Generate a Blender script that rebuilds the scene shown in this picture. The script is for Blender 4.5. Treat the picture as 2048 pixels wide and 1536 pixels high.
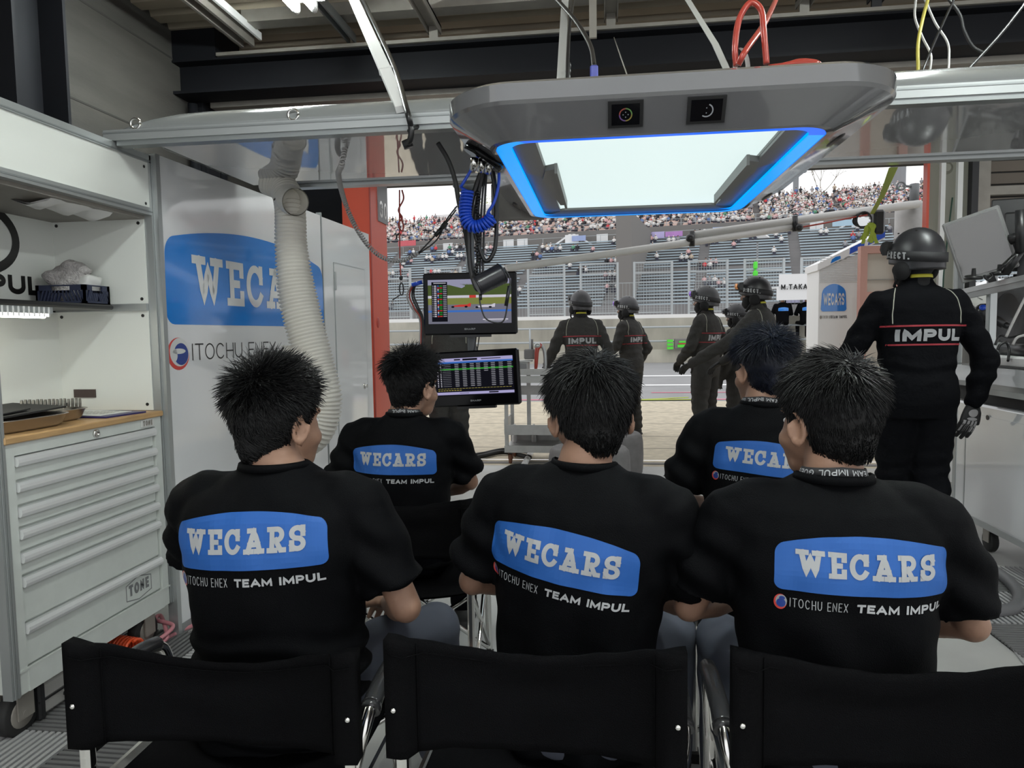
import bpy, math, random
import numpy as np
from mathutils import Vector, Matrix, noise
from mathutils.bvhtree import BVHTree

for _o in list(bpy.data.objects):
    bpy.data.objects.remove(_o)
random.seed(7)
rng = np.random.default_rng(7)
SC = bpy.context.scene
COL = SC.collection

# ------------------------------------------------------------------ camera
FPX, VPX, VPY, EYE, ROLL = 1420.0, 1205.0, 665.0, 1.30, 0.006
_y = np.array([(VPX - 1024) / FPX, -(VPY - 768) / FPX, -1.0]); _y /= np.linalg.norm(_y)
_z = np.array([-ROLL, 1.0, 0.0]); _z = _z - (_z @ _y) * _y; _z /= np.linalg.norm(_z)
_x = np.cross(_y, _z)
CAMR = np.array([_x, _y, _z])
cam_data = bpy.data.cameras.new('camera')
cam_data.sensor_fit = 'HORIZONTAL'
cam_data.sensor_width = 36.0
cam_data.lens = FPX / 2048.0 * 36.0
cam_data.clip_start = 0.05
cam_data.clip_end = 600
cam = bpy.data.objects.new('camera', cam_data)
COL.objects.link(cam)
_m = Matrix([list(CAMR[0]) + [0], list(CAMR[1]) + [0], list(CAMR[2]) + [EYE], [0, 0, 0, 1]])
cam.matrix_world = _m
SC.camera = cam

def _ray(px, py):
    return CAMR @ np.array([(px - 1024) / FPX, -(py - 768) / FPX, -1.0])
def PY(px, py, Y):
    d = _ray(px, py); t = Y / d[1]; return np.array([0, 0, EYE]) + t * d
def PX(px, py, X):
    d = _ray(px, py); t = X / d[0]; return np.array([0, 0, EYE]) + t * d
def PZ(px, py, Z):
    d = _ray(px, py); t = (Z - EYE) / d[2]; return np.array([0, 0, EYE]) + t * d

# ------------------------------------------------------------------ sky, exposure
world = bpy.data.worlds.new('world')
SC.world = world
world.use_nodes = True
nt = world.node_tree
bg = nt.nodes['Background']
tc = nt.nodes.new('ShaderNodeTexCoord')
nz = nt.nodes.new('ShaderNodeTexNoise'); nz.inputs['Scale'].default_value = 2.2; nz.inputs['Detail'].default_value = 5
cr = nt.nodes.new('ShaderNodeValToRGB')
cr.color_ramp.elements[0].position = 0.35; cr.color_ramp.elements[0].color = (0.82, 0.85, 0.89, 1)
cr.color_ramp.elements[1].position = 0.62; cr.color_ramp.elements[1].color = (1.0, 1.0, 1.0, 1)
nt.links.new(tc.outputs['Generated'], nz.inputs['Vector'])
nt.links.new(nz.outputs['Fac'], cr.inputs['Fac'])
nt.links.new(cr.outputs['Color'], bg.inputs['Color'])
bg.inputs['Strength'].default_value = 1.08
SC.view_settings.view_transform = 'Standard'
SC.view_settings.look = 'None'
SC.view_settings.exposure = 0.32
SC.view_settings.gamma = 1.0
SC.view_settings.use_curve_mapping = False
try:
    SC.cycles.use_denoising = True
    SC.cycles.max_bounces = 8
    SC.cycles.diffuse_bounces = 5
    SC.cycles.glossy_bounces = 4
    SC.cycles.sample_clamp_indirect = 6.0
except Exception:
    pass

# ------------------------------------------------------------------ materials
MATS = {}
def mat(name, col, rough=0.5, metal=0.0, spec=0.5, bump=0.0, bscale=40.0, var=0.0, vscale=6.0, emit=None, estr=1.0, coat=0.0, stretch=None, alpha=None, sheen=0.0):
    m = bpy.data.materials.new(name); m.use_nodes = True
    n = m.node_tree; b = n.nodes['Principled BSDF']
    b.inputs['Base Color'].default_value = (*col, 1)
    b.inputs['Roughness'].default_value = rough
    b.inputs['Metallic'].default_value = metal
    b.inputs['Specular IOR Level'].default_value = spec
    if coat: b.inputs['Coat Weight'].default_value = coat; b.inputs['Coat Roughness'].default_value = 0.04
    if sheen: b.inputs['Sheen Weight'].default_value = sheen
    if emit is not None:
        b.inputs['Emission Color'].default_value = (*emit, 1)
        b.inputs['Emission Strength'].default_value = estr
    if var or bump:
        t = n.nodes.new('ShaderNodeTexCoord')
        src = t.outputs['Object']
        if stretch:
            mp = n.nodes.new('ShaderNodeMapping'); mp.inputs['Scale'].default_value = stretch
            n.links.new(src, mp.inputs['Vector']); src = mp.outputs['Vector']
    if var:
        q = n.nodes.new('ShaderNodeTexNoise'); q.inputs['Scale'].default_value = vscale; q.inputs['Detail'].default_value = 6
        n.links.new(src, q.inputs['Vector'])
        r = n.nodes.new('ShaderNodeMapRange'); r.inputs['From Min'].default_value = 0.3; r.inputs['From Max'].default_value = 0.7
        r.inputs['To Min'].default_value = 1 - var; r.inputs['To Max'].default_value = 1 + var
        n.links.new(q.outputs['Fac'], r.inputs['Value'])
        mx = n.nodes.new('ShaderNodeMix'); mx.data_type = 'RGBA'; mx.blend_type = 'MULTIPLY'; mx.inputs['Factor'].default_value = 1
        mx.inputs['A'].default_value = (*col, 1)
        n.links.new(r.outputs['Result'], mx.inputs['B'])
        n.links.new(mx.outputs['Result'], b.inputs['Base Color'])
    if bump:
        q = n.nodes.new('ShaderNodeTexNoise'); q.inputs['Scale'].default_value = bscale; q.inputs['Detail'].default_value = 4
        n.links.new(src, q.inputs['Vector'])
        bp = n.nodes.new('ShaderNodeBump'); bp.inputs['Strength'].default_value = bump; bp.inputs['Distance'].default_value = 0.01
        n.links.new(q.outputs['Fac'], bp.inputs['Height']); n.links.new(bp.outputs['Normal'], b.inputs['Normal'])
    MATS[name] = m
    return m

M_floor = mat('floor_concrete', (0.50, 0.50, 0.48), 0.55, var=0.10, vscale=3, bump=0.1, bscale=25)
M_apron = mat('apron_concrete', (0.54, 0.475, 0.36), 0.8, var=0.16, vscale=9, bump=0.25, bscale=30)
M_asph = mat('asphalt', (0.30, 0.30, 0.305), 0.85, var=0.10, vscale=1.2, bump=0.3, bscale=90)
M_line = mat('road_paint', (0.85, 0.85, 0.85), 0.6)
M_pinkline = mat('pink_paint', (0.72, 0.16, 0.25), 0.6)
M_pitwall = mat('pit_wall_concrete', (0.42, 0.40, 0.34), 0.85, var=0.22, vscale=2.0, stretch=(1, 1, 0.35), bump=0.1)
M_alc = mat('wall_panel', (0.055, 0.052, 0.046), 0.8, var=0.40, vscale=2.5, stretch=(1, .3, 2), bump=0.1, bscale=60)
M_steel = mat('dark_steel', (0.010, 0.0105, 0.013), 0.6, spec=0.15)
M_steel2 = mat('dark_steel_grey', (0.03, 0.03, 0.033), 0.6)
M_deck = mat('roof_deck', (0.34, 0.29, 0.22), 0.6, var=0.1, vscale=2)
M_deck_gap = mat('roof_deck_groove', (0.03, 0.028, 0.025), 0.8)
M_zinc = mat('galvanised_steel', (0.30, 0.28, 0.25), 0.5, metal=0.4, var=0.1, vscale=8)
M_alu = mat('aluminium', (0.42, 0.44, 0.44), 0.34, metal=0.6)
M_alu_dark = mat('aluminium_dark_grey', (0.30, 0.32, 0.32), 0.4, metal=0.7)  # darker grey aluminium for grooves, foot rails and small fittings
M_chrome = mat('chrome', (0.72, 0.71, 0.69), 0.16, metal=1.0)
M_white = mat('white_gloss', (0.72, 0.73, 0.74), 0.07, spec=0.6, coat=0.6)
M_white_board = mat('white_board', (0.74, 0.76, 0.72), 0.22, spec=0.5)
M_white_matt = mat('white_matt', (0.78, 0.78, 0.77), 0.5)
M_cart = mat('cart_paint', (0.60, 0.63, 0.60), 0.4, var=0.03, vscale=20)
M_cart_rec = mat('cart_recess', (0.30, 0.31, 0.30), 0.5)
M_wood = mat('wood_top', (0.50, 0.31, 0.14), 0.45, var=0.15, vscale=6, stretch=(8, 1, 8))
M_red = mat('red_pillar_paint', (0.62, 0.085, 0.045), 0.42)
M_red_dark = mat('red_pillar_edge', (0.40, 0.045, 0.03), 0.5)
M_sign_grey = mat('sign_grey', (0.22, 0.22, 0.23), 0.5)
M_shutter = mat('shutter_brown', (0.14, 0.115, 0.092), 0.5)
M_beige = mat('beige_column', (0.27, 0.265, 0.22), 0.6, var=0.12, vscale=4, stretch=(1, 1, .2))
M_grey_gloss = mat('grey_gloss_shell', (0.125, 0.125, 0.13), 0.13, spec=0.55, coat=0.7)
M_grey_gloss2 = mat('grey_bezel', (0.20, 0.198, 0.19), 0.4, spec=0.4)
M_lightpanel = mat('light_panel', (0.3, 0.32, 0.32), 0.4, spec=0.1, emit=(0.80, 0.95, 0.93), estr=0.72)
M_led_view_dim = mat('led_strip_view_dim', (0.0, 0.15, 0.7), 0.3, emit=(0.0, 0.12, 1.0), estr=0.70)
M_led_view_bright = mat('led_strip_view_bright', (0.0, 0.3, 0.8), 0.3, emit=(0.0, 0.32, 0.98), estr=0.74)
M_tube = mat('fluorescent_tube', (0.9, 0.95, 0.95), 0.3, emit=(0.92, 1.0, 0.97), estr=95.0)
M_ledbar = mat('led_bar_tube', (0.9, 0.9, 0.85), 0.3, emit=(1.0, 0.98, 0.84), estr=16.0)
M_black = mat('black_plastic', (0.012, 0.012, 0.013), 0.35)
M_black_matt = mat('black_rubber', (0.014, 0.014, 0.014), 0.7)
M_black_gloss = mat('black_gloss', (0.004, 0.004, 0.005), 0.12, spec=0.15)
M_navy = mat('navy_crate', (0.018, 0.024, 0.055), 0.5)
M_cloth_grey = mat('grey_towel', (0.42, 0.40, 0.39), 0.95, bump=1.0, bscale=120, var=.15, vscale=60)
M_blue = mat('logo_blue', (0.009, 0.092, 0.36), 0.6)
M_blue_panel = mat('panel_logo_blue', (0.015, 0.20, 0.64), 0.09, coat=0.5)
M_print_white = mat('print_white', (0.38, 0.39, 0.40), 0.7)
M_print_dim = mat('print_white_thin', (0.32, 0.33, 0.34), 0.7)
M_print_panel = mat('panel_letter_white', (0.66, 0.67, 0.66), 0.1, coat=0.5)
M_ink = mat('ink_black', (0.012, 0.012, 0.012), 0.3)
M_logo_red = mat('logo_red', (0.60, 0.06, 0.05), 0.3)
M_logo_navy = mat('logo_navy', (0.02, 0.05, 0.25), 0.3)
M_duct = mat('white_duct', (0.62, 0.60, 0.54), 0.5)
M_shirt = mat('black_tshirt', (0.0026, 0.0028, 0.0034), 0.65, spec=0.05, bump=0.25, bscale=500)
M_trouser = mat('dark_trousers', (0.003, 0.003, 0.0045), 0.8, spec=0.05)
M_jeans = mat('grey_trousers', (0.060, 0.066, 0.085), 0.85, spec=0.2)
M_skin = mat('skin', (0.27, 0.155, 0.105), 0.5, spec=0.35, var=0.06, vscale=30)
M_hair = mat('black_hair', (0.0045, 0.0045, 0.005), 0.46, spec=0.28)
M_hair_blue = mat('blue_black_hair', (0.006, 0.008, 0.016), 0.42, spec=0.32)
M_canvas = mat('black_canvas', (0.0026, 0.0026, 0.0031), 0.75, spec=0.05, bump=0.4, bscale=600)
M_armpad = mat('black_arm_pad', (0.03, 0.03, 0.032), 0.22)
M_suit = mat('charcoal_coverall', (0.042, 0.041, 0.039), 0.85, spec=0.2, bump=0.3, bscale=60)
M_suit_dark = mat('black_coverall', (0.0045, 0.0048, 0.006), 0.85, spec=0.06, bump=0.3, bscale=60)
M_helmet = mat('matt_black_helmet', (0.022, 0.022, 0.025), 0.38)
M_helmet_g = mat('matt_grey_helmet', (0.055, 0.055, 0.06), 0.45)
M_bala = mat('black_balaclava', (0.008, 0.008, 0.009), 0.9)
M_strap = mat('goggle_strap', (0.012, 0.012, 0.014), 0.7)
M_redpipe = mat('red_piping', (0.33, 0.018, 0.03), 0.6)
M_pipe_w = mat('grey_piping', (0.45, 0.45, 0.37), 0.6)
M_glove_p = mat('glove_grey_patch', (0.34, 0.33, 0.33), 0.7)
M_yellow = mat('yellow_tape', (0.50, 0.46, 0.04), 0.6)
M_lens_o = mat('orange_lens', (0.75, 0.30, 0.08), 0.1, metal=0.4)
M_lens_p = mat('purple_lens', (0.32, 0.15, 0.75), 0.1, metal=0.5)
M_lens_d = mat('dark_lens', (0.05, 0.05, 0.06), 0.1, metal=0.4)
M_hose_blue = mat('blue_hose', (0.012, 0.07, 0.55), 0.3)
M_hose_red = mat('red_hose', (0.36, 0.045, 0.03), 0.3)
M_hose_orange = mat('orange_hose', (0.70, 0.08, 0.02), 0.35)
M_hose_pink = mat('pink_hose', (0.55, 0.22, 0.25), 0.35)
M_cord_grey = mat('grey_cord', (0.36, 0.35, 0.34), 0.5)
M_lime = mat('lime_strap', (0.36, 0.44, 0.05), 0.7)
M_webbing = mat('grey_webbing', (0.42, 0.42, 0.40), 0.8)
M_tyre = mat('slick_tyre', (0.16, 0.155, 0.155), 0.75, var=0.12, vscale=14)
M_tyre_dk = mat('tyre_dark', (0.045, 0.045, 0.047), 0.7)
M_mat_grey = mat('grey_mat', (0.15, 0.15, 0.15), 0.55)
M_mat_lt = mat('light_mat', (0.42, 0.42, 0.42), 0.55)
M_trolley = mat('trolley_steel', (0.48, 0.48, 0.47), 0.42, metal=0.45, var=.1, vscale=10)
M_rust = mat('rusty_caster', (0.17, 0.07, 0.04), 0.8)
M_pinkframe = mat('pinkish_frame', (0.50, 0.27, 0.22), 0.6)
M_fence = mat('fence_steel', (0.42, 0.45, 0.46), 0.5)
M_stand = mat('stand_concrete', (0.22, 0.215, 0.215), 0.9, var=0.12, vscale=.4)
M_stand_dark = mat('stand_darker_concrete', (0.20, 0.19, 0.18), 0.9)  # slightly darker concrete for facade, pier, joints and small grey parts
M_pole_grey = mat('grey_pole', (0.20, 0.21, 0.22), 0.6)
M_seat_blue = mat('bench_blue', (0.46, 0.56, 0.62), 0.6)
M_seat_pink = mat('seat_pink', (0.74, 0.55, 0.48), 0.6)
M_white_out = mat('white_outdoor', (0.80, 0.80, 0.80), 0.5)
M_green = mat('neon_green', (0.10, 0.75, 0.05), 0.5)
M_orange = mat('orange_paint', (0.75, 0.36, 0.02), 0.6)
M_amber_banner = mat('lilac_banner', (0.52, 0.46, 0.74), 0.7)
M_twig = mat('twig', (0.20, 0.17, 0.12), 0.9)
M_leaf = mat('leaf_olive', (0.32, 0.34, 0.10), 0.8)
M_alu_case = mat('aluminium_case', (0.58, 0.57, 0.54), 0.35, metal=0.6)
M_paper = mat('paper', (0.75, 0.76, 0.72), 0.7)
M_tray = mat('steel_tray', (0.50, 0.46, 0.42), 0.32, metal=0.9)
def emis(name, c, s=1.0):
    return mat(name, (0.0, 0.0, 0.0), 0.6, spec=0.02, emit=c, estr=s*.72)
S_sky = emis('screen_sky', (0.30, 0.30, 0.42)); S_hill = emis('screen_hill', (0.07, 0.10, 0.03)); S_grass = emis('screen_grass', (0.20, 0.22, 0.06))
S_road = emis('screen_road', (0.17, 0.17, 0.22)); S_blue = emis('screen_blue', (0.05, 0.16, 0.52)); S_white = emis('screen_white', (0.60, 0.58, 0.66))
S_red = emis('screen_red', (0.55, 0.05, 0.04)); S_black = emis('screen_black', (0.006, 0.006, 0.010)); S_green = emis('screen_green', (0.03, 0.27, 0.03))
S_lilac = emis('screen_lilac', (0.40, 0.37, 0.62)); S_yellow = emis('screen_yellow', (0.5, 0.42, 0.10)); S_dim = emis('screen_text_dim', (0.30, 0.30, 0.34))

# ------------------------------------------------------------------ mesh helpers
class MB:
    """collects vertices and faces (with a material slot each)"""
    def __init__(s): s.v = []; s.f = []; s.mi = []; s.sm = []
    def add(s, vs, fs, mi=0, smooth=False):
        b = len(s.v)
        s.v.extend([tuple(map(float, p)) for p in vs])
        for f in fs:
            s.f.append(tuple(i + b for i in f)); s.mi.append(mi); s.sm.append(smooth)
        return s
    def box(s, lo, hi, mi=0, R=None, c=None):
        x0, y0, z0 = lo; x1, y1, z1 = hi
        vs = [(x0,y0,z0),(x1,y0,z0),(x1,y1,z0),(x0,y1,z0),(x0,y0,z1),(x1,y0,z1),(x1,y1,z1),(x0,y1,z1)]
        if R is not None:
            vs = [tuple(np.array(R) @ (np.array(p)) + np.array(c if c is not None else (0,0,0))) for p in vs]
        return s.add(vs, [(0,3,2,1),(4,5,6,7),(0,1,5,4),(1,2,6,5),(2,3,7,6),(3,0,4,7)], mi)
    def bbox(s, lo, hi, b, mi=0):
        """box with chamfered edges"""
        lo = np.array(lo, float); hi = np.array(hi, float); b = min(b, 0.49 * min(hi - lo))
        vs = []; idx = {}
        for i in (0,1):
            for j in (0,1):
                for k in (0,1):
                    p = np.array([hi[0] if i else lo[0], hi[1] if j else lo[1], hi[2] if k else lo[2]])
                    sg = np.array([1 if i else -1, 1 if j else -1, 1 if k else -1])
                    for a in range(3):
                        q = p - sg * b; q[a] = p[a]
                        idx[(i,j,k,a)] = len(vs); vs.append(q)
        fs = []
        for a in range(3):
            o = [x for x in range(3) if x != a]
            for sd in (0,1):
                def key(u, w):
                    t = [0,0,0]; t[a] = sd; t[o[0]] = u; t[o[1]] = w; return idx[(t[0],t[1],t[2],a)]
                f = [key(0,0), key(1,0), key(1,1), key(0,1)]
                fs.append(tuple(f))
            for u in (0,1):
                for w in (0,1):
                    def k2(e, ax):
                        t = [0,0,0]; t[a] = e; t[o[0]] = u; t[o[1]] = w; return idx[(t[0],t[1],t[2],ax)]
                    fs.append((k2(0,o[0]), k2(1,o[0]), k2(1,o[1]), k2(0,o[1])))
        for i in (0,1):
            for j in (0,1):
                for k in (0,1):
                    fs.append((idx[(i,j,k,0)], idx[(i,j,k,1)], idx[(i,j,k,2)]))
        c = (lo + hi) / 2; out = []
        for f in fs:
            P = [np.array(vs[i]) for i in f]; n = np.cross(P[1]-P[0], P[2]-P[0])
            out.append(f if n @ (sum(P)/len(P) - c) > 0 else f[::-1])
        return s.add(vs, out, mi)
    def tube(s, pts, r, n=8, mi=0, cap=True, smooth=True):
        pts = [np.array(p, float) for p in pts]
        rr = list(r) if hasattr(r, '__len__') else [r] * len(pts)
        T = []
        for i in range(len(pts)):
            t = pts[min(i+1, len(pts)-1)] - pts[max(i-1, 0)]
            T.append(t / (np.linalg.norm(t) + 1e-12))
        ref = np.array([0,0,1.0]) if abs(T[0][2]) < 0.9 else np.array([1.0,0,0])
        u = np.cross(T[0], ref); u /= np.linalg.norm(u)
        vs = []; fs = []
        for i, p in enumerate(pts):
            u = u - (u @ T[i]) * T[i]; u /= np.linalg.norm(u) + 1e-12
            w = np.cross(T[i], u)
            for k in range(n):
                a = 2 * math.pi * k / n
                vs.append(p + rr[i] * (math.cos(a) * u + math.sin(a) * w))
        for i in range(len(pts)-1):
            for k in range(n):
                a, b = i*n+k, i*n+(k+1) % n
                fs.append((a, b, b+n, a+n))
        s.add(vs, fs, mi, smooth)
        if cap:
            b0 = len(s.v) - len(vs)
            s.f.append(tuple(b0+k for k in reversed(range(n)))); s.mi.append(mi); s.sm.append(False)
            e = b0 + (len(pts)-1)*n
            s.f.append(tuple(e+k for k in range(n))); s.mi.append(mi); s.sm.append(False)
        return s
    def cyl(s, p0, p1, r0, r1=None, n=16, mi=0):
        return s.tube([p0, p1], [r0, r0 if r1 is None else r1], n, mi)
    def rings(s, rings, mi=0, cap=True, smooth=True, closed=False):
        n = len(rings[0]); vs = [p for r in rings for p in r]; fs = []
        m = len(rings)
        for i in range(m if closed else m-1):
            for k in range(n):
                a, b = i*n+k, i*n+(k+1) % n
                c, d = ((i+1) % m)*n+(k+1) % n, ((i+1) % m)*n+k
                fs.append((a, b, c, d))
        b0 = len(s.v)
        s.add(vs, fs, mi, smooth)
        if cap and not closed:
            s.f.append(tuple(b0+k for k in reversed(range(n)))); s.mi.append(mi); s.sm.append(False)
            s.f.append(tuple(b0+(m-1)*n+k for k in range(n))); s.mi.append(mi); s.sm.append(False)
        return s
    def lathe(s, prof, c, axis='z', n=24, mi=0, smooth=True, cap=True):
        """prof: (radius, height) pairs"""
        rs = []
        for r, h in prof:
            ring = []
            for k in range(n):
                a = 2*math.pi*k/n; x, y = r*math.cos(a), r*math.sin(a)
                q = (x, y, h) if axis == 'z' else ((h, x, y) if axis == 'x' else (y, h, x))
                ring.append((q[0]+c[0], q[1]+c[1], q[2]+c[2]))
            rs.append(ring)
        return s.rings(rs, mi, cap, smooth)
    def ell(s, c, r, n=16, m=10, mi=0, R=None):
        c = np.array(c, float); rs = []
        for i in range(1, m):
            t = math.pi * i / m; ring = []
            for k in range(n):
                a = 2*math.pi*k/n
                q = np.array([r[0]*math.sin(t)*math.cos(a), r[1]*math.sin(t)*math.sin(a), -r[2]*math.cos(t)])
                ring.append(c + (R @ q if R is not None else q))
            rs.append(ring)
        return s.rings(rs, mi)
    def quad(s, a, b, c, d, mi=0): return s.add([a, b, c, d], [(0,1,2,3)], mi)
    def prism(s, poly, d, mi=0):
        """closed polygon (3D points) pushed along d"""
        n = len(poly); d = np.array(d)
        vs = [np.array(p) for p in poly] + [np.array(p)+d for p in poly]
        fs = [tuple(range(n-1, -1, -1)), tuple(range(n, 2*n))]
        fs += [(i, (i+1) % n, (i+1) % n+n, i+n) for i in range(n)]
        return s.add(vs, fs, mi)
    def capsule(s, p0, p1, r0, r1, n=14):
        s.ell(p0, (r0,)*3, n, 8); s.ell(p1, (r1,)*3, n, 8)
        s.tube([p0, p1], [r0, r1], n); return s
    def chain(s, pts, rr, n=14):
        for p, r in zip(pts, rr): s.ell(p, (r,)*3, n, 8)
        s.tube(pts, rr, n); return s
    def xform(s, R, t=(0,0,0)):
        V = np.array(s.v) @ np.array(R).T + np.array(t); s.v = [tuple(p) for p in V]; return s

def mesh_of(name, mb, mats):
    me = bpy.data.meshes.new(name)
    me.from_pydata(mb.v, [], mb.f)
    if not isinstance(mats, (list, tuple)): mats = [mats]
    for m in mats: me.materials.append(m)
    if mb.f:
        me.polygons.foreach_set('material_index', mb.mi)
        me.polygons.foreach_set('use_smooth', mb.sm)
    me.update()
    return me

def obj(name, mb, mats, parent=None, label=None, local=False):
    """one mesh object; with a parent the vertices stay in world places unless local"""
    me = mb if isinstance(mb, bpy.types.Mesh) else mesh_of(name, mb, mats)
    if isinstance(mb, bpy.types.Mesh) and mats is not None and len(me.materials) == 0:
        for m in (mats if isinstance(mats, (list, tuple)) else [mats]): me.materials.append(m)
    o = bpy.data.objects.new(name, me); COL.objects.link(o)
    if parent is not None:
        o.parent = parent
        if not local:
            r = parent; t = Vector((0,0,0))
            while r is not None: t += r.location if r.parent is None else Vector((0,0,0)); r = r.parent
            if parent.parent is None: o.matrix_parent_inverse = Matrix.Translation(-t)
    if label: o['label'] = label
    return o

def thing(name, label, cat, loc=(0,0,0), rotz=0.0, group=None):
    o = bpy.data.objects.new(name, None); COL.objects.link(o)
    o.empty_display_size = 0.1
    o.location = tuple(map(float, loc)); o.rotation_euler = (0, 0, rotz)
    o['label'] = label; o['category'] = cat
    if group: o['group'] = group
    return o

def tag(o, label, cat, group=None, kind=None):
    o['label'] = label; o['category'] = cat
    if group: o['group'] = group
    if kind: o['kind'] = kind
    return o

def struct(name, mb, mats, label=None, cat=None, parent=None):
    o = obj(name, mb, mats, parent)
    o['kind'] = 'structure'
    if label: o['label'] = label
    if cat: o['category'] = cat
    return o

def dup(root, loc, rotz=None, label=None, group=None):
    r = root.copy(); COL.objects.link(r); r.location = loc
    if rotz is not None: r.rotation_euler = (0, 0, rotz)
    if label: r['label'] = label
    if group: r['group'] = group
    for ch in list(root.children):
        c = ch.copy(); COL.objects.link(c); c.parent = r; c.matrix_parent_inverse = ch.matrix_parent_inverse.copy()
        for g in list(ch.children):
            d = g.copy(); COL.objects.link(d); d.parent = c; d.matrix_parent_inverse = g.matrix_parent_inverse.copy()
    return r

def Rx(a): c, s = math.cos(a), math.sin(a); return np.array([[1,0,0],[0,c,-s],[0,s,c]])
def Ry(a): c, s = math.cos(a), math.sin(a); return np.array([[c,0,s],[0,1,0],[-s,0,c]])
def Rz(a): c, s = math.cos(a), math.sin(a); return np.array([[c,-s,0],[s,c,0],[0,0,1]])
D2R = math.pi / 180

def bez(pts, n=16):
    """smooth curve through the points (Catmull-Rom)"""
    P = [np.array(p, float) for p in pts]; P = [2*P[0]-P[1]] + P + [2*P[-1]-P[-2]]; out = []
    for i in range(1, len(P)-2):
        for k in range(n):
            t = k / n
            a, b, c, d = P[i-1], P[i], P[i+1], P[i+2]
            out.append(0.5*((2*b)+(-a+c)*t+(2*a-5*b+4*c-d)*t*t+(-a+3*b-3*c+d)*t**3))
    out.append(P[-2]); return out

def coil(path, rad, turns, n=14):
    """helix around a path of points"""
    path = [np.array(p, float) for p in path]
    seg = [0]
    for i in range(1, len(path)): seg.append(seg[-1] + np.linalg.norm(path[i]-path[i-1]))
    L = seg[-1]; out = []; u = None
    for k in range(int(turns*n)+1):
        s = L * k / (turns*n); i = min(max(np.searchsorted(seg, s)-1, 0), len(path)-2)
        t = (s-seg[i])/(seg[i+1]-seg[i]+1e-9); p = path[i]*(1-t)+path[i+1]*t
        T = path[i+1]-path[i]; T /= np.linalg.norm(T)
        if u is None:
            u = np.cross(T, [0,1,0.3]); u /= np.linalg.norm(u)
        u = u-(u@T)*T; u /= np.linalg.norm(u); w = np.cross(T, u); a = 2*math.pi*k/n
        out.append(p + rad*(math.cos(a)*u+math.sin(a)*w))
    return out

_tmp = bpy.data.scenes.new('work')
def remesh(mb, voxel, smooth=3, factor=0.5):
    me = bpy.data.meshes.new('w'); me.from_pydata(mb.v, [], mb.f); me.update()
    o = bpy.data.objects.new('w', me); _tmp.collection.objects.link(o)
    r = o.modifiers.new('r', 'REMESH'); r.mode = 'VOXEL'; r.voxel_size = voxel; r.use_smooth_shade = True
    if smooth:
        k = o.modifiers.new('s', 'SMOOTH'); k.factor = factor; k.iterations = smooth
    _tmp.view_layers[0].update(); dg = _tmp.view_layers[0].depsgraph
    m2 = bpy.data.meshes.new_from_object(o.evaluated_get(dg))
    bpy.data.objects.remove(o); bpy.data.meshes.remove(me)
    return m2

def mesh_arrays(me):
    V = np.empty(len(me.vertices)*3); me.vertices.foreach_get('co', V); V = V.reshape(-1, 3)
    F = [tuple(p.vertices) for p in me.polygons]
    return V, F

def mesh_normals(me):
    N = np.empty(len(me.vertices)*3); me.vertices.foreach_get('normal', N); return N.reshape(-1, 3)

def set_verts(me, V):
    me.vertices.foreach_set('co', V.ravel()); me.update()

def to_mb(me, mi=0):
    V, F = mesh_arrays(me); b = MB(); b.add(V, F, mi, True); return b

def bvh_of(me):
    V, F = mesh_arrays(me); return BVHTree.FromPolygons([tuple(v) for v in V], F)

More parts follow.
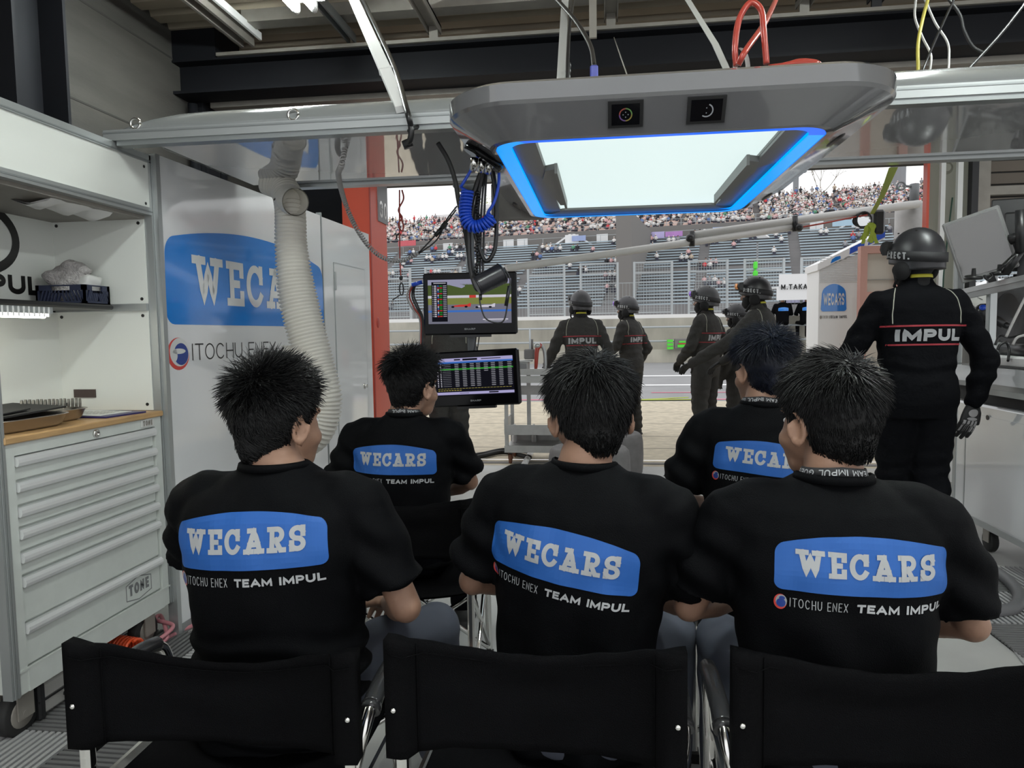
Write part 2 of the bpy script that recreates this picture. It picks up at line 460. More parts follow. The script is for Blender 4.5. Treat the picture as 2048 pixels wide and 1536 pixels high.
# ------------------------------------------------------------------ lettering: strokes in a unit box
def _arc(cx, cy, rx, ry, a0, a1, n=12):
    return [(cx+rx*math.cos((a0+(a1-a0)*k/n)*D2R), cy+ry*math.sin((a0+(a1-a0)*k/n)*D2R)) for k in range(n+1)]
GL = {
 'A': (1.0, [[(0,0),(.5,1),(1,0)], [(.2,.3),(.8,.3)]]),
 'B': (.8, [[(0,0),(0,1),(.6,1)] + _arc(.6,.76,.36,.24,90,-90) + [(0,.52)], [(.6,.52)] + _arc(.62,.26,.38,.26,90,-90) + [(0,0)]]),
 'C': (.95, [_arc(.5,.5,.5,.5,42,318,22)]),
 'D': (.85, [[(0,0),(0,1),(.45,1)] + _arc(.45,.5,.55,.5,90,-90,16) + [(0,0)]]),
 'E': (.75, [[(1,1),(0,1),(0,0),(1,0)], [(0,.5),(.85,.5)]]),
 'G': (1.0, [_arc(.5,.5,.5,.5,42,330,22) + [(.98,.45),(.55,.45)]]),
 'H': (.85, [[(0,0),(0,1)], [(1,0),(1,1)], [(0,.5),(1,.5)]]),
 'I': (.16, [[(.5,0),(.5,1)]]),
 'K': (.85, [[(0,0),(0,1)], [(1,1),(0,.45)], [(.3,.6),(1,0)]]),
 'L': (.75, [[(0,1),(0,0),(1,0)]]),
 'M': (1.1, [[(0,0),(0,1),(.5,.15),(1,1),(1,0)]]),
 'N': (.9, [[(0,0),(0,1),(1,0),(1,1)]]),
 'O': (1.0, [_arc(.5,.5,.5,.5,0,360,26)]),
 'P': (.85, [[(0,0),(0,1),(.6,1)] + _arc(.6,.72,.4,.28,90,-90) + [(0,.44)]]),
 'Q': (1.0, [_arc(.5,.5,.5,.5,0,360,26), [(.6,.3),(1,0)]]),
 'R': (.85, [[(0,0),(0,1),(.6,1)] + _arc(.6,.73,.4,.27,90,-90) + [(0,.46)], [(.5,.46),(1,0)]]),
 'S': (.8, [_arc(.5,.75,.5,.25,15,270,14) + _arc(.5,.25,.5,.25,90,-165,14)]),
 'T': (.85, [[(0,1),(1,1)], [(.5,1),(.5,0)]]),
 'U': (.9, [[(0,1),(0,.4)] + _arc(.5,.4,.5,.4,180,360,14) + [(1,1)]]),
 'W': (1.35, [[(0,1),(.27,0),(.5,.9),(.73,0),(1,1)]]),
 'X': (.85, [[(0,0),(1,1)], [(0,1),(1,0)]]),
 '0': (.75, [_arc(.5,.5,.5,.5,0,360,22)]),
 '3': (.7, [_arc(.45,.76,.5,.24,150,-90,14) + _arc(.45,.26,.55,.26,90,-150,14)]),
 '.': (.2, [[(.2,0),(.8,0)]]), ':': (.2, [[(.2,.1),(.8,.1)], [(.2,.75),(.8,.75)]]), ' ': (.45, []), '-': (.5, [[(0,.5),(1,.5)]]),
}
# slab-serif set for the rounded blue badge
SLAB = {
 'W': (1.55, [[(.15,1),(.32,0),(.5,.84),(.68,0),(.85,1)], [(.02,1),(.33,1)], [(.67,1),(.98,1)]]),
 'E': (.95, [[(0,1),(1,1),(1,.78)], [(0,0),(1,0),(1,.22)], [(.22,0),(.22,1)], [(.22,.5),(.68,.5)]]),
 'C': (1.05, [_arc(.5,.5,.5,.5,35,325,24), [(.93,1),(.93,.66)]]),
 'A': (1.2, [[(.14,0),(.5,1),(.86,0)], [(.26,.32),(.74,.32)], [(0,0),(.34,0)], [(.66,0),(1,0)], [(.24,1),(.5,1)]]),
 'R': (1.1, [[(.20,0),(.20,1)], [(0,1),(.55,1)] + _arc(.55,.74,.33,.26,90,-90) + [(.20,.48)], [(.45,.48),(.80,0),(1,0)], [(0,0),(.42,0)]]),
 'S': (.95, [_arc(.5,.75,.46,.25,20,270,14) + _arc(.5,.25,.48,.25,90,-160,14), [(.94,1),(.94,.7)], [(.03,.3),(.03,0)]]),
}
def _stroke(mb, pts, t, step, mi, cap=True):
    """thick polyline with mitred joints, cut into short pieces so it can follow a curved surface"""
    P = [np.array(p, float) for p in pts]
    Q = [P[0]]
    for i in range(1, len(P)):
        d = np.linalg.norm(P[i]-P[i-1])
        if d < 1e-9: continue
        k = max(1, int(math.ceil(d/step)))
        Q += [P[i-1]+(P[i]-P[i-1])*j/k for j in range(1, k+1)]
    if len(Q) < 2: Q = [P[0]-np.array((t*.01,0)), P[0]+np.array((t*.01,0))]
    closed = np.linalg.norm(Q[0]-Q[-1]) < 1e-6 and len(Q) > 3
    n = len(Q); L = []; Rr = []
    for i in range(n):
        if closed: a, b = Q[i-1] if i > 0 else Q[-2], Q[i+1] if i < n-1 else Q[1]
        else: a, b = Q[max(i-1,0)], Q[min(i+1,n-1)]
        d0 = Q[i]-a; d1 = b-Q[i]
        if np.linalg.norm(d0) < 1e-9: d0 = d1
        if np.linalg.norm(d1) < 1e-9: d1 = d0
        d0 = d0/np.linalg.norm(d0); d1 = d1/np.linalg.norm(d1)
        m = d0+d1; ln = np.linalg.norm(m)
        m = m/ln if ln > 1e-6 else d0
        nn = np.array([-m[1], m[0]]); c = max(0.72, abs(nn @ np.array([-d0[1], d0[0]])))
        L.append(Q[i]+nn*t/2/c); Rr.append(Q[i]-nn*t/2/c)
    if not closed and cap:
        for S_ in (L, Rr):
            d0 = Q[0]-Q[1]; d1 = Q[-1]-Q[-2]
            S_[0] = S_[0]+d0/np.linalg.norm(d0)*t/2; S_[-1] = S_[-1]+d1/np.linalg.norm(d1)*t/2
    vs = [(p[0], p[1], 0) for p in L+Rr]
    mb.add(vs, [(i, i+n, i+1+n, i+1) for i in range(n-1)], mi)

def text2d(s, h, t=0.18, wide=1.0, gap=0.22, font=GL, mi=0, step=0.012, width=None, slant=0.0):
    """flat lettering, lower left at the origin; returns (MB, width)"""
    def measure(wd):
        x = 0
        for c in s:
            w = font[c][0]; x += (w*wd if c not in 'I.:' else max(w, t)) + gap
        return (x-gap)*h
    if width is not None:
        lo, hi = 0.2, 4.0
        for _ in range(30):
            mid = (lo+hi)/2
            if measure(mid) > width: hi = mid
            else: lo = mid
        wide = lo
    mb = MB(); x = 0; zk = 0
    for c in s:
        w, strokes = font[c]
        ww = w*wide if c not in 'I.:' else max(w, t)
        for st in strokes:
            pts = [((x + t/2 + p[0]*(ww-t))*h, (t/2 + p[1]*(1-t))*h) for p in st]
            if slant: pts = [(a+b*slant, b) for a, b in pts]
            b0 = len(mb.v); _stroke(mb, pts, t*h, step, mi); zk = (zk+1) % 4
            mb.v[b0:] = [(q[0], q[1], q[2]+zk*min(.0004, .006*h)) for q in mb.v[b0:]]
        x += ww+gap
    return mb, (x-gap)*h

def badge2d(w, h, nx=40, ny=8, mi=0, arch=0.16, r=0.10, skew=0.03):
    """blue badge: arched top, rounded corners, lower left at the origin"""
    mb = MB(); vs = []; fs = []
    rc = r*h
    for i in range(nx+1):
        u = i/nx; u = 0.5-0.5*math.cos(math.pi*u); x = u*w
        top = h*(1-arch) + h*arch*(1-(2*u-1)**2); bot = 0
        d = min(x, w-x)
        if d < rc:
            k = rc-math.sqrt(max(0, rc*rc-(rc-d)**2)); top -= k*1.2; bot += k
        for j in range(ny+1):
            y = bot+(top-bot)*j/ny
            vs.append((x+(0.5-u)*2*skew*y, y, 0))
    for i in range(nx):
        for j in range(ny):
            a = i*(ny+1)+j; fs.append((a, a+ny+1, a+ny+2, a+1))
    mb.add(vs, fs, mi); return mb

def disc2d(cx, cy, rx, ry, mi=0, n=24, rings=3):
    mb = MB(); vs = [(cx, cy, 0)]; fs = []
    for j in range(1, rings+1):
        for k in range(n):
            a = 2*math.pi*k/n; vs.append((cx+rx*j/rings*math.cos(a), cy+ry*j/rings*math.sin(a), 0))
    for k in range(n): fs.append((0, 1+k, 1+(k+1) % n))
    for j in range(rings-1):
        for k in range(n):
            a = 1+j*n+k; b = 1+j*n+(k+1) % n; fs.append((a, a+n, b+n, b))
    mb.add(vs, fs, mi); return mb

def merge(*parts):
    """(MB, dx, dy, dz, slot) tuples joined; slot None keeps the slots"""
    out = MB()
    for m, dx, dy, dz, mi in parts:
        b = len(out.v)
        out.v += [(p[0]+dx, p[1]+dy, p[2]+dz) for p in m.v]
        for f, i, s in zip(m.f, m.mi, m.sm):
            out.f.append(tuple(k+b for k in f)); out.mi.append(i if mi is None else mi); out.sm.append(s)
    return out

def place2d(mb, O, U, V, N):
    """flat lettering onto a plane: origin, right, up, outward normal"""
    O, U, V, N = (np.array(a, float) for a in (O, U, V, N)); r = MB()
    r.v = [tuple(O+p[0]*U+p[1]*V+p[2]*N) for p in mb.v]; r.f, r.mi, r.sm = list(mb.f), list(mb.mi), list(mb.sm)
    a = [np.array(r.v[i]) for i in r.f[0][:3]]
    if np.cross(a[1]-a[0], a[2]-a[0]) @ N < 0: r.f = [f[::-1] for f in r.f]
    return r

def wrap2d(mb, O, U, V, D, bvh, off=0.0015):
    """flat lettering laid on a curved surface by following direction D to it"""
    O, U, V, D = (np.array(a, float) for a in (O, U, V, D)); r = MB(); ok = []
    for p in mb.v:
        q = O+p[0]*U+p[1]*V; h = bvh.ray_cast(Vector(q), Vector(D))
        if h[0] is None: r.v.append(tuple(q)); ok.append(False)
        else: r.v.append(tuple(np.array(h[0])-D*(off+p[2]))); ok.append(True)
    for f, i, s in zip(mb.f, mb.mi, mb.sm):
        if all(ok[k] for k in f): r.f.append(f); r.mi.append(i); r.sm.append(s)
    return r
# ------------------------------------------------------------------ ground
def gz(Y): return 0.0 if Y < 9 else 0.036*(Y-9)
b = MB(); b.box((-6,-4,-.3),(9,6.9,0)); struct('floor', b, [M_floor], 'pale grey concrete garage floor', 'floor')
b = MB()
b.box((-14,6.9,-.3),(24,7.25,-.004)); b.quad((-14,7.25,0),(24,7.25,0),(24,9,0),(-14,9,0)); b.quad((-14,9,0),(24,9,0),(24,12.26,gz(12.26)),(-14,12.26,gz(12.26)))
for Y in (8.0, 8.9, 9.9, 11.0): b.box((-14,Y,gz(Y)+.0005),(24,Y+.012,gz(Y)+.0015), 1)
struct('apron_ground', b, [M_apron, M_stand_dark], 'tan rough concrete apron before the garage', 'ground')
b = MB(); b.quad((-60,12.26,gz(12.26)),(60,12.26,gz(12.26)),(60,60,gz(20.6)+.9),(-60,60,gz(20.6)+.9))
b = MB(); b.quad((-40,12.26,gz(12.26)),(40,12.26,gz(12.26)),(40,20.6,gz(20.6)),(-40,20.6,gz(20.6))); b.quad((-90,20.6,gz(20.6)),(110,20.6,gz(20.6)),(110,97,.45),(-90,97,.45))
struct('road', b, [M_asph], 'grey asphalt pit lane', 'road')
def road_line(name, Y0, Y1, X0, X1, m, label):
    b = MB(); b.quad((X0,Y0,gz(Y0)+.006),(X1,Y0,gz(Y0)+.006),(X1,Y1,gz(Y1)+.006),(X0,Y1,gz(Y1)+.006))
    return struct(name, b, [m], label, 'road marking')
road_line('trim_1', 16.55, 16.80, -30, 30, M_line, 'far white line across the pit lane')
road_line('trim_2', 14.62, 14.84, -30, 30, M_line, 'near white line across the pit lane')
road_line('trim_3', 12.42, 12.52, -30, 30, M_pinkline, 'near pink line at the asphalt edge')
road_line('trim_4', 13.42, 13.50, .9, 3.2, M_pinkline, 'short far pink line on the asphalt')
b = MB()
for s in (1,-1):
    b.prism([(.8-.2,12.30,gz(12.3)+.012),(1.5,12.30+.22+.2*s,gz(12.4)+.013),(1.5,12.30+.32+.2*s,gz(12.5)+.013),(.8-.2,12.42,gz(12.4)+.012)], (0,0,.003))
tag(obj('tape_arrow', b, [M_lime]), 'lime green tape arrow stuck on the apron edge', 'tape')
b = MB(); b.box((1.03,7.3,.001),(1.12,7.7,.004)); tag(obj('tape_mark', b, [M_line]), 'short white tape mark on the drain line', 'tape')
b = MB(); b.box((-6,7.02,-.003),(9,7.12,.0015)); struct('trim_5', b, [M_stand_dark], 'dark drain slot along the garage mouth', 'drain')

# pit wall with its kerb, hand rails, fence panels
wz = gz(20.6)
b = MB(); b.box((-40,20.9,wz-.1),(40,21.4,1.69)); b.box((-40,20.6,wz-.1),(40,20.9,.79)); struct('wall_pit', b, [M_pitwall], 'low concrete pit wall with stained face', 'wall')
b = MB(); b.box((-40,21.15,1.69),(40,21.4,1.80)); struct('trim_6', b, [M_white_out], 'white strip on top of the pit wall', 'trim')
t = thing('hand_rail', 'grey pipe hand rail running before the pit wall', 'rail', (0,20.65,.79))
for z in (1.03,1.43): b = MB(); b.tube([(-14,20.65,z),(12,20.65,z)], .028, 8); obj('rail', b, [M_fence], t)
for X in np.arange(-12.5, 12, 2.6): b = MB(); b.tube([(X,20.65,.79),(X,20.65,1.46)], .03, 8); obj('post', b, [M_fence], t)
t0 = thing('fence_panel', 'steel mesh catch fence panel in the row on the pit wall', 'fence', (-6.9,21.2,1.75), 0, 'catch fence panels on the pit wall')
b = MB()
for x in (0, 1.08): b.box((-6.9+x,21.17,1.75),(-6.84+x,21.23,3.34))
for z in (1.85,3.0,3.30): b.box((-6.9,21.18,z),(-5.78,21.22,z+.035))
obj('frame', b, [M_fence], t0)
b = MB()
for i in range(1, 15): x = -6.9+i*.0755; b.box((x,21.195,1.85),(x+.007,21.205,3.3))
for i in range(1, 20): z = 1.85+i*.075; b.box((-6.88,21.193,z),(-5.8,21.20,z+.007))
obj('wire_mesh', b, [M_fence], t0)
fx = [-6.9+1.56*i for i in range(1, 15)]
for i, X in enumerate(fx): dup(t0, (X,21.2,1.75))
b = MB()
for z in (2.2,2.75):
    b.tube([(-9,21.45,z),(16,21.45,z)], .012, 6)
for i in range(0, 250): x = -9+i*.1; b.box((x,21.44,1.8),(x+.006,21.45,2.75))
tag(obj('wire_netting', b, [M_fence]), 'low wire netting behind the fence panels', 'netting')

# pit wall stand with name board
t = thing('timing_stand', 'white roofed timing stand with a name board on the pit wall', 'timing stand', (7.2,21,1.75))
zt = PY(1600,570,20.2)[2]
b = MB(); b.prism([(4.7,20.2,2.42),(12,20.2,2.42),(12,23.5,2.55),(4.7,23.5,2.55)], (0,0,.05)); b.box((4.7,20.15,2.10),(12,20.2,2.44)); obj('roof', b, [M_white_out], t)
b = MB(); b.box((4.75,20.12,2.47),(9,20.16,2.80)); bo = obj('name_board', b, [M_white_out], t)
p0 = PY(1562,577,20.12); tx, tw = text2d('M.TAKABOSHI', .14, .2, gap=.22, width=1.22)
b = place2d(tx, (p0[0],20.112,p0[2]-.03), (1,0,0), (0,0,1), (0,-1,0)); obj('lettering', b, [M_ink], bo)
b = MB()
for X in (5.3,7.0,8.7,11.5): b.box((X,22.4,1.7),(X+.06,22.46,2.7))
obj('post', b, [M_fence], t)
b = MB(); b.box((5.2,22.0,1.45),(11.5,22.5,1.6)); obj('counter', b, [M_stand], t)
for X in (5.4,6.5): b = MB(); b.box((X,22.2,2.05),(X+.85,22.28,2.45)); s = obj('screen', b, [M_black, S_road], t); b = MB(); b.box((X+.05,22.19,2.10),(X+.8,22.2,2.40)); obj('picture', b, [S_sky], s)

# far grandstand, set at an angle to the pits
SA = -11*D2R; SR = Rz(SA); SO = np.array((0,78.0,0))
def st(u, v, z): return SO+SR@np.array((u,v,z))
def sbox(b, u0, v0, z0, u1, v1, z1, mi=0):
    P = [st(u,v,z) for z in (z0,z1) for (u,v) in ((u0,v0),(u1,v0),(u1,v1),(u0,v1))]
    b.add(P, [(0,3,2,1),(4,5,6,7),(0,1,5,4),(1,2,6,5),(2,3,7,6),(3,0,4,7)], mi)
gs = thing('grandstand', 'two-tier concrete grandstand with blue benches below and pale seats above', 'grandstand', (0,78,0))
NL, NU = 24, 26
lo = lambda i: (i*.67, 3.95+i*.385)
up_ = lambda i: (17.6+i*.80, 14.5+i*.245)
b = MB()
for i in range(NL): v, z = lo(i); sbox(b, -60, v, z-3, 85, v+.67, z)
sbox(b, -60, 16.1, 0, 85, 17.2, 13.0)
sbox(b, -60, -1.2, 0, 85, 0, 4.1)
obj('lower_tier', b, [M_stand], gs)
b = MB(); sbox(b, -60, 17.0, 12.8, 85, 17.4, 14.75); 
for u in (-26.,-17.,-15.,-4.0,22.0,31.5,34.): sbox(b, u, 16.9, 13.0, u+1.5, 17.02, 14.2, 1)
obj('facade', b, [M_stand_dark, M_white_out], gs)
b = MB()
for i in range(NU): v, z = up_(i); sbox(b, -60, v, z-2, 85, v+.80, z)
obj('upper_tier', b, [M_stand], gs)
aisL = [-42.,-32.,-21.,-11.,0.4,10.,20.,31.,42.,54.,66.]; aisU = [-40.,-28.,-17.5,-11.8,-5.7,6.5,16.,26.,36.,47.,58.,70.]
for i in range(NL):
    v, z = lo(i); b = MB(); e = [-60]+[a for a in aisL]+[85]
    if i == 11: continue
    for j in range(len(e)-1): sbox(b, e[j]+.6, v+.25, z+.22, e[j+1]-.6, v+.55, z+.34)
    obj('bench_row', b, [M_seat_blue], gs)
for i in range(NU):
    v, z = up_(i); b = MB(); e = [-60]+aisU+[85]
    for j in range(len(e)-1): sbox(b, e[j]+.45, v+.35, z+.12, e[j+1]-.45, v+.7, z+.42)
    obj('seat_row', b, [M_seat_pink], gs)
for (px, w) in ((1251,1.6),):
    q = PY(px, 500, 78); u = q[0]; b = MB(); sbox(b, u-w/2, -1.0, 0, u+w/2, 1.0, 20.0); sbox(b, u-w/2, 1.0, 0, u+w/2, 18.3, 14.0); obj('stair_pier', b, [M_stand_dark], gs)
b = MB()
for u in np.arange(-58, 84, 1.8): sbox(b, u, 17.3, 14.75, u+.06, 17.36, 15.6)
for z in (15.1,15.6): sbox(b, -60, 17.3, z, 85, 17.35, z+.05)
for u in np.arange(-58, 84, 2.6): sbox(b, u, 16.3, 13.0, u+.06, 16.36, 14.0)
sbox(b, -60, 16.3, 13.95, 85, 16.35, 14.0)
obj('railing', b, [M_fence], gs)
for px in (1096,1640):
    q = PY(px, 490, 95); u = q[0]; b = MB()
    for s in (-1,1): b.prism([st(u,15.9,14.3), st(u+s*.4,15.9,14.3), st(u+s*3.2,15.9,12.6), st(u+s*2.8,15.9,12.6)], SR@np.array((0,.1,0)))
    sbox(b, u-.9, 15.8, 13.0, u+.9, 16.0, 14.2); obj('vomitory_roof', b, [M_white_out], gs)
b = MB()
for (px, w, h) in ((893,4.5,1.5),(850,3.0,2.0),(808,3.6,1.1)):
    q = PY(px, 436, 118); sbox(b, q[0]-w*1.3, 38.6, 19.8, q[0]+w*1.3, 39.5, 20.7+h*1.3)
obj('rear_parapet', b, [M_white_out], gs)
def cloth_banner(px, py, w, h, m, label, Y=94):
    w *= 1.25; h *= 1.25; q = PY(px, py, Y-.2*(px-1205)/1420*94); o = np.array(q); R = SR
    b = MB(); P = []
    for i in range(9):
        u = -w/2+w*i/8
        for z in (0, h): P.append(o+R@np.array((u, .05*math.sin(i*1.3)-.12, z)))
    b.add(P, [(2*i, 2*i+2, 2*i+3, 2*i+1) for i in range(8)])
    b.add([p+R@np.array((0,.03,0)) for p in P], [(2*i, 2*i+1, 2*i+3, 2*i+2) for i in range(8)])
    tag(obj('banner', b, [m]), label, 'banner', 'banners on the stand railing')
cloth_banner(1310, 477, 1.9, .65, M_amber_banner, 'pale lilac banner on the upper railing right of the concrete pier')
cloth_banner(1348, 473, 1.7, .5, mat('violet_banner',(.50,.25,.58),.7), 'violet banner beside the lilac one on the upper railing')
cloth_banner(1158, 482, 1.5, .55, mat('blue_banner',(.35,.42,.66),.7), 'small blue and white banner left of the concrete pier')
cloth_banner(1468, 463, 4.0, .5, mat('sky_banner',(.42,.50,.70),.7), 'long blue banner partly behind the boom poles')
cloth_banner(1688, 452, 2.0, .55, mat('cyan_banner',(.40,.55,.66),.7), 'pale blue banner under the lime strap knot')
cloth_banner(815, 492, 2.2, .6, mat('red_banner',(.60,.12,.14),.7), 'red banner on the railing beside the orange-red pillar')

# lamp masts, bare tree, red canopy roof beyond the stand
for (px, top, Y, w, lab) in ((1592,342,125,1.0,'grey lamp mast with a floodlight box behind the crowd'),(1797,325,128,2.6,'thick grey mast with platform right of the lime strap')):
    p = PY(px, top, Y); t = thing('lamp_mast', lab, 'mast', (p[0],Y,10))
    b = MB(); b.tube([(p[0],Y,8),(p[0],Y,p[2]+1.5)], w/2*.9, 10); obj('pole', b, [M_pole_grey], t)
    b = MB(); b.box((p[0]-1.4*w,Y-.5,p[2]-.3),(p[0]+1.6*w,Y+.5,p[2]-.1)); b.box((p[0]+.9*w,Y-.4,p[2]-.3),(p[0]+1.4*w,Y+.2,p[2]+.9)); obj('platform', b, [M_pole_grey], t)
q = PY(1640,385,126)
t = thing('bare_tree', 'leafless tree with pale twigs behind the crowd', 'tree', (q[0],126,18))
b = MB(); rr = np.random.default_rng(3)
def twig(p, d, L, r, k):
    e = p+d*L; b.tube([p,e], [r,r*.6], 4, cap=False)
    if k:
        for _ in range(3):
            dd = d+rr.normal(size=3)*.45; dd /= np.linalg.norm(dd); twig(e, dd, L*.72, r*.55, k-1)
twig(np.array((q[0],126,20.)), np.array((0,0,1.)), 3.4, .14, 4); obj('branches', b, [M_twig], t)
q = PY(985,420,128); t = thing('leafy_tree', 'olive green treetop behind the left end of the stand', 'tree', (q[0],128,18))
b = MB(); b.tube([(q[0],128,18),(q[0],128,q[2])], .2, 6); obj('trunk', b, [M_twig], t)
b = MB()
for _ in range(500):
    c = np.array((q[0],128,q[2]))+rr.normal(size=3)*np.array((1.6,1.2,1.1)); u = rr.normal(size=3); u /= np.linalg.norm(u); w = np.cross(u,(0,.3,1)); b.add([c-u*.16,c+w*.12,c+u*.16,c-w*.12], [(0,1,2,3)])
obj('foliage', b, [M_leaf], t)
p = PY(1770,394,122); b = MB(); b.prism([(p[0]-5,121,p[2]-.5),(p[0]+8,121,p[2]+.2),(p[0]+8,126,p[2]+.2),(p[0]-5,126,p[2]-.5)], (0,0,1.0)); tag(obj('canopy', b, [mat('red_canopy',(.62,.05,.06),.6)]), 'red canopy roof behind the crowd at right', 'canopy')

# spectators: one small figure for each kind of clothing
SPC = {'white':(.78,.76,.74),'black':(.03,.03,.035),'red':(.66,.06,.07),'grey':(.30,.30,.32),'blue':(.12,.20,.42),'pink':(.72,.45,.45),'beige':(.55,.46,.36),'green':(.12,.32,.20)}
M_sskin = mat('spectator_skin', (.48,.32,.25), .7); M_shair = mat('spectator_hair', (.02,.018,.018), .8); M_strs = mat('spectator_trousers', (.05,.05,.07), .9)
def spec_mb(slot=0, base=(0,0,0), stand=False, n=6, hat=False):
    b = MB(); x, y, z = base; h = .42 if stand else 0
    rg = lambda zz, rx, ry, yo=0: [(x+rx*math.cos(2*math.pi*k/n), y+yo+ry*math.sin(2*math.pi*k/n), z+zz) for k in range(n)]
    b.rings([rg(.42+h,.19,.13), rg(.68+h,.20,.12), rg(.90+h,.21,.10), rg(.98+h,.07,.06)], slot)
    b.rings([rg(.98+h,.06,.07), rg(1.06+h,.085,.095), rg(1.13+h,.085,.095)], 8, cap=False)
    b.rings([rg(1.11+h,.092,.10), rg(1.19+h,.08,.09), rg(1.22+h,.03,.03)], slot if hat else 9)
    if stand: b.rings([rg(.0,.13,.10), rg(.85,.17,.12)], 10)
    else: b.rings([[(px, y-.45+dy, z+pz) for px, pz, dy in [(x-.16,.36,0),(x+.16,.36,0),(x+.16,.50,0),(x-.16,.50,0)]], [(px, y, z+pz) for px, pz in [(x-.17,.38),(x+.17,.38),(x+.17,.55),(x-.17,.55)]]], 10); b.box((x-.15,y-.5,z),(x+.15,y-.38,z+.45), 10)
    for s in (1,-1): b.rings([[(x+s*.21+.05*math.cos(a), y+.05*math.sin(a), z+.88+h) for a in (0,2,4)], [(x+s*.26+.045*math.cos(a), y-.08+.045*math.sin(a), z+.62+h) for a in (0,2,4)], [(x+s*.17+.04*math.cos(a), y-.26+.04*math.sin(a), z+.62+h) for a in (0,2,4)]], slot)
    return b
SM = [mat('spectator_'+k, c, .8) for k, c in SPC.items()]+[M_sskin, M_shair, M_strs]
names = list(SPC)
rs = np.random.default_rng(11)
wts = np.array([.40,.17,.04,.13,.06,.13,.06,.02]); wts /= wts.sum()
smesh = {}
for i, nme in enumerate(names):
    for stand in (0,1):
        bb = spec_mb(i, stand=bool(stand), hat=(i in (0,2))); smesh[i,stand] = mesh_of('spectator', bb, SM)
people = []
for i in range(NL):
    v, z = lo(i)
    for _ in range(11 if i > 18 else (6 if i > 10 else 3)):
        c = rs.uniform(-33, 60); k = rs.integers(1, 4)
        for j in range(k): people.append((c+j*.55, v+.38, z-.10, 0, 'lower'))
for i in range(NU):
    v, z = up_(i)
    u = -46.
    while u < 70:
        dens = .38+.38*np.clip((u-2)/18, 0, 1)+(.2 if u < -15 else 0)
        if i > 21: dens += .1
        if rs.random() < dens and min(abs(u-a) for a in aisU) > .5: people.append((u, v+.5, z+.02, 1 if (i == NU-1 and rs.random() < .75) else 0, 'upper'))
        u += .56+rs.uniform(-.05,.1)
near = [p for p in people if p[4] == 'lower'] ; far = [p for p in people if p[4] == 'upper']
far_sorted = sorted(far, key=lambda p: p[1])
singles = near+far_sorted[:max(0, 300-len(near))]; rest = far_sorted[max(0, 300-len(near)):]
SPEC_LAB = lambda c, t: 'spectator in %s seated in the %s tier of the grandstand' % (c, 'lower blue-benched' if t == 'lower' else 'front rows of the upper')
for (u, v, z, s, tier) in singles[:300]:
    k = int(rs.choice(8, p=wts)); o = bpy.data.objects.new('spectator', smesh[k, s]); COL.objects.link(o)
    o.location = tuple(st(u, v, z)); o.rotation_euler = (0,0,SA+rs.uniform(-.3,.3))
    tag(o, SPEC_LAB(names[k], tier), 'person', 'spectators in %s, %s tier' % (names[k], tier))
cb = MB(); templ = {}
for i in range(8):
    for s in (0,1): templ[i,s] = spec_mb(i, stand=bool(s), n=5, hat=(i in (0,2)))
for (u, v, z, s, tier) in rest+singles[300:]:
    k = int(rs.choice(8, p=wts)); tm = templ[k, s]; a = SA+rs.uniform(-.4,.4); R = Rz(a); sc = rs.uniform(.9,1.08)
    V = (np.array(tm.v)*sc)@R.T+st(u, v, z); bidx = len(cb.v)
    cb.v.extend(map(tuple, V)); cb.f.extend(tuple(j+bidx for j in f) for f in tm.f); cb.mi.extend(tm.mi); cb.sm.extend(tm.sm)
tag(obj('crowd', cb, SM), 'dense crowd filling the upper tier of the grandstand', 'crowd', None, 'stuff')

# ------------------------------------------------------------------ garage shell
b = MB(); b.box((-3.25,-1.0,0),(-3.05,6.6,3.55)); 
struct('wall_left', b, [M_alc], 'grey panelled garage wall', 'wall')
b = MB()
for Z in (.9,1.5,2.1,2.7,3.3): b.box((-3.052,-1,Z),(-3.047,6.6,Z+.012))
struct('trim_7', b, [M_deck_gap], 'dark joints of the left wall panels', 'joint')
b = MB()
yc = PX(65,100,-2.95)[1]
for (x0,x1,y0,y1) in ((-3.05,-2.75,yc-.35,yc-.33),(-3.05,-2.75,yc-.02,yc),(-2.91,-2.89,yc-.35,yc)): b.box((x0,y0,0),(x1,y1,3.5))
struct('column_near', b, [M_steel], 'near dark steel column on the left wall', 'column')
b = MB(); b.box((-3.05,4.9,3.29),(-2.72,5.25,3.5)); b.box((-3.05,5.1,0),(-2.95,5.3,3.1)); struct('column_far', b, [M_steel], 'dark steel post over the left end of the beam', 'column')
b = MB(); b.box((-4,-1.2,3.56),(9,7.0,3.7)); struct('ceiling', b, [M_deck_gap], 'dark roof deck over the garage', 'ceiling')
b = MB()
Y = -1.1
while Y < 6.9:
    b.add([(-3.9,Y,3.56),(8.9,Y,3.56),(8.9,Y+.03,3.50),(-3.9,Y+.03,3.50),(-3.9,Y+.14,3.50),(8.9,Y+.14,3.50),(8.9,Y+.17,3.56),(-3.9,Y+.17,3.56)], [(0,3,2,1),(3,4,5,2),(4,7,6,5)])
    Y += .205
struct('trim_8', b, [M_deck], 'beige corrugated ribs under the roof deck', 'roof ribs')
b = MB(); YB = 5.0
b.box((-3.05,YB-.012,3.07),(9,YB+.012,3.28)); b.box((-3.05,YB-.11,3.055),(9,YB+.11,3.075)); b.box((-3.05,YB-.11,3.275),(9,YB+.11,3.29))
struct('beam_main', b, [M_steel], 'dark steel beam across the garage under the roof', 'beam')
b = MB(); b.box((-2.7,YB-.13,3.292),(9,YB-.07,3.315)); struct('trim_9', b, [M_zinc], 'pale rail along the top of the dark beam', 'rail')
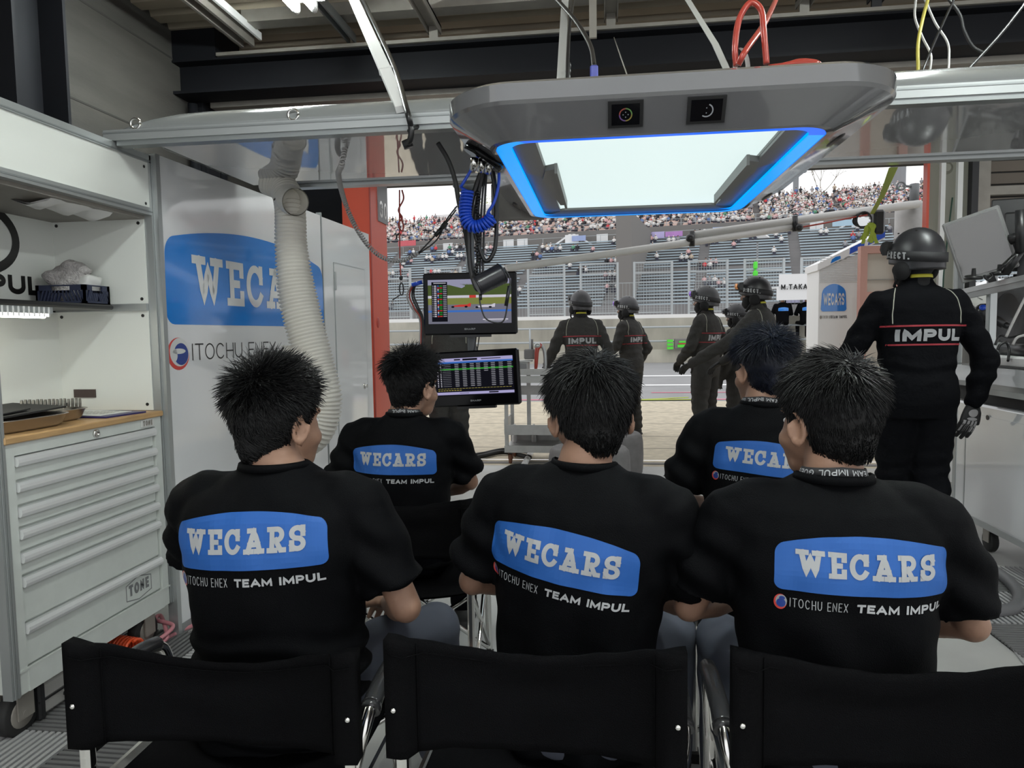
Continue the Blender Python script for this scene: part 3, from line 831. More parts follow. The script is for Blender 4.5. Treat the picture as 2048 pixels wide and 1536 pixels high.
p = PY(480,212,5.85); b = MB(); b.box((p[0],5.80,p[2]-.10),(9,5.9,p[2]+.10)); b.box((p[0],5.74,p[2]-.12),(9,5.96,p[2]-.10)); b.box((p[0]-.1,5.78,p[2]-.13),(p[0]+.03,5.92,p[2]+.16)); struct('beam_shutter', b, [M_steel2], 'thinner dark beam behind the main beam', 'beam')
zb2 = p[2]
b = MB(); b.box((-2.9,YB+.12,3.02),(9,YB+.30,3.06)); struct('trim_10', b, [M_zinc], 'pale ledge behind the dark beam', 'ledge')
b = MB(); b.box((-2.6,6.30,zb2-.55),(9,6.75,zb2+.25)); struct('trim_11', b, [M_deck_gap], 'dark shutter box over the garage mouth', 'shutter box')
b = MB(); b.box((-2.0,6.24,zb2-.30),(9,6.30,zb2-.10)); b.box((-2.0,6.24,zb2-.02),(9,6.30,zb2+.12)); struct('trim_12', b, [M_deck], 'brown slats of the rolled shutter over the mouth', 'shutter')
# end wall pieces beside the mouth
b = MB(); b.box((-3.05,6.35,0),(-2.35,6.6,3.0)); struct('wall_end', b, [M_steel], 'dark wall end behind the white panels', 'wall')
# red pillar with bay number
rX = -1.95; ry0, ry1 = PX(744,600,rX)[1], PX(777,600,rX)[1]
b = MB(); b.box((rX-.24,ry0,0),(rX,ry1,2.6)); b.box((rX-.002,ry0-.004,0),(rX+.006,ry0+.02,2.6), 1)
pl = struct('pillar_left', b, [M_red, M_red_dark], 'orange-red pillar with the bay number', 'pillar')
sy0 = PX(755,420,rX)[1]; z0, z1 = PX(756,442,rX)[2], PX(757,360,rX)[2]
b = MB(); b.box((rX,sy0,z0),(rX+.012,ry1+.01,z1)); sg = tag(obj('bay_sign', b, [M_sign_grey]), 'grey plate numbered 30 on the red pillar', 'sign')
p = PX(758,434,rX); tx, tw = text2d('30', .145, .17, gap=.2, width=(ry1-sy0)*.80); obj('numeral', place2d(tx, (rX+.013,sy0+(ry1-sy0)*.12,p[2]), (0,1,0), (0,0,1), (1,0,0)), [M_print_panel], sg)
b = MB(); b.ell(tuple(PX(756,645,rX)), (.008,.04,.05)); struct('trim_13', b, [M_red_dark], 'oval cover plate on the red pillar', 'cover')
# right pillar group and half open shutter of the next bay
a0, a1, a2, a3 = [PY(x,420,6.4)[0] for x in (1846,1872,1905,1933)]
b = MB(); b.box((a0,6.335,0),(a0+.02,6.41,3.0), 1); b.box((a0+.02,6.36,0),(a1,6.40,3.0)); b.box((a1,6.32,0),(a1+.035,6.42,3.0), 2); b.box((a1+.035,6.36,0),(a2,6.7,3.0)); b.box((a2,6.32,0),(a2+.04,6.6,3.0), 2); b.box((a2+.05,6.39,0),(a3,6.6,3.0)); b.box((a3,6.32,.0),(a3+.05,6.6,3.0), 3)
struct('pillar_right', b, [M_beige, M_red, M_white_matt, M_steel2], 'beige steel pillar beside the next bay', 'pillar')
c = PY(1890,337,6.38); b = MB(); b.lathe([(.05,0),(.055,-.03),(.03,-.035),(.03,-.05)], (c[0],6.39,c[2]), 'y', 16); tag(obj('speaker_cap', b, [M_beige]), 'round beige cap at the top of the right pillar', 'cap')
b = MB(); zs = 2.18; X0 = a3+.12
k = 0
while zs < 3.2:
    b.box((X0,6.45,zs),(9,6.50,zs+.085)); b.box((X0,6.47,zs+.085),(9,6.49,zs+.10), 1); zs += .10
struct('shutter_right', b, [M_shutter, M_deck_gap], 'half open brown slatted shutter of the next bay', 'shutter')
b = MB(); b.box((X0-.06,6.36,1.9),(X0+.04,6.46,3.0)); b.box((X0,6.38,2.38),(9,6.44,2.45)); struct('trim_14', b, [M_zinc], 'pale guide rail and bar of the right shutter', 'rail')
cgr = bez([PY(1905,395,6.3),PY(1896,470,6.32),PY(1888,540,6.32),PY(1886,575,6.32)], 8); b = MB(); b.tube(cgr, .006, 6); tag(obj('green_cord', b, [mat('green_cord',(.01,.05,.03),.6)]), 'thin dark green cord down the right pillar', 'cord')
# ------------------------------------------------------------------ people
def sring(c, X, Yv, rx, ry, n=28, e=2.3):
    c = np.array(c, float); out = []
    for k in range(n):
        a = 2*math.pi*k/n; ca, sa = math.cos(a), math.sin(a)
        out.append(c + np.array(X)*rx*math.copysign(abs(ca)**(2/e), ca) + np.array(Yv)*ry*math.copysign(abs(sa)**(2/e), sa))
    return out

def head_solid(mb, HC, Rh, s=1.0, ears=True, grow=0.0):
    """skull, face, nose, ears in head space (x right, y forward, z up, centre between the ears)"""
    def E(c, r, R=None, n=18, m=12):
        R2 = Rh if R is None else Rh @ R
        mb.ell(HC + Rh @ (np.array(c)*s), np.array(r)*s+grow, n, m, R=R2)
    E((0,-.012,.035), (.074,.094,.086)); E((0,-.035,.01), (.066,.07,.075))
    E((0,.035,-.02), (.060,.058,.075)); E((0,.045,-.075), (.047,.045,.036)); E((0,.052,-.05), (.052,.04,.045))
    E((0,.062,-.095), (.024,.022,.016)); E((.035,.05,-.03), (.03,.032,.028)); E((-.035,.05,-.03), (.03,.032,.028))
    E((0,.074,.028), (.05,.018,.012))
    if grow == 0:
        mb.chain([HC+Rh@(np.array(p)*s) for p in [(0,.088,.015),(0,.098,-.008),(0,.106,-.025)]], [.007*s,.009*s,.012*s], 10)
        for sx in (1,-1): E((.012*sx,.095,-.028), (.009,.011,.008), n=10, m=7)
        E((0,.088,-.058), (.024,.010,.006), n=12, m=7); E((0,.087,-.068), (.021,.010,.006), n=12, m=7)
    if ears and grow == 0:
        for sx in (1,-1):
            A = Rh @ Rz(sx*-0.45) @ Rx(-0.18)
            c = HC+Rh@(np.array((.077*sx,-.012,-.008))*s)
            ring = []
            for k in range(17):
                a = (k/16*1.55*math.pi) - 0.45*math.pi
                ring.append(c + A@(np.array((0.010*sx, -.016*math.cos(a)*1.0-.004, .029*math.sin(a)*-1+.004))*s))
            mb.chain(ring, [.0055*s]*17, 8)
            mb.ell(c, np.array((.006,.015,.026))*s, 10, 8, R=A)
            mb.ell(c+A@(np.array((.004*sx,.002,-.027))*s), np.array((.006,.008,.009))*s, 8, 6, R=A)

def hand_mesh(wrist, aim, palm_n, side, curl=0.5, s=1.0, grow=0.0, thumb_out=0.7, voxel=0.0032, spread=1.0):
    """palm, four fingers of unequal length with bent knuckles, thumb from the palm's side"""
    wrist = np.array(wrist, float); f = np.array(aim, float); f /= np.linalg.norm(f)
    nrm = np.array(palm_n, float); nrm -= (nrm@f)*f; nrm /= np.linalg.norm(nrm)
    lat = np.cross(f, nrm)*side           # towards the thumb
    W = lambda a, b, c: wrist + s*(a*lat+b*f+c*nrm)
    mb = MB()
    rs = []
    for b, hw, th in [(-.02,.024,.019),(.0,.026,.018),(.03,.036,.016),(.06,.041,.0145),(.085,.041,.012),(.095,.038,.009)]:
        rs.append([W(hw*ca, b, th*sa) + grow*(ca*lat+sa*nrm) for ca, sa in [(math.cos(2*math.pi*k/20), math.sin(2*math.pi*k/20)) for k in range(20)]])
    mb.rings(rs)
    mb.ell(W(.022,.03,.008), np.array((.018,.030,.014))*s+grow, 12, 8, R=np.array([lat, f, nrm]).T)
    for i, (la, L) in enumerate([(.030,.078),(.0105,.087),(-.0105,.081),(-.030,.064)]):
        p = np.array(W(la*spread, .085 - abs(la)*.15, 0.0)); ang = 0.12+.05*i; pts = [p]; rr = [.0095, .0088, .0082, .0070]
        d0 = f + lat*la*3.0*(spread-0.55)
        for k, fr in enumerate((.45,.30,.25)):
            ang += curl*(0.75 if k else .55)
            dd = d0*math.cos(ang)+nrm*math.sin(ang); dd /= np.linalg.norm(dd)
            p = p + s*L*fr*dd; pts.append(p)
        mb.chain(pts, [r*s+grow for r in rr], 10)
    d = lat*thumb_out+f*(1-.45*thumb_out)+nrm*.35; d /= np.linalg.norm(d)
    p0 = W(.026,.018,.006); p1 = p0+s*.036*d; d2 = d*.75+f*.45+nrm*.12; d2 /= np.linalg.norm(d2)
    p2 = p1+s*.032*d2; p3 = p2+s*.024*(d2*.8+f*.3)
    mb.chain([p0,p1,p2,p3], [(.013*s)+grow, .0108*s+grow, .0098*s+grow, .008*s+grow], 10)
    return remesh(mb, voxel, 2)

def add_hair(root, HC, Rh, style, m, s=1.0, seed=1):
    r = np.random.default_rng(seed)
    mb = MB()
    C = np.array((0,-.014,.034)); RAD = np.array((.0765,.0985,.0935))
    def limit(az):     # lowest z of hair by bearing: -90 back, 0 side, 90 front
        xs = [-90,-55,-32,-16,-4,8,14,40,65,90]; zs = [style.get('nape',-.088),style.get('nape',-.088)+.004,-.066,-.045,.012,.004,-.02,.045,.072,.080]
        return np.interp(az, xs, zs)
    def on_skull(d, k=1.0):
        p = C + d*RAD*k
        if p[2] < .0 and p[1] < .02: # the back of the head runs in to the neck below the ears
            t = min(1, -p[2]/.06); bk = min(1, max(0, (.02-p[1])/.05)); p[0] *= 1-.16*t*bk; p[1] = p[1]*(1-.10*t)-.030*t*bk; p[2] *= 1+.8*bk
        return p
    # scalp shell
    n, mm = 60, 40; idx = {}
    for i in range(mm+1):
        t = math.pi*i/mm
        for k in range(n):
            a = 2*math.pi*k/n; d = np.array([math.sin(t)*math.cos(a), math.sin(t)*math.sin(a), math.cos(t)])
            p = on_skull(d, 1.0)
            az = math.degrees(math.atan2(p[1]+.014, abs(p[0])+1e-9))
            lim = limit(az); up = np.clip((p[2]-lim)/.05, 0, 1); k2 = 1.0+(.075 if p[2] > .0 else .030)*up*style.get('vol',1)
            if p[2] < lim: k2 = 0.97
            q = on_skull(d, k2)
            q = q+d*0.004*noise.noise(Vector(d*9))
            idx[i,k] = len(mb.v); mb.v.append(tuple(HC+Rh@(q*s)))
    for i in range(mm):
        for k in range(n):
            f = (idx[i,k], idx[i+1,k], idx[i+1,(k+1)%n], idx[i,(k+1)%n])
            zc = [np.array(mb.v[j]) for j in f]; pl = [Rh.T@(z-HC)/s for z in zc]
            c = sum(pl)/4; az = math.degrees(math.atan2(c[1]+.014, abs(c[0])+1e-9))
            if c[2] > limit(az)-.004: mb.f.append(f); mb.mi.append(0); mb.sm.append(True)
    # strands
    N = style.get('n', 4200); Lt, Ls = style['top'], style['side']; crown = np.array(style.get('crown', (0,-.55,.83))); crown /= np.linalg.norm(crown)
    made = 0
    while made < N:
        d = r.normal(size=3); d /= np.linalg.norm(d)
        p = on_skull(d, 1.035); az = math.degrees(math.atan2(p[1]+.014, abs(p[0])+1e-9))
        if p[2] < limit(az)+r.uniform(-.003,.006): continue
        made += 1
        up = np.clip((p[2]-.035)/.06, 0, 1)
        L = (Ls*(1-up)+Lt*up)*r.uniform(.65,1.2)
        low = np.clip((p[2]-limit(az))/.07, .34, 1); L *= low
        nrm = d/RAD; nrm /= np.linalg.norm(nrm)
        # combing: away from the crown whorl, plus a style direction
        fl = d-crown; fl -= (fl@nrm)*nrm; fl /= np.linalg.norm(fl)+1e-6
        sw = np.cross(nrm, fl); fl = fl+r.normal(size=3)*.9*math.exp(-((1-d@crown)/.06)**2)
        comb = fl*style.get('flow',1)+sw*style.get('swirl',.25)+np.array(style.get('dir',(0,0,0)))
        # clumping by a smooth noise field
        cl = np.array([noise.noise(Vector(d*style.get('clump',7)+Vector((3*j,seed,0)))) for j in range(3)])
        comb = comb+cl*style.get('mess',.6)+r.normal(size=3)*style.get('fray',.15)
        comb -= (comb@nrm)*nrm; comb /= np.linalg.norm(comb)+1e-6
        lift = style.get('lift',.5)*(.22+.78*up)*r.uniform(.7,1.3)
        pts = [p]; dirn = nrm*lift+comb*(1-.5*lift); dirn /= np.linalg.norm(dirn)
        q = p; segs = 5
        for k in range(segs):
            q = q+dirn*L/segs
            dirn = dirn+comb*style.get('bend',.12)-np.array((0,0,1))*style.get('grav',.10)+cl*.12
            e = (q-C)/(RAD*1.03); le = np.linalg.norm(e)
            if le < 1: q = C+e/le*RAD*1.03
            dirn /= np.linalg.norm(dirn); pts.append(q)
        w = style.get('w',.0016)*r.uniform(.7,1.3)
        mb.tube([HC+Rh@(np.array(x)*s) for x in pts], [w, w, w*.9, w*.75, w*.5, w*.12], 3, 0, cap=False)
    o = obj('hair', mb, [m], root, local=True)
    return o

def cloth_wrinkle(me, fn):
    V, F = mesh_arrays(me); N = mesh_normals(me)
    d = np.array([fn(v, n) for v, n in zip(V, N)])
    set_verts(me, V+N*d[:, None])

def back_print(root, shirt, sme, T, z0=.0, tilt=0.0, cx=0.0, s=1.0):
    """the printed badge and the line of names under it"""
    w, h = .315*s, .105*s
    bd = badge2d(w, h, 44, 10, arch=.22, r=.14, skew=.022)
    tx, tw = text2d('WECARS', .046*s, .20, gap=.10, font=SLAB, mi=1, width=.245*s)
    lg = merge((disc2d(.012*s, .012*s, .011*s, .0145*s), 0,0,0,2), (disc2d(.0135*s, .0135*s, .0095*s, .012*s), 0,0,.0004,3), (disc2d(.013*s, .010*s, .0078*s, .0082*s), 0,0,.0008,4), (disc2d(.0145*s, .0195*s, .005*s, .0035*s), 0,0,.0008,4))
    t1, w1 = text2d('ITOCHU ENEX', .0165*s, .085, gap=.16, mi=3, width=.098*s)
    t2, w2 = text2d('TEAM IMPUL', .0155*s, .26, gap=.16, mi=3, width=.165*s, slant=.05)
    art = merge((bd, 0,0,0,0), (tx, .035*s,.030*s,.0008,1), (lg, 0.0,-.036*s,0,None), (t1, .027*s,-.031*s,0,3), (t2, .140*s,-.0305*s,0,1))
    ca, sa = math.cos(tilt), math.sin(tilt)
    U = T[0]@np.array((ca,0,sa)); V = T[0]@np.array((-sa,0,ca)); D = T[0]@np.array((0,1,0))
    O = T[1]+T[0]@np.array((cx,-.5,z0))-U*w/2-V*h/2
    pr = wrap2d(art, O, U, V, D, bvh_of(sme), .0016)
    return obj('back_print', pr, [M_blue, M_print_white, M_logo_red, M_print_dim, M_logo_navy], shirt, 'blue badge with white slab lettering and a line of white names', local=True)

def lanyard(root, N, Rn, text, tilt=.35, rx=.066, ry=.07, phase=0.0):
    """black woven neck band with white lettering turned upside down"""
    n = 64; b = MB(); hw = .0095; outer = []
    path = []
    for k in range(n):
        a = 2*math.pi*k/n
        p = np.array((rx*math.cos(a), ry*math.sin(a)+.008, -.055*max(0, math.sin(a))**1.3 - .006*abs(math.cos(a))))
        path.append(p)
    for hh, off in ((-hw,0),(hw,-.006)):
        outer.append([p+np.array((math.cos(2*math.pi*k/n)*(off), math.sin(2*math.pi*k/n)*off, hh)) for k, p in enumerate(path)])
    inn = [[p-np.array((math.cos(2*math.pi*k/n), math.sin(2*math.pi*k/n), 0))*.0018 for k, p in enumerate(r)] for r in outer]
    loop = [outer[0], outer[1], inn[1], inn[0]]
    b.rings([[np.array(q) for q in r] for r in loop], cap=False, smooth=True, closed=True)
    b.v = [tuple(N+Rn@np.array(p)) for p in b.v]
    o = obj('lanyard', b, [M_strap], root, local=True)
    tx, tw = text2d(text, .0115, .20, gap=.2, wide=1.1)
    out = MB(); out.f, out.mi, out.sm = list(tx.f), list(tx.mi), list(tx.sm)
    for p in tx.v:
        s = tw/2-p[0]; zz = .00575-p[1]            # rotated half a turn
        a = -math.pi/2+phase+s/((rx+ry)/2)
        t = (zz+hw)/(2*hw); off = -.006*t+.0009
        q = np.array((rx*math.cos(a), ry*math.sin(a)+.008, -.055*max(0, math.sin(a))**1.3-.006*abs(math.cos(a)))) + np.array((math.cos(a)*off, math.sin(a)*off, zz))
        out.v.append(tuple(N+Rn@q))
    obj('lettering', out, [M_print_white], o, 'white upside-down lettering', local=True)
    return o

def face_bits(root, HC, Rh, s=1.0):
    e = MB()
    for sx in (1,-1):
        c = np.array((.030*sx,.072,.006))
        e.ell(HC+Rh@(c*s), np.array((.0115,.010,.0068))*s, 12, 8, 0, R=Rh)
        e.ell(HC+Rh@((c+(0,.0085,0))*s), np.array((.0052,.0035,.0052))*s, 10, 6, 1, R=Rh)
    obj('eyes', e, [M_white_matt, M_ink], root, local=True)
    bmb = MB()
    for sx in (1,-1):
        bmb.tube([HC+Rh@(np.array(p)*s) for p in [(.014*sx,.086,.027),(.03*sx,.083,.033),(.05*sx,.068,.028)]], [.0028*s,.003*s,.0015*s], 6)
    obj('eyebrows', bmb, [M_hair], root, local=True)

def seated(label, loc, yaw, lean=0.05, roll=0.0, twist=0.0, tall=1.0, wide=1.0, head=(0,0,0), hoff=(0,0), style=None, hairm=None,
           lan=None, lan_phase=0.0, arms=None, seed=1, print_tilt=0.0, print_z=.345, print_cx=0.0, knees=None, trouser=None, fold='h', print_s=1.0):
    root = thing('person', label, 'person', (loc[0], loc[1], 0), yaw, 'seated guests in black shirts')
    piv = np.array((0,0,.50)); RT = Rz(twist)@Rx(-lean)@Ry(roll)
    T = lambda p: piv+RT@(np.array(p, float)*np.array((wide,wide,tall)))
    KN = {sd: np.array((knees or {}).get(sd, (.15*sd,.44,.475))) for sd in (1,-1)}
    sx_ = .176
    shoulders = {1: T((sx_,.0,.462)), -1: T((-sx_,.0,.462))}
    neck = T((0,.0,.53)); Rl = Rz(twist)@Rx(-lean*.4)@Ry(roll*.4)
    HS = 1.05; HC = neck+Rl@np.array((hoff[0], .045+hoff[1], .114+(hoff[2] if len(hoff) > 2 else 0)))
    Rh = Rz(twist+head[0])@Rx(-head[1])@Ry(head[2])
    # ---- body: one continuous surface
    b = MB()
    tors = [(-.08,.15,.11,0),(0,.15,.11,0),(.15,.145,.10,0),(.3,.16,.105,0),(.42,.15,.085,0),(.5,.08,.06,0),(.55,.055,.052,.005)]
    b.rings([[piv+RT@(q*np.array((wide,wide,tall))) for q in sring((0,cy,z),(1,0,0),(0,1,0),rx,ry)] for z, rx, ry, cy in tors])
    b.chain([T((0,-.005,.47)), neck+RT@np.array((0,.006,.02)), HC+Rh@np.array((0,-.02,-.05))], [.062,.056,.056], 18)
    head_solid(b, HC, Rh, HS)
    A = arms or {}
    wr = {}
    for sd in (1,-1):
        el, wt = A.get(sd, ((.27*sd,.02,.71),(.10*sd,.32,.63)))
        S = shoulders[sd]; el = np.array(el); wt = np.array(wt)
        b.chain([S, S+(el-S)*.5, el, el+(wt-el)*.35, wt], [.036,.038,.035,.038,.026], 14)
        wr[sd] = (wt, wt-el)
        hip = np.array((.09*sd,0,.48)); kn = KN[sd]; an = np.array((KN[sd][0]*.95,.46,.10))
        b.chain([hip, kn, an], [.085,.055,.04], 14)
        b.chain([an, an+np.array((0,.12,-.055))], [.04,.03], 10)
    body = remesh(b, .0062, 3)
    bm = to_mb(body)
    for sd in (1,-1):
        wt, ax = wr[sd]; hm = hand_mesh(wt+ax/np.linalg.norm(ax)*.012, ax+np.array((0,0.02,-.03)), (-.35*sd,-.2,-.9), sd, .45)
        bm = merge((bm,0,0,0,0), (to_mb(hm),0,0,0,0)); bpy.data.meshes.remove(hm)
    bpy.data.meshes.remove(body)
    obj('body', bm, [M_skin], root, local=True)
    face_bits(root, HC, Rh, HS)
    # ---- T-shirt
    c = MB()
    W = wide
    secs = [(-.10,.168,.128,.0),(-.03,.176,.132,.0),(.06,.176,.128,0),(.16,.176,.120,0),(.26,.186,.122,-.002),(.36,.196,.120,-.004),(.43,.196,.108,-.004),(.475,.172,.092,-.002),(.505,.125,.076,0),(.527,.086,.066,.003),(.541,.066,.061,.005)]
    c.rings([[T(q) for q in sring((0,cy,z),(1,0,0),(0,1,0),rx,ry,36,2.35)] for z, rx, ry, cy in secs])
    for sd in (1,-1):
        S = shoulders[sd]; el = np.array(A.get(sd, ((.27*sd,.02,.71),))[0]); d = el-S; L = np.linalg.norm(d); d /= L
        c.chain([T((.09*sd,0,.466)), T((.145*sd,0,.456)), S+d*.03], [.058,.068,.068], 16)
        e1 = S+d*min(L*.80, .235)
        c.tube([S-d*.01, S+d*.05, S+d*.12, e1], [.060,.069,.069,.073], 20)
    sh = remesh(c, .0072, 5)
    sd0 = seed*3.7
    def wr_fn(v, n):
        q = RT.T@(v-piv); z = q[2]/tall; a = .0
        lo = np.clip((.20-z)/.16, 0, 1)
        if fold == 'h':
            a += lo*.0105*math.sin(z*105+2.2*noise.noise(Vector((q[0]*6, sd0, z*5)))*2+q[0]*5)
        else:
            a += np.clip((.32-z)/.2, 0, 1)*.009*math.sin((q[0]+q[2]*.35)*46+3.0*noise.noise(Vector((q[0]*3, sd0, z*4))))
        a += .0075*noise.noise(Vector((q[0]*9+sd0, q[1]*9, q[2]*7)))+.0030*noise.noise(Vector((q[0]*25+sd0, q[1]*25, q[2]*19)))
        ax = np.clip((abs(q[0])/wide-.15)/.06, 0, 1)*np.clip((.46-z)/.1, 0, 1)*np.clip((z-.18)/.08, 0, 1)
        a += ax*.008*math.sin(z*62+q[0]*40+sd0)
        return a
    cloth_wrinkle(sh, wr_fn)
    for p in sh.polygons: p.use_smooth = True
    shirt = obj('shirt', sh, [M_shirt], root, local=True)
    # collar rib
    cb = MB(); pts = []
    for k in range(40):
        a = 2*math.pi*k/40; pts.append(T((.066*math.cos(a), .0635*math.sin(a)+.004, .541-.018*max(0,math.sin(a)))))
    cb.rings([[p+RT@np.array((math.cos(2*math.pi*i/40)*ox, math.sin(2*math.pi*i/40)*ox, oz)) for i, p in enumerate(pts)] for ox, oz in ((.010,-.010),(.006,.004),(.001,.006),(0,-.01))], cap=False, closed=True)
    obj('collar', cb, [M_shirt], shirt, local=True)
    back_print(root, shirt, sh, (RT, T((0,0,0))), print_z, print_tilt, print_cx, print_s)
    # ---- trousers
    t = MB()
    t.rings([sring((0,cy,z),(1,0,0),(0,1,0),rx,ry) for z, rx, ry, cy in [(.415,.165,.125,.0),(.47,.175,.135,0),(.55,.168,.13,0),(.60,.155,.115,0)]])
    for sd in (1,-1):
        t.chain([(.095*sd,.0,.49),np.array((.045*sd,.0,.245))+KN[sd]*.53,KN[sd],(KN[sd][0]*.97,.47,.30),(KN[sd][0]*.95,.455,.115)], [.10,.085,.070,.062,.062], 16)
    tm = remesh(t, .011, 4)
    cloth_wrinkle(tm, lambda v, n: .006*noise.noise(Vector((v[0]*11+sd0, v[1]*9, v[2]*11))))
    obj('trousers', tm, [trouser or M_trouser], root, local=True)
    for sd in (1,-1):
        k = MB(); ax_ = KN[sd][0]*.95; k.chain([(ax_,.44,.055),(ax_+.005*sd,.50,.05),(ax_+.01*sd,.60,.035)], [.045,.045,.035], 14)
        k.box((ax_-.045,.39,.0),(ax_+.045,.63,.022))
        km = remesh(k, .007, 3); obj('shoe', km, [M_black_matt], root, local=True)
    add_hair(root, HC, Rh, style, hairm or M_hair, s=HS, seed=seed)
    if lan: lanyard(root, T((0,.0,.553)), Rz(twist)@Rx(-lean-.05)@Ry(roll), lan, phase=lan_phase)
    return root

# ------------------------------------------------------------------ pit crew
def crew(label, loc, yaw, height=1.78, lean=0.0, head=(0,0,0), arms=None, lens=None, helmet=None, suit=None, name_wide=.30, legs=None, big_print=True, glove_patch=False, voxel=.011, cap=True, seed=1, bulk=1.0):
    root = thing('person', label, 'person', (loc[0], loc[1], loc[2]), yaw, 'pit crew in dark coveralls')
    k = height/1.78
    suit = suit or M_suit; helmet = helmet or M_helmet_g
    piv = np.array((0,0,.95*k)); RT = Rx(-lean)
    T = lambda p: piv+RT@((np.array(p, float)-np.array((0,0,.95)))*k)
    k2 = k*1.08; HC = T((0,.035,1.615)); Rh = Rz(head[0])@Rx(-head[1])@Ry(head[2])
    sh = {sd: T((.182*sd*bulk,0,1.405)) for sd in (1,-1)}
    A = arms or {}
    L = legs or {}
    b = MB(); b.rings([[T(q) for q in sring((0,0,z),(1,0,0),(0,1,0),rx,ry)] for z, rx, ry in [(.85,.14,.10),(.95,.15,.11),(1.1,.13,.09),(1.3,.15,.10),(1.42,.14,.08),(1.5,.06,.055)]])
    b.chain([T((0,0,1.44)), T((0,.005,1.52)), HC+Rh@np.array((0,-.02,-.05))*k], [.058,.056,.056], 14)
    head_solid(b, HC, Rh, k2)
    c = MB()
    c.rings([[T(q*np.array((bulk,bulk,1))) for q in sring((0,cy,z),(1,0,0),(0,1,0),rx,ry,32,2.3)] for z, rx, ry, cy in
        [(.80,.165,.12,0),(.88,.185,.14,-.005),(.97,.182,.142,-.005),(1.06,.172,.128,0),(1.15,.18,.125,0),(1.27,.198,.132,0),(1.36,.20,.125,0),(1.42,.185,.108,0),(1.465,.13,.085,0),(1.49,.085,.07,.003),(1.52,.068,.064,.005),(1.535,.066,.062,.006)]])
    gl = []
    for sd in (1,-1):
        el, wt, gcurl, gn = A.get(sd, ((.27*sd,-.02,1.14),(.27*sd,.06,.90),.35,(-sd,0,0)))
        S = sh[sd]; el = np.array(el)*k; wt = np.array(wt)*k
        b.chain([S, el, wt], [.05,.038,.028], 12)
        c.chain([T((.09*sd,0,1.435)), S, S+(el-S)*.5, el, el+(wt-el)*.5, wt], [.055,.068*bulk,.066*bulk,.062*bulk,.060*bulk,.046], 16)
        gl.append((sd, wt, wt-el, gcurl, gn))
        hip, kn, an = L.get(sd, ((.095*sd,0,.90),(.105*sd,.02,.50),(.11*sd,-.02,.10)))
        hip, kn, an = [np.array(q)*k for q in (hip, kn, an)]
        b.chain([hip, kn, an], [.08,.05,.04], 12)
        c.chain([hip, hip*.5+kn*.5, kn, kn*.5+an*.5, an+np.array((0,0,.02))], [.118,.107,.090,.080,.072], 16)
        kk = MB(); kk.chain([an+np.array((0,-.02,-.045)), an+np.array((0,.05,-.05)), an+np.array((.01*sd,.16,-.06))], [.048,.046,.038], 12)
        kk.box((an[0]-.045, an[1]-.07, an[2]-.10*k), (an[0]+.045, an[1]+.20, an[2]-.075*k))
        obj('shoe', remesh(kk, .009, 3), [M_black_matt], root, local=True)
    bm = remesh(b, .010, 2); obj('body', bm, [M_skin], root, local=True)
    cm = remesh(c, voxel, 4)
    s0 = seed*2.3
    def wf(v, n):
        a = .007*noise.noise(Vector((v[0]*8+s0, v[1]*8, v[2]*10)))+.004*noise.noise(Vector((v[0]*20+s0, v[1]*20, v[2]*28)))
        z = v[2]/k
        a += .006*math.sin(v[2]*75+4*noise.noise(Vector((v[0]*5, v[1]*5+s0, v[2]*4))))*(np.clip((.75-z)/.2,0,1)*.8+np.clip(1-abs(z-1.06)/.1,0,1))
        if abs(v[0]) > .22: a += .0035*math.sin(v[2]*60+v[1]*30+s0)
        return a
    cloth_wrinkle(cm, wf)
    for p in cm.polygons: p.use_smooth = True
    co = obj('coverall', cm, [suit], root, local=True)
    bv = bvh_of(cm)
    # band with the team name between two red pipings, front and back
    nx, w = 34, .40*bulk
    for face in ((-1, 1) if big_print else ()):
        U = RT@np.array((1.0*-face,0,0)); V = RT@np.array((0,0,1.0)); D = RT@np.array((0,-1.0*face,0))
        O = T((0,0,1.235))-D*.6+V*0
        art = MB()
        for zz in (.044,-.054): _stroke(art, [(-w/2, zz), (w/2, zz)], .009, .01, 0)
        tx, tw = text2d('IMPUL', .062, .30, gap=.16, mi=1, width=name_wide)
        art = merge((art,0,0,0,None), (tx, -tw/2, -.036, 0, 1))
        pr = wrap2d(art, O, U, V, D, bv, .0025)
        obj('back_print' if face < 0 else 'chest_print', pr, [M_redpipe, M_print_white], co, 'white team lettering between two red lines', local=True)
    # light piping over the shoulders
    for sd in (1,-1):
        for fy in (-1,1):
            pp = MB()
            line = [(.105*sd,1.50),(.150*sd,1.44),(.170*sd,1.36),(.172*sd,1.29)]
            pts = []
            for q in bez([(a, z, 0) for a, z in line], 8):
                h = bv.ray_cast(Vector(T((q[0], fy*.6, q[1]))), Vector(RT@np.array((0,-fy,0.0))))
                if h[0] is not None: pts.append(np.array(h[0])+RT@np.array((0,fy*.002,0)))
            if len(pts) > 2: pp.tube(pts, .003, 5); obj('piping', pp, [M_pipe_w], co, local=True)
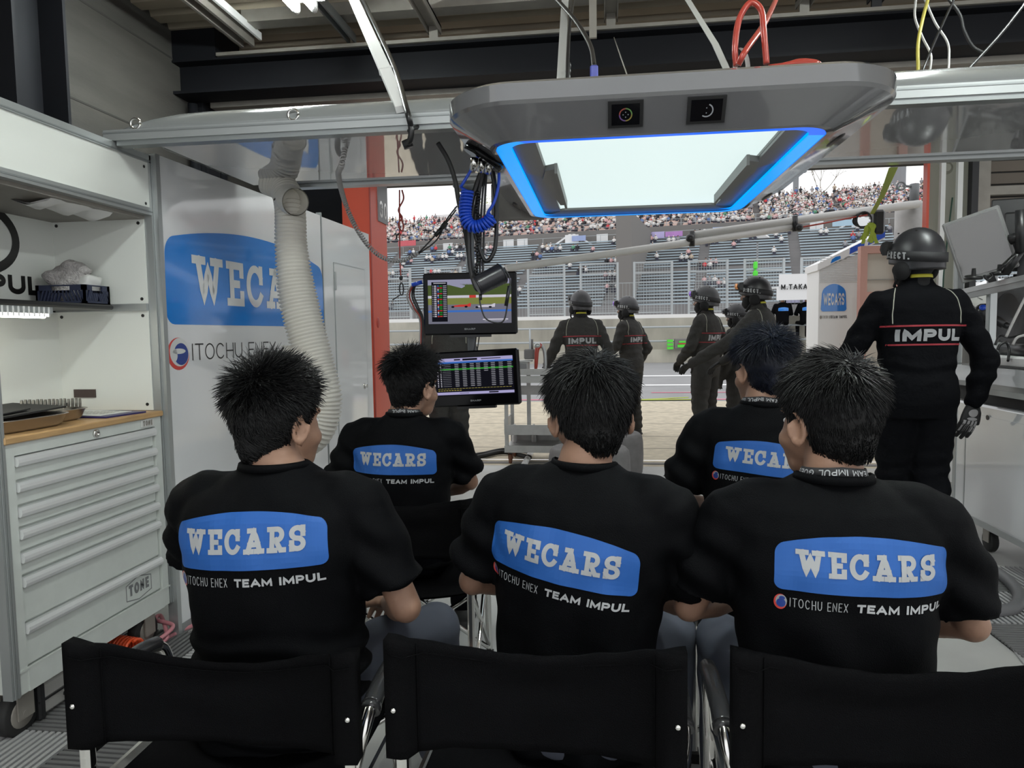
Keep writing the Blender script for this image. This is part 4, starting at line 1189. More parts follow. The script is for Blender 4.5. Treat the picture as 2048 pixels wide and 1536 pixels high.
    # gloves
    for sd, wt, ax, gc, gn in gl:
        ax = ax/np.linalg.norm(ax)
        g = hand_mesh(wt+ax*.02, ax, gn, sd, gc, (1.18 if glove_patch else 1.05)*k, .0018, voxel=.004 if not glove_patch else .003)
        gm = to_mb(g)
        gm.tube([wt-ax*.03, wt+ax*.0, wt+ax*.03], [.040,.037,.030], 14)
        go = obj('glove', gm, [M_black_matt], root, local=True)
        if glove_patch and sd == 1:
            gb = bvh_of(g); lat = np.cross(ax, np.array(gn)/np.linalg.norm(gn))*sd
            art = MB(); sN = np.array(gn, float); sN -= (sN@ax)*ax; sN /= np.linalg.norm(sN); bk = -sN
            for (u, v, rx, ry) in [(.0,.045,.027,.022),(.004,.078,.030,.009)]:
                art = merge((art,0,0,0,None), (disc2d(u, v, rx, ry, 0, 20, 4),0,0,0,0))
            O = wt+ax*.02-bk*-.3
            pr = wrap2d(art, wt+ax*.02+bk*.3, lat, ax, -bk, gb, .0012)
            for i, la in enumerate((.031,.0105,-.0105,-.031)):
                for j, (v0, v1) in enumerate(((.095,.112),(.118,.132),(.138,.148))):
                    a2 = MB(); _stroke(a2, [(la*1.05, v0), (la*1.05, v1)], .014, .004, 0)
                    q = wrap2d(a2, wt+ax*.02+bk*.3, lat, ax, -bk, gb, .0012); pr = merge((pr,0,0,0,0), (q,0,0,0,0))
            for v0, v1 in ((.03,.048),(.054,.072)):
                a2 = MB(); _stroke(a2, [(.045+v0*.5, v0), (.045+v1*.5, v1)], .012, .004, 0)
                q = wrap2d(a2, wt+ax*.02+bk*.3, lat, ax, -bk, gb, .0012); pr = merge((pr,0,0,0,0), (q,0,0,0,0))
            obj('knuckle_patch', pr, [M_glove_p], go, 'grey patches on the back of the hand', local=True)
    # balaclava: head cover, open at the eyes
    h = MB(); head_solid(h, HC, Rh, k2, ears=False, grow=.006)
    h.chain([T((0,0,1.49)), T((0,.005,1.53)), HC+Rh@np.array((0,-.015,-.06))*k], [.074,.066,.066], 16)
    h.ell(HC+Rh@np.array((0,.05,-.075))*k, np.array((.05,.062,.045))*k, 14, 10, R=Rh)
    hm = remesh(h, .009, 3); V, F = mesh_arrays(hm)
    lm = (V-HC)@Rh/k2
    keep = [f for f in F if not (np.mean([lm[i][1] for i in f]) > .055 and -.022 < np.mean([lm[i][2] for i in f]) < .04 and abs(np.mean([lm[i][0] for i in f])) < .058)]
    hb = MB(); hb.add(V, keep, 0, True); obj('balaclava', hb, [M_bala], root, local=True)
    bpy.data.meshes.remove(hm)
    # helmet shell with brim line, ear pads, goggle strap, goggles pushed up
    hk = k*1.17; hp = lambda p: HC+Rh@(np.array(p)*hk)
    m = MB(); prof = []; n = 36
    def shell(z, grow=0.0):
        t = np.clip((z+.0)/.135, 0, 1); f = math.sqrt(max(0, 1-t**2.3)); return (.098*f+grow, .122*f+grow)
    levels = [-.030,-.02,.0,.03,.06,.085,.105,.12,.129,.134]
    rr = []
    for z in levels:
        rx, ry = shell(max(z, 0)); 
        if z < 0: rx, ry = .099, .121
        rr.append([hp((rx*math.cos(2*math.pi*j/n), -.012+ry*math.sin(2*math.pi*j/n), z+.02+(-.028 if math.sin(2*math.pi*j/n) < .1 and z < 0 else 0)+(.02*max(0, math.sin(2*math.pi*j/n))**2 if z <= 0 else 0))) for j in range(n)])
    m.rings(rr)
    ho = obj('helmet', m, [helmet], root, local=True)
    v = MB()
    for sd in (1,-1):
        for q in ((.045*sd,.045,.135),(.045*sd,-.045,.138),(.0,-.095,.10)):
            v.ell(hp(q), (.006,.006,.004), 8, 6)
    obj('vent', v, [M_black], ho, local=True)
    ep = MB()
    for sd in (1,-1):
        ep.ell(hp((.088*sd,-.01,-.035)), np.array((.022,.042,.045))*hk, 14, 10, R=Rh)
        ep.tube([hp((.09*sd,.01,-.06)), hp((.075*sd,.04,-.10)), hp((.03*sd,.06,-.125))], .008, 6)
    obj('ear_pad', ep, [M_bala], ho, local=True)
    st = MB(); n = 72; band = []
    for ex, hz in ((.0075,-.021),(.0085,.021)):
        ring = []
        for j in range(n):
            a = 2*math.pi*j/n; z = .030+.020*math.sin(a)+hz
            t = np.clip((z-.02)/.135, 0, 1); f = math.sqrt(1-t**2.3)
            ring.append(hp(((.098*f+ex)*math.cos(a), -.012+(.122*f+ex)*math.sin(a), z)))
        band.append(ring)
    inner = [[hp((Rh.T@(np.array(q)-HC)/hk)*np.array((.97,.97,1))) for q in r] for r in band]
    st.rings([band[0], band[1], inner[1], inner[0]], cap=False, closed=True)
    so = obj('goggle_strap', st, [M_strap], ho, local=True)
    out = MB()
    for sd in (1,-1):
        tx, tw = text2d('D:RECT.', .031, .22, gap=.2, width=.120)
        b0 = len(out.v)
        for p in tx.v:
            sgn = -sd   # reads left to right from outside
            a = (math.pi/2 - sd*math.pi/2) + (p[0]-tw/2+.0)/.112 + sd*.20
            z = .030+.020*math.sin(a)+p[1]-.0155
            t = np.clip((z-.02)/.135, 0, 1); f = math.sqrt(1-t**2.3)
            out.v.append(tuple(hp(((.098*f+.0095)*math.cos(a), -.012+(.122*f+.0095)*math.sin(a), z))))
        for f, i, sm in zip(tx.f, tx.mi, tx.sm): out.f.append(tuple(q+b0 for q in f)); out.mi.append(0); out.sm.append(False)
    obj('lettering', out, [M_print_white], so, 'white lettering on the goggle strap', local=True)
    gg = MB(); rows = []
    for (yo, zo, ex) in [(.0,-.03,.0),(.028,-.028,.0),(.036,.0,.0),(.03,.03,.0),(.0,.034,.0)]:
        rows.append([hp((x, .113-6.5*x*x*.9+yo*.9, .075+zo+abs(x)*-.06)) for x in np.linspace(-.082,.082,17)])
    gg.rings([[r[i] for r in rows] for i in range(17)], 0, True)
    g_o = obj('goggles', gg, [M_black], ho, local=True)
    ln = MB(); rows = []
    for yo, zo in [(.0335,-.021),(.042,.0),(.036,.023)]:
        rows.append([hp((x, .113-6.5*x*x*.9+yo*.9, .075+zo+abs(x)*-.06)) for x in np.linspace(-.068,.068,15)])
    vs = [p for r in rows for p in r]; ln.add(vs, [(j*15+i, j*15+i+1, (j+1)*15+i+1, (j+1)*15+i) for j in range(2) for i in range(14)], 0, True)
    obj('lens', ln, [lens or M_lens_d], g_o, local=True)
    # lime tag on the collar
    yb = MB(); yb.rings([[T((.071*math.cos(a)*e, .068*math.sin(a)*e+.004, z)) for a in [math.pi*1.2+math.pi*.6*j/14 for j in range(15)]] for e, z in ((1.0,1.528),(1.03,1.530),(1.0,1.546),(.97,1.546))], cap=False, smooth=True, closed=True)
    obj('collar_tab', yb, [M_yellow], co, local=True)
    return root

STY = {
 'spiky': dict(top=.052, side=.030, lift=.75, mess=.55, fray=.30, n=6500, w=.0013, bend=.05, grav=.02, clump=9, vol=1.05, swirl=.2, nape=-.095, dir=(.15,-.1,.2)),
 'tousled': dict(top=.060, side=.030, lift=.62, mess=1.3, fray=.25, n=5200, w=.0013, bend=.10, grav=.06, clump=6, nape=-.068, swirl=.5),
 'smooth': dict(top=.060, side=.045, lift=.34, mess=.35, fray=.12, n=7000, w=.0013, bend=.16, grav=.10, clump=8, nape=-.080, vol=1.1),
 'wavy': dict(top=.066, side=.026, lift=.42, mess=.8, fray=.10, n=6000, w=.0014, bend=.16, grav=.06, clump=5, nape=-.066, dir=(.5,.1,.1), vol=1.3, swirl=.3),
 'combed': dict(top=.052, side=.028, lift=.36, mess=.35, fray=.14, n=7000, w=.0013, bend=.14, grav=.08, clump=8, nape=-.066, swirl=.4),
}
# ------------------------------------------------------------------ ceiling fittings
def track(name, label, pa, pb, w, h, m, cat='rail'):
    pa, pb = np.array(pa), np.array(pb); d = pb-pa; L = np.linalg.norm(d); d /= L; s = np.cross(d, (0,0,1)); s /= np.linalg.norm(s)
    b = MB()
    for a, c in ((-.5,-.3),(.3,.5)): 
        b.prism([pa+s*w*a, pa+s*w*c, pa+s*w*c+np.array((0,0,h)), pa+s*w*a+np.array((0,0,h))], pb-pa)
    b.prism([pa-s*w/2+np.array((0,0,h)), pa+s*w/2+np.array((0,0,h)), pa+s*w/2+np.array((0,0,h*1.25)), pa-s*w/2+np.array((0,0,h*1.25))], pb-pa)
    return tag(obj(name, b, [m]), label, cat)
q = PZ(525,118,3.34); track('door_track', 'steel door track on the ceiling near the left wall', (q[0],1.0,3.34), (q[0],4.88,3.34), .10, .07, M_zinc, 'track')
q2 = PZ(555,118,3.38); track('perforated_channel', 'pale perforated channel beside the ceiling door track', (q2[0]-.0,1.0,3.38), (q2[0],4.88,3.38), .09, .04, M_white_matt, 'channel')
q3 = PZ(720,100,3.36); track('cable_rail', 'grey aluminium cable rail right of the ceiling lamp', (q3[0],.8,3.34), (q3[0],4.95,3.34), .055, .05, M_alu_dark, 'rail')
b = MB(); zc = 3.36; yy = PZ(560,45,3.4)[1]; b.box((-2.4,yy,3.42),(6,yy+.12,3.50)); tag(obj('ceiling_purlin', b, [M_zinc]), 'brownish channel across the ceiling behind the lamp', 'channel')
for px, py, lab in ((868,92,'short angled bracket between ribs and beam left of the grey strap'),(1222,68,'short steel bracket on the beam above the light box middle'),(1608,42,'short steel bracket on the beam right of the red hoses'),(1752,38,'dark hanging bracket on the beam near the right cables')):
    q = PY(px, py, YB-.1); b = MB(); b.box((q[0]-.045,YB-.9,3.40),(q[0]+.045,YB-.06,3.415)); b.box((q[0]-.045,YB-.9,3.36),(q[0]-.038,YB-.06,3.415)); b.box((q[0]+.038,YB-.9,3.36),(q[0]+.045,YB-.06,3.415)); b.box((q[0]-.03,YB-.11,3.30),(q[0]+.03,YB-.09,3.41))
    tag(obj('roof_bracket', b, [M_zinc if px != 1752 else M_steel2]), lab, 'bracket')
def lamp(x, y0, y1, z, label):
    t = thing('ceiling_lamp', label, 'lamp', (x,y1,z), 0, 'fluorescent lamps')
    b = MB(); b.box((x-.12,y0,z+.05),(x+.12,y1,z+.10)); obj('housing', b, [M_white_matt], t)
    for s in (-.055,.055):
        b = MB(); b.tube([(x+s,y0+.03,z),(x+s,y1-.03,z)], .017, 10); tb = obj('tube', b, [M_tube], t)
        b = MB(); b.tube([(x+s,y1-.05,z),(x+s,y1,z)], .019, 8); b.box((x+s-.02,y1-.02,z),(x+s+.02,y1,z+.06)); b.box((x+s-.02,y0,z-.0),(x+s+.02,y0+.02,z+.06)); obj('socket', b, [M_white_matt], tb)
q = PZ(612,22,3.25); lamp(q[0], q[1]-1.25, q[1], 3.25, 'lit twin tube lamp on the ceiling left of the white bar')
lamp(1.9, 2.55, 3.8, 3.25, 'added unseen twin tube lamp on the right side of the ceiling')  # this lamp and the next two added out of view to brighten the garage
lamp(-.2, .0, 1.25, 3.25, 'added unseen twin tube lamp above the seated guests')
lamp(2.4, .0, 1.25, 3.25, 'added unseen twin tube lamp at the right rear of the garage')
# pipes on left wall
for i, px in enumerate((386,402,425,441)):
    q = PX(px, 225, -2.98); b = MB(); b.tube([(-2.98,q[1],.0),(-2.98,q[1],3.02)], .035, 10); tag(obj('wall_pipe', b, [M_steel]), 'dark vertical pipe under the left end of the beam', 'pipe', 'pipes under the beam end')

# ------------------------------------------------------------------ white tool station on the left
FX, Y0, Y1, BX = -1.865, 1.99, 2.79, -2.325
t = thing('workstation_frame', 'white panelled tool station frame with aluminium edges on the left', 'workstation', (-2.1,2.4,0))
b = MB()
for (x,y) in ((FX-.03,Y1),(BX,Y1),(BX,Y0-.4),(FX-.03,1.955)): 
    b.box((x,y,.16),(x+.034,y+.034,2.06))
    b.box((x+.035,y+.008,.16),(x+.038,y+.013,2.06)); b.box((x+.035,y+.021,.16),(x+.038,y+.026,2.06))
obj('post', b, [M_alu], t)
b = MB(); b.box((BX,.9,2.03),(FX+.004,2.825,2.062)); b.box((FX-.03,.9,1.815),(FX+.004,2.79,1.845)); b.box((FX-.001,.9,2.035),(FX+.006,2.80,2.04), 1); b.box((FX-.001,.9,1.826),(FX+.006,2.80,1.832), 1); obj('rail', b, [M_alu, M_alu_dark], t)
b = MB(); b.box((FX-.02,.9,1.845),(FX-.004,2.79,2.03)); fp = obj('fascia_panel', b, [M_white_board], t)
b = MB()
for z in (1.86,2.01): b.lathe([(.006,0),(.006,.002)], (FX-.004,2.765,z), 'x', 10)
obj('screw', b, [M_ink], fp)
b = MB(); b.box((BX,.9,1.80),(FX-.03,2.79,1.815)); obj('top_panel', b, [M_zinc], t)
b = MB(); b.box((BX,1.1,1.0),(BX+.012,2.79,1.42)); b.box((BX,1.1,1.43),(BX+.012,2.79,1.80)); bp = obj('back_panel', b, [M_white_board], t)
b = MB(); b.box((BX+.012,2.784,1.0),(FX-.03,2.789,1.42)); b.box((BX+.012,2.784,1.45),(FX-.03,2.789,1.80)); sp = obj('side_panel', b, [M_white_board], t)
b = MB(); b.box((BX+.012,2.772,1.42),(FX-.03,2.789,1.45)); obj('side_rail', b, [M_alu], t)
b = MB()
for x in (BX+.03,FX-.055):
    for z in (1.025,1.40,1.47,1.785): b.lathe([(.007,0),(.007,.002)], (x,2.782,z), 'y', 10)
obj('screw', b, [M_ink], sp)
b = MB(); b.box((BX+.07,2.778,1.055),(BX+.17,2.784,1.09)); so = obj('socket_outlet', b, [mat('brown_outlet',(.06,.04,.035),.4)], t)
# black logo on the back panel: part of a ring and the end of the name
lx = BX+.0135 
b = MB(); ring = []
c = PX(-45,472,lx); 
for k in range(49):
    a = 2*math.pi*k/48; ring.append((.175*math.cos(a), .125*math.sin(a)))
_stroke(b, ring, .036, .02, 0)
lo_ = place2d(b, (lx,c[1],c[2]), (0,1,0), (0,0,1), (1,0,0))
p0 = PX(84,590,lx); tx, tw = text2d('IMPUL', .075, .27, gap=.16, wide=1.25)
lt = place2d(tx, (lx,p0[1]-tw,1.487), (0,1,0), (0,0,1), (1,0,0))
obj('logo', merge((lo_,0,0,0,0),(lt,0,0,0,0)), [M_ink], bp, 'black ring emblem and black lettering on the white panel')
# shelf and led bar
b = MB(); b.bbox((BX+.01,1.1,1.425),(-2.02,2.745,1.445), .006); obj('shelf', b, [M_black], t)
l = thing('led_bar', 'lit ribbed light bar under the dark shelf', 'lamp', (-2.05,2.0,1.40)); b = MB(); b.box((-2.09,1.2,1.40),(-2.03,2.42,1.425)); obj('holder', b, [M_alu], l)
b = MB(); b.tube([(-2.06,1.2,1.395),(-2.06,2.41,1.395)], .012, 10); obj('tube', b, [M_ledbar], l)
b = MB()
for k in range(40): y = 1.5+k*.023; b.box((-2.035,y,1.388),(-2.028,y+.006,1.424))
obj('rib', b, [M_white_matt], l)

# crate with towel and parts bag on the shelf
ct = thing('folding_crate', 'small navy folding crate with slotted sides on the shelf', 'crate', (-2.16,2.69,1.445))
cx0, cx1, cy0, cy1, cz0, cz1 = -2.265, -2.05, 2.615, 2.762, 1.446, 1.523
for nm, (x0,x1,y0,y1) in (('front_side',(cx1-.008,cx1,cy0,cy1)),('rear_side',(cx0,cx0+.008,cy0,cy1)),('end_side',(cx0,cx1,cy1-.008,cy1)),('end_side',(cx0,cx1,cy0,cy0+.008))):
    b = MB(); along_y = (y1-y0) > (x1-x0); L = (y1-y0) if along_y else (x1-x0); a = y0 if along_y else x0
    def bx(u0, u1, z0, z1):
        if along_y: b.box((x0,a+u0,z0),(x1,a+u1,z1))
        else: b.box((a+u0,y0,z0),(a+u1,y1,z1))
    bx(0, L, cz0, cz0+.012); bx(0, .015, cz0, cz1); bx(L-.015, L, cz0, cz1); bx(0, L*.3, cz1-.022, cz1); bx(L*.7, L, cz1-.022, cz1); bx(L*.3, L*.7, cz1-.032, cz1-.022); bx(L*.3, L*.7, cz1-.005, cz1)
    nb = 12
    for i in range(nb):
        u = .015+(L-.03)*i/nb; du = .016
        P = [(u,cz0+.012),(u+.007,cz0+.012),(u+.007+du,cz1-.022),(u+du,cz1-.022)] if i < nb/2 else [(u+du,cz0+.012),(u+du+.007,cz0+.012),(u+.007,cz1-.022),(u,cz1-.022)]
        P = [(min(p,L),z) for p, z in P]
        if along_y: b.prism([(x0,a+p,z) for p, z in P], (x1-x0,0,0))
        else: b.prism([(a+p,y0,z) for p, z in P], (0,y1-y0,0))
    obj(nm, b, [M_navy], ct)
b = MB(); b.box((cx0,cy0,cz0),(cx1,cy1,cz0+.004)); obj('bottom', b, [M_navy], ct)
s = MB(); 
for i in range(5): s.ell((-2.20+.008*i,2.685+.004*i,1.475+.027*i), (.055+.008*i,.050-.003*abs(i-2),.034))
s.ell((-2.225,2.665,1.565), (.045,.04,.03)); s.ell((-2.165,2.70,1.60), (.05,.045,.03))
me = remesh(s, .009, 2); cloth_wrinkle(me, lambda v, n: .010*noise.noise(Vector((v[0]*22, v[1]*22, v[2]*40))))
tag(obj('towel', me, [M_cloth_grey]), 'crumpled grey towel heaped in the navy crate', 'towel')
s = MB(); s.box((-2.135,2.665,1.455),(-2.065,2.75,1.565)); me = remesh(s, .012, 4); cloth_wrinkle(me, lambda v, n: .010*noise.noise(Vector((v[0]*30, v[1]*30, v[2]*30))))
tag(obj('plastic_bag', me, [mat('clear_bag',(.62,.62,.60),.15)]), 'crinkled clear plastic bag behind the towel in the crate', 'bag')
s = MB(); s.rings([[(x, 2.33+.12*math.sin(u), 1.815-.02-.035*math.cos(u)**2*f) for u in np.linspace(-1.4,1.4,16)] for x, f in ((-1.93,.4),(-1.97,1),(-2.03,.8),(-2.08,.3))], cap=False)
me_ = s; b = MB()
rows = []
for i in range(7):
    rows.append([(-1.90-.03*i, 2.30+.045*j+.01*math.sin(i*2), 1.808-.030*math.sin(math.pi*(i)/6)*(1+.4*math.sin(j*2.1))) for j in range(8)])
vs = [p for r in rows for p in r]; b.add(vs, [(i*8+j, i*8+j+1, (i+1)*8+j+1, (i+1)*8+j) for i in range(6) for j in range(7)], 0, True)
b.add([(x,y,z+.006) for x,y,z in vs], [(i*8+j, (i+1)*8+j, (i+1)*8+j+1, i*8+j+1) for i in range(6) for j in range(7)], 0, True)
tag(obj('cloth', b, [M_white_matt]), 'white cloth sagging from the top of the tool station', 'cloth')

# drawer cabinet
c = thing('tool_cabinet', 'light grey seven-drawer tool cabinet with wooden top', 'cabinet', (-2.13,2.39,0))
b = MB(); b.box((BX+.03,Y0,.16),(FX-.02,Y1-.005,.975)); b.box((FX-.02,Y0,.16),(FX,Y0+.035,.975)); b.box((FX-.02,Y1-.045,.16),(FX,Y1-.005,.975)); b.box((FX-.02,Y0+.035,.935),(FX,Y1-.045,.975)); b.box((FX-.02,Y0+.035,.16),(FX+.004,Y1-.045,.235)); b.box((FX,Y0-.002,.235),(FX+.006,Y1-.003,.241))
obj('body', b, [M_cart], c)
b = MB(); b.bbox((BX+.03,Y0-.01,.975),(FX+.012,Y1+.0,.998), .004); obj('worktop', b, [M_wood], c)
tops = [.935,.852,.770,.698,.620,.540,.385]; bots = tops[1:]+[.24]
for i, (z1, z0) in enumerate(zip(tops, bots)):
    b = MB(); b.box((FX-.022,Y0+.04,z0+.004),(FX-.008,Y1-.052,z1-.006)); d = obj('drawer', b, [M_cart], c)
    b = MB(); zc = z1-.020; pr = [(FX-.010,zc+.016),(FX+.004,zc+.015),(FX+.012,zc+.006),(FX+.013,zc-.004),(FX+.009,zc-.015),(FX+.004,zc-.017),(FX-.010,zc-.012)]
    b.prism([(x,Y0+.038,z) for x, z in pr], (0,Y1-Y0-.088,0)); obj('handle', b, [MATS.get('handle_alu') or mat('handle_alu',(.74,.75,.75),.3,metal=.25)], d, 'aluminium full-width handle')
b = MB(); b.lathe([(.015,0),(.015,.008),(.009,.009),(.009,.004),(.003,.004)], (FX,2.394,.955), 'x', 18); obj('lock', b, [M_chrome], c)
b = MB(); b.prism([(FX+.001,2.655,.942),(FX+.001,2.73,.940),(FX+.001,2.733,.968),(FX+.001,2.695,.975),(FX+.001,2.655,.970)], (.004,0,0)); bd = obj('badge', b, [mat('badge_silver',(.66,.66,.64),.3)], c)
tx, tw = text2d('TONE', .022, .28, gap=.14, width=.06); obj('lettering', place2d(tx, (FX+.0056,2.662,.946), (0,1,0), (0,0,1), (1,0,0)), [M_zinc], bd)
lb = MB(); pts = [(2.525,.265),(2.525,.325),(2.60,.345),(2.68,.325),(2.68,.265),(2.60,.250),(2.525,.265)]; _stroke(lb, pts, .004, .05, 0)
tx, tw = text2d('TONE', .045, .26, gap=.14, width=.125); lb = merge((lb,0,0,0,0),(tx,2.54,.278,0,0)); obj('label', place2d(lb, (FX-.0075,0,0), (0,1,0), (0,0,1), (1,0,0)), [mat('label_grey',(.16,.165,.17),.4)], c)
for (x,y) in ((-1.93,Y0+.05),(-1.93,Y1-.10),(-2.34,Y0+.05),(-2.34,Y1-.10)):
    b = MB(); b.lathe([(.0,-.022),(.068,-.022),(.075,-.015),(.075,.015),(.068,.022),(.0,.022)], (x,y,.075), 'x', 24, cap=False); w = obj('wheel', b, [M_black_matt], c)
    b = MB(); b.lathe([(.0,-.026),(.045,-.026),(.05,-.02),(.05,.02),(.045,.026),(.0,.026)], (x,y,.075), 'x', 20, cap=False); obj('hub', b, [M_zinc], w)
    f = MB()
    for s in (-.032,.032): f.box((x+s-.003,y-.03,.06),(x+s+.003,y+.035,.16)); f.lathe([(.012,-.004),(.012,.004)], (x+s,y,.075), 'x', 12)
    f.box((x-.045,y-.045,.155),(x+.045,y+.05,.162)); obj('fork', f, [M_zinc], c)
# trays, strip of washers, clipboard on the top
def tray(x0, x1, y0, y1, z, label, grp='steel trays on the wooden top'):
    b = MB(); n = 24
    def rr(g, zz): 
        cx, cy = (x0+x1)/2, (y0+y1)/2; return [np.array(q) for q in sring((cx,cy,zz),(1,0,0),(0,1,0),(x1-x0)/2+g,(y1-y0)/2+g,n,6)]
    b.rings([rr(-.02,z), rr(-.008,z+.01), rr(.004,z+.04), rr(.010,z+.042), rr(.009,z+.045), rr(.0,z+.043), rr(-.012,z+.012), rr(-.024,z+.004)])
    return tag(obj('steel_tray', b, [M_tray]), label, 'tray', grp)
tray(-2.20,-1.90,2.02,2.33,.999,'shallow steel tray at the front of the wooden top holding black sheets')
tray(-2.28,-1.97,2.36,2.50,.999,'narrow steel tray behind the front tray')
b = MB(); b.prism([(-2.26,2.00,1.05),(-1.93,2.02,1.048),(-1.95,2.36,1.056),(-2.22,2.42,1.062)], (0,0,.006)); b.prism([(-2.15,2.03,1.06),(-1.95,2.05,1.058),(-1.97,2.22,1.064),(-2.13,2.24,1.066)], (0,0,.004)); tag(obj('black_sheets', b, [M_black_matt]), 'black flat sheets lying over the front tray', 'sheet')
b = MB(); p = np.array((-2.17,2.40,1.062)); dd = np.array((.17,.12,-.004)); dd_ = dd/np.linalg.norm(dd)
for k in range(16): b.cyl(p+dd_*.0125*k, p+dd_*(.0125*k+.008), .019-.002*(k % 3 == 0), None, 12)
tag(obj('washer_roll', b, [mat('washer_grey',(.16,.15,.13),.6,var=.4,vscale=60)]), 'row of threaded dark rings lying on the narrow tray', 'rings')
b = MB(); b.prism([(-2.25,2.54,.999),(-1.90,2.50,.999),(-1.87,2.70,.999),(-2.22,2.76,.999)], (0,0,.006)); cl = thing('clipboard', 'navy clipboard with a printed sheet on the wooden top', 'clipboard', (-2.05,2.63,.999)); obj('board', b, [mat('navy_board',(.03,.025,.12),.4)], cl)
b = MB(); b.prism([(-2.22,2.55,1.0055),(-1.94,2.52,1.0055),(-1.92,2.68,1.0055),(-2.20,2.73,1.0055)], (0,0,.002)); pp_ = obj('paper', b, [M_paper], cl)
b = MB()
for i in range(7):
    for j in range(5): b.box((-2.16+.03*i,2.57+.022*j+.0,1.0077),(-2.145+.03*i,2.58+.022*j,1.0082))
obj('print', b, [M_zinc], pp_)
# under the cabinet: aluminium case, orange coil hose, pink hose
k = thing('flight_case', 'silver aluminium case with black corners lying under the tool cabinet', 'case', (-2.0,2.25,0))
b = MB(); b.bbox((-2.30,2.10,.02),(-1.90,2.42,.135), .012); obj('shell', b, [M_alu_case], k)
b = MB()
for z in (.075,): b.box((-2.305,2.095,z),(-1.894,2.425,z+.008))
for (y) in (2.094,2.40): b.bbox((-1.925,y,.015),(-1.893,y+.03,.14), .006)
obj('edge_trim', b, [M_black], k)
b = MB(); b.tube([(-1.892,2.20,.06),(-1.87,2.21,.06),(-1.87,2.31,.06),(-1.892,2.32,.06)], .007, 8); obj('handle', b, [M_black], k)
path = [PZ(205,1292,.06),PZ(270,1296,.06)]; o = coil([PZ(196,1288,.05),PZ(272,1300,.05)], .042, 12, 14)
t = thing('air_gun_hose', 'orange coiled air hose lying by the tool cabinet', 'hose', (-1.77,2.2,0)); b = MB(); b.tube(o, .007, 7); obj('coil', b, [M_hose_orange], t)
b = MB(); b.tube([PZ(272,1300,.04),PZ(290,1306,.03),PZ(318,1316,.03)], .010, 8); b.tube([PZ(318,1316,.03),PZ(330,1312,.06)], .014, 8); b.ell(PZ(332,1305,.07), (.018,.018,.028)); obj('nozzle', b, [M_chrome], t)
h = bez([PZ(270,1297,.02),PZ(300,1260,.02),PY(316,1232,2.55),PZ(335,1275,.02),PZ(300,1290,.02),PZ(330,1272,.02),PZ(420,1240,.02)], 12)
_b = PZ(290,1300,.016); _e = PZ(420,1236,.016); h = bez([_b, _b+np.array((.05,.12,.05)), PY(312,1240,_b[1]+.16), PY(322,1232,_b[1]+.2), PY(334,1270,_b[1]+.1), PZ(326,1283,.02), PZ(300,1294,.02), PZ(330,1278,.016), PZ(370,1258,.016), _e], 10)
b = MB(); b.tube(h, .009, 7); tag(obj('pink_hose', b, [M_hose_pink]), 'thin pink hose looping over the mat by the tool cabinet', 'hose')

# ------------------------------------------------------------------ rib mats on the floor
def ribmat(name, x0, y0, nx, ny, s, label, ms, flip=0):
    t = thing(name, label, 'mat', (x0,y0,0))
    for i in range(nx):
        for j in range(ny):
            m = ms[(i+j+flip) % len(ms)]; X, Y = x0+i*s, y0+j*s; b = MB()
            b.box((X+.002,Y+.002,.001),(X+s-.002,Y+s-.002,.004), 1)
            n = 17
            for r in range(n):
                a = (r+.15)*s/n; w = s/n*.55
                if (i+j) % 2: b.box((X+.003,Y+a,.004),(X+s-.003,Y+a+w,.013))
                else: b.box((X+a,Y+.003,.004),(X+a+w,Y+s-.003,.013))
            obj('tile', b, [m, M_black_matt], t)
ribmat('ribbed_mat', -2.5, 1.25, 3, 4, .40, 'grey ribbed interlocking mat on the floor before the tool cabinet', [M_mat_grey, M_mat_grey, M_mat_lt])
ribmat('ribbed_mat', 1.62, 2.45, 3, 4, .40, 'grey ribbed interlocking mat on the floor before the right cabinet', [M_mat_lt, M_mat_grey])

# ------------------------------------------------------------------ white partition panels with the badge
PA = np.array((-1.843,2.83,0)); ang = math.atan(.0415); PD = np.array((math.sin(ang),math.cos(ang),0)); PN = np.array((math.cos(ang),-math.sin(ang),0)); PZt = 2.07
def pan(d, z, off=0.0): return PA+PD*d+PN*off+np.array((0,0,z))
def hit(px, py):      # distance along the panel and height seen at a pixel
    d = _ray(px, py); o = np.array((0,0,EYE)); tt = ((PA-o)@PN)/(d@PN); p = o+tt*d; return (p-PA)@PD, p[2]
s1, _ = hit(643,500); s2, _ = hit(741,600)
t = thing('partition_panel', 'large white gloss partition panel with a blue badge behind the left guest', 'partition', pan(s1/2,0))
b = MB(); b.prism([pan(0.0,.04),pan(s1-.006,.04),pan(s1-.006,.04,-.035),pan(0.0,.04,-.035)], (0,0,PZt-.04)); obj('sheet', b, [M_white], t)
b = MB(); b.prism([pan(-.028,.0,.004),pan(-.002,.0,.004),pan(-.002,.0,-.04),pan(-.028,.0,-.04)], (0,0,PZt)); obj('edge_profile', b, [M_alu], t)
b = MB(); b.prism([pan(0,.0,.003),pan(s1,.0,.003),pan(s1,.0,-.04),pan(0,.0,-.04)], (0,0,.05)); obj('foot_rail', b, [M_alu_dark], t)
cs = [hit(*q) for q in ((333,650),(343,467),(649,653),(632,520))]
d0, d1 = cs[0][0], cs[2][0]; zb = (cs[0][1]+cs[2][1])/2; zt = cs[1][1]+.07
W = d1-d0; H_ = zt-zb
bd = badge2d(W, H_, 50, 10, arch=.20, r=.12, skew=.03)
l0, l1 = hit(378,515); le, lz0 = hit(440,608); wl = W*.79
tx, tw = text2d('WECARS', H_*.475, .175, gap=.12, font=SLAB, mi=1, step=.05, width=wl)
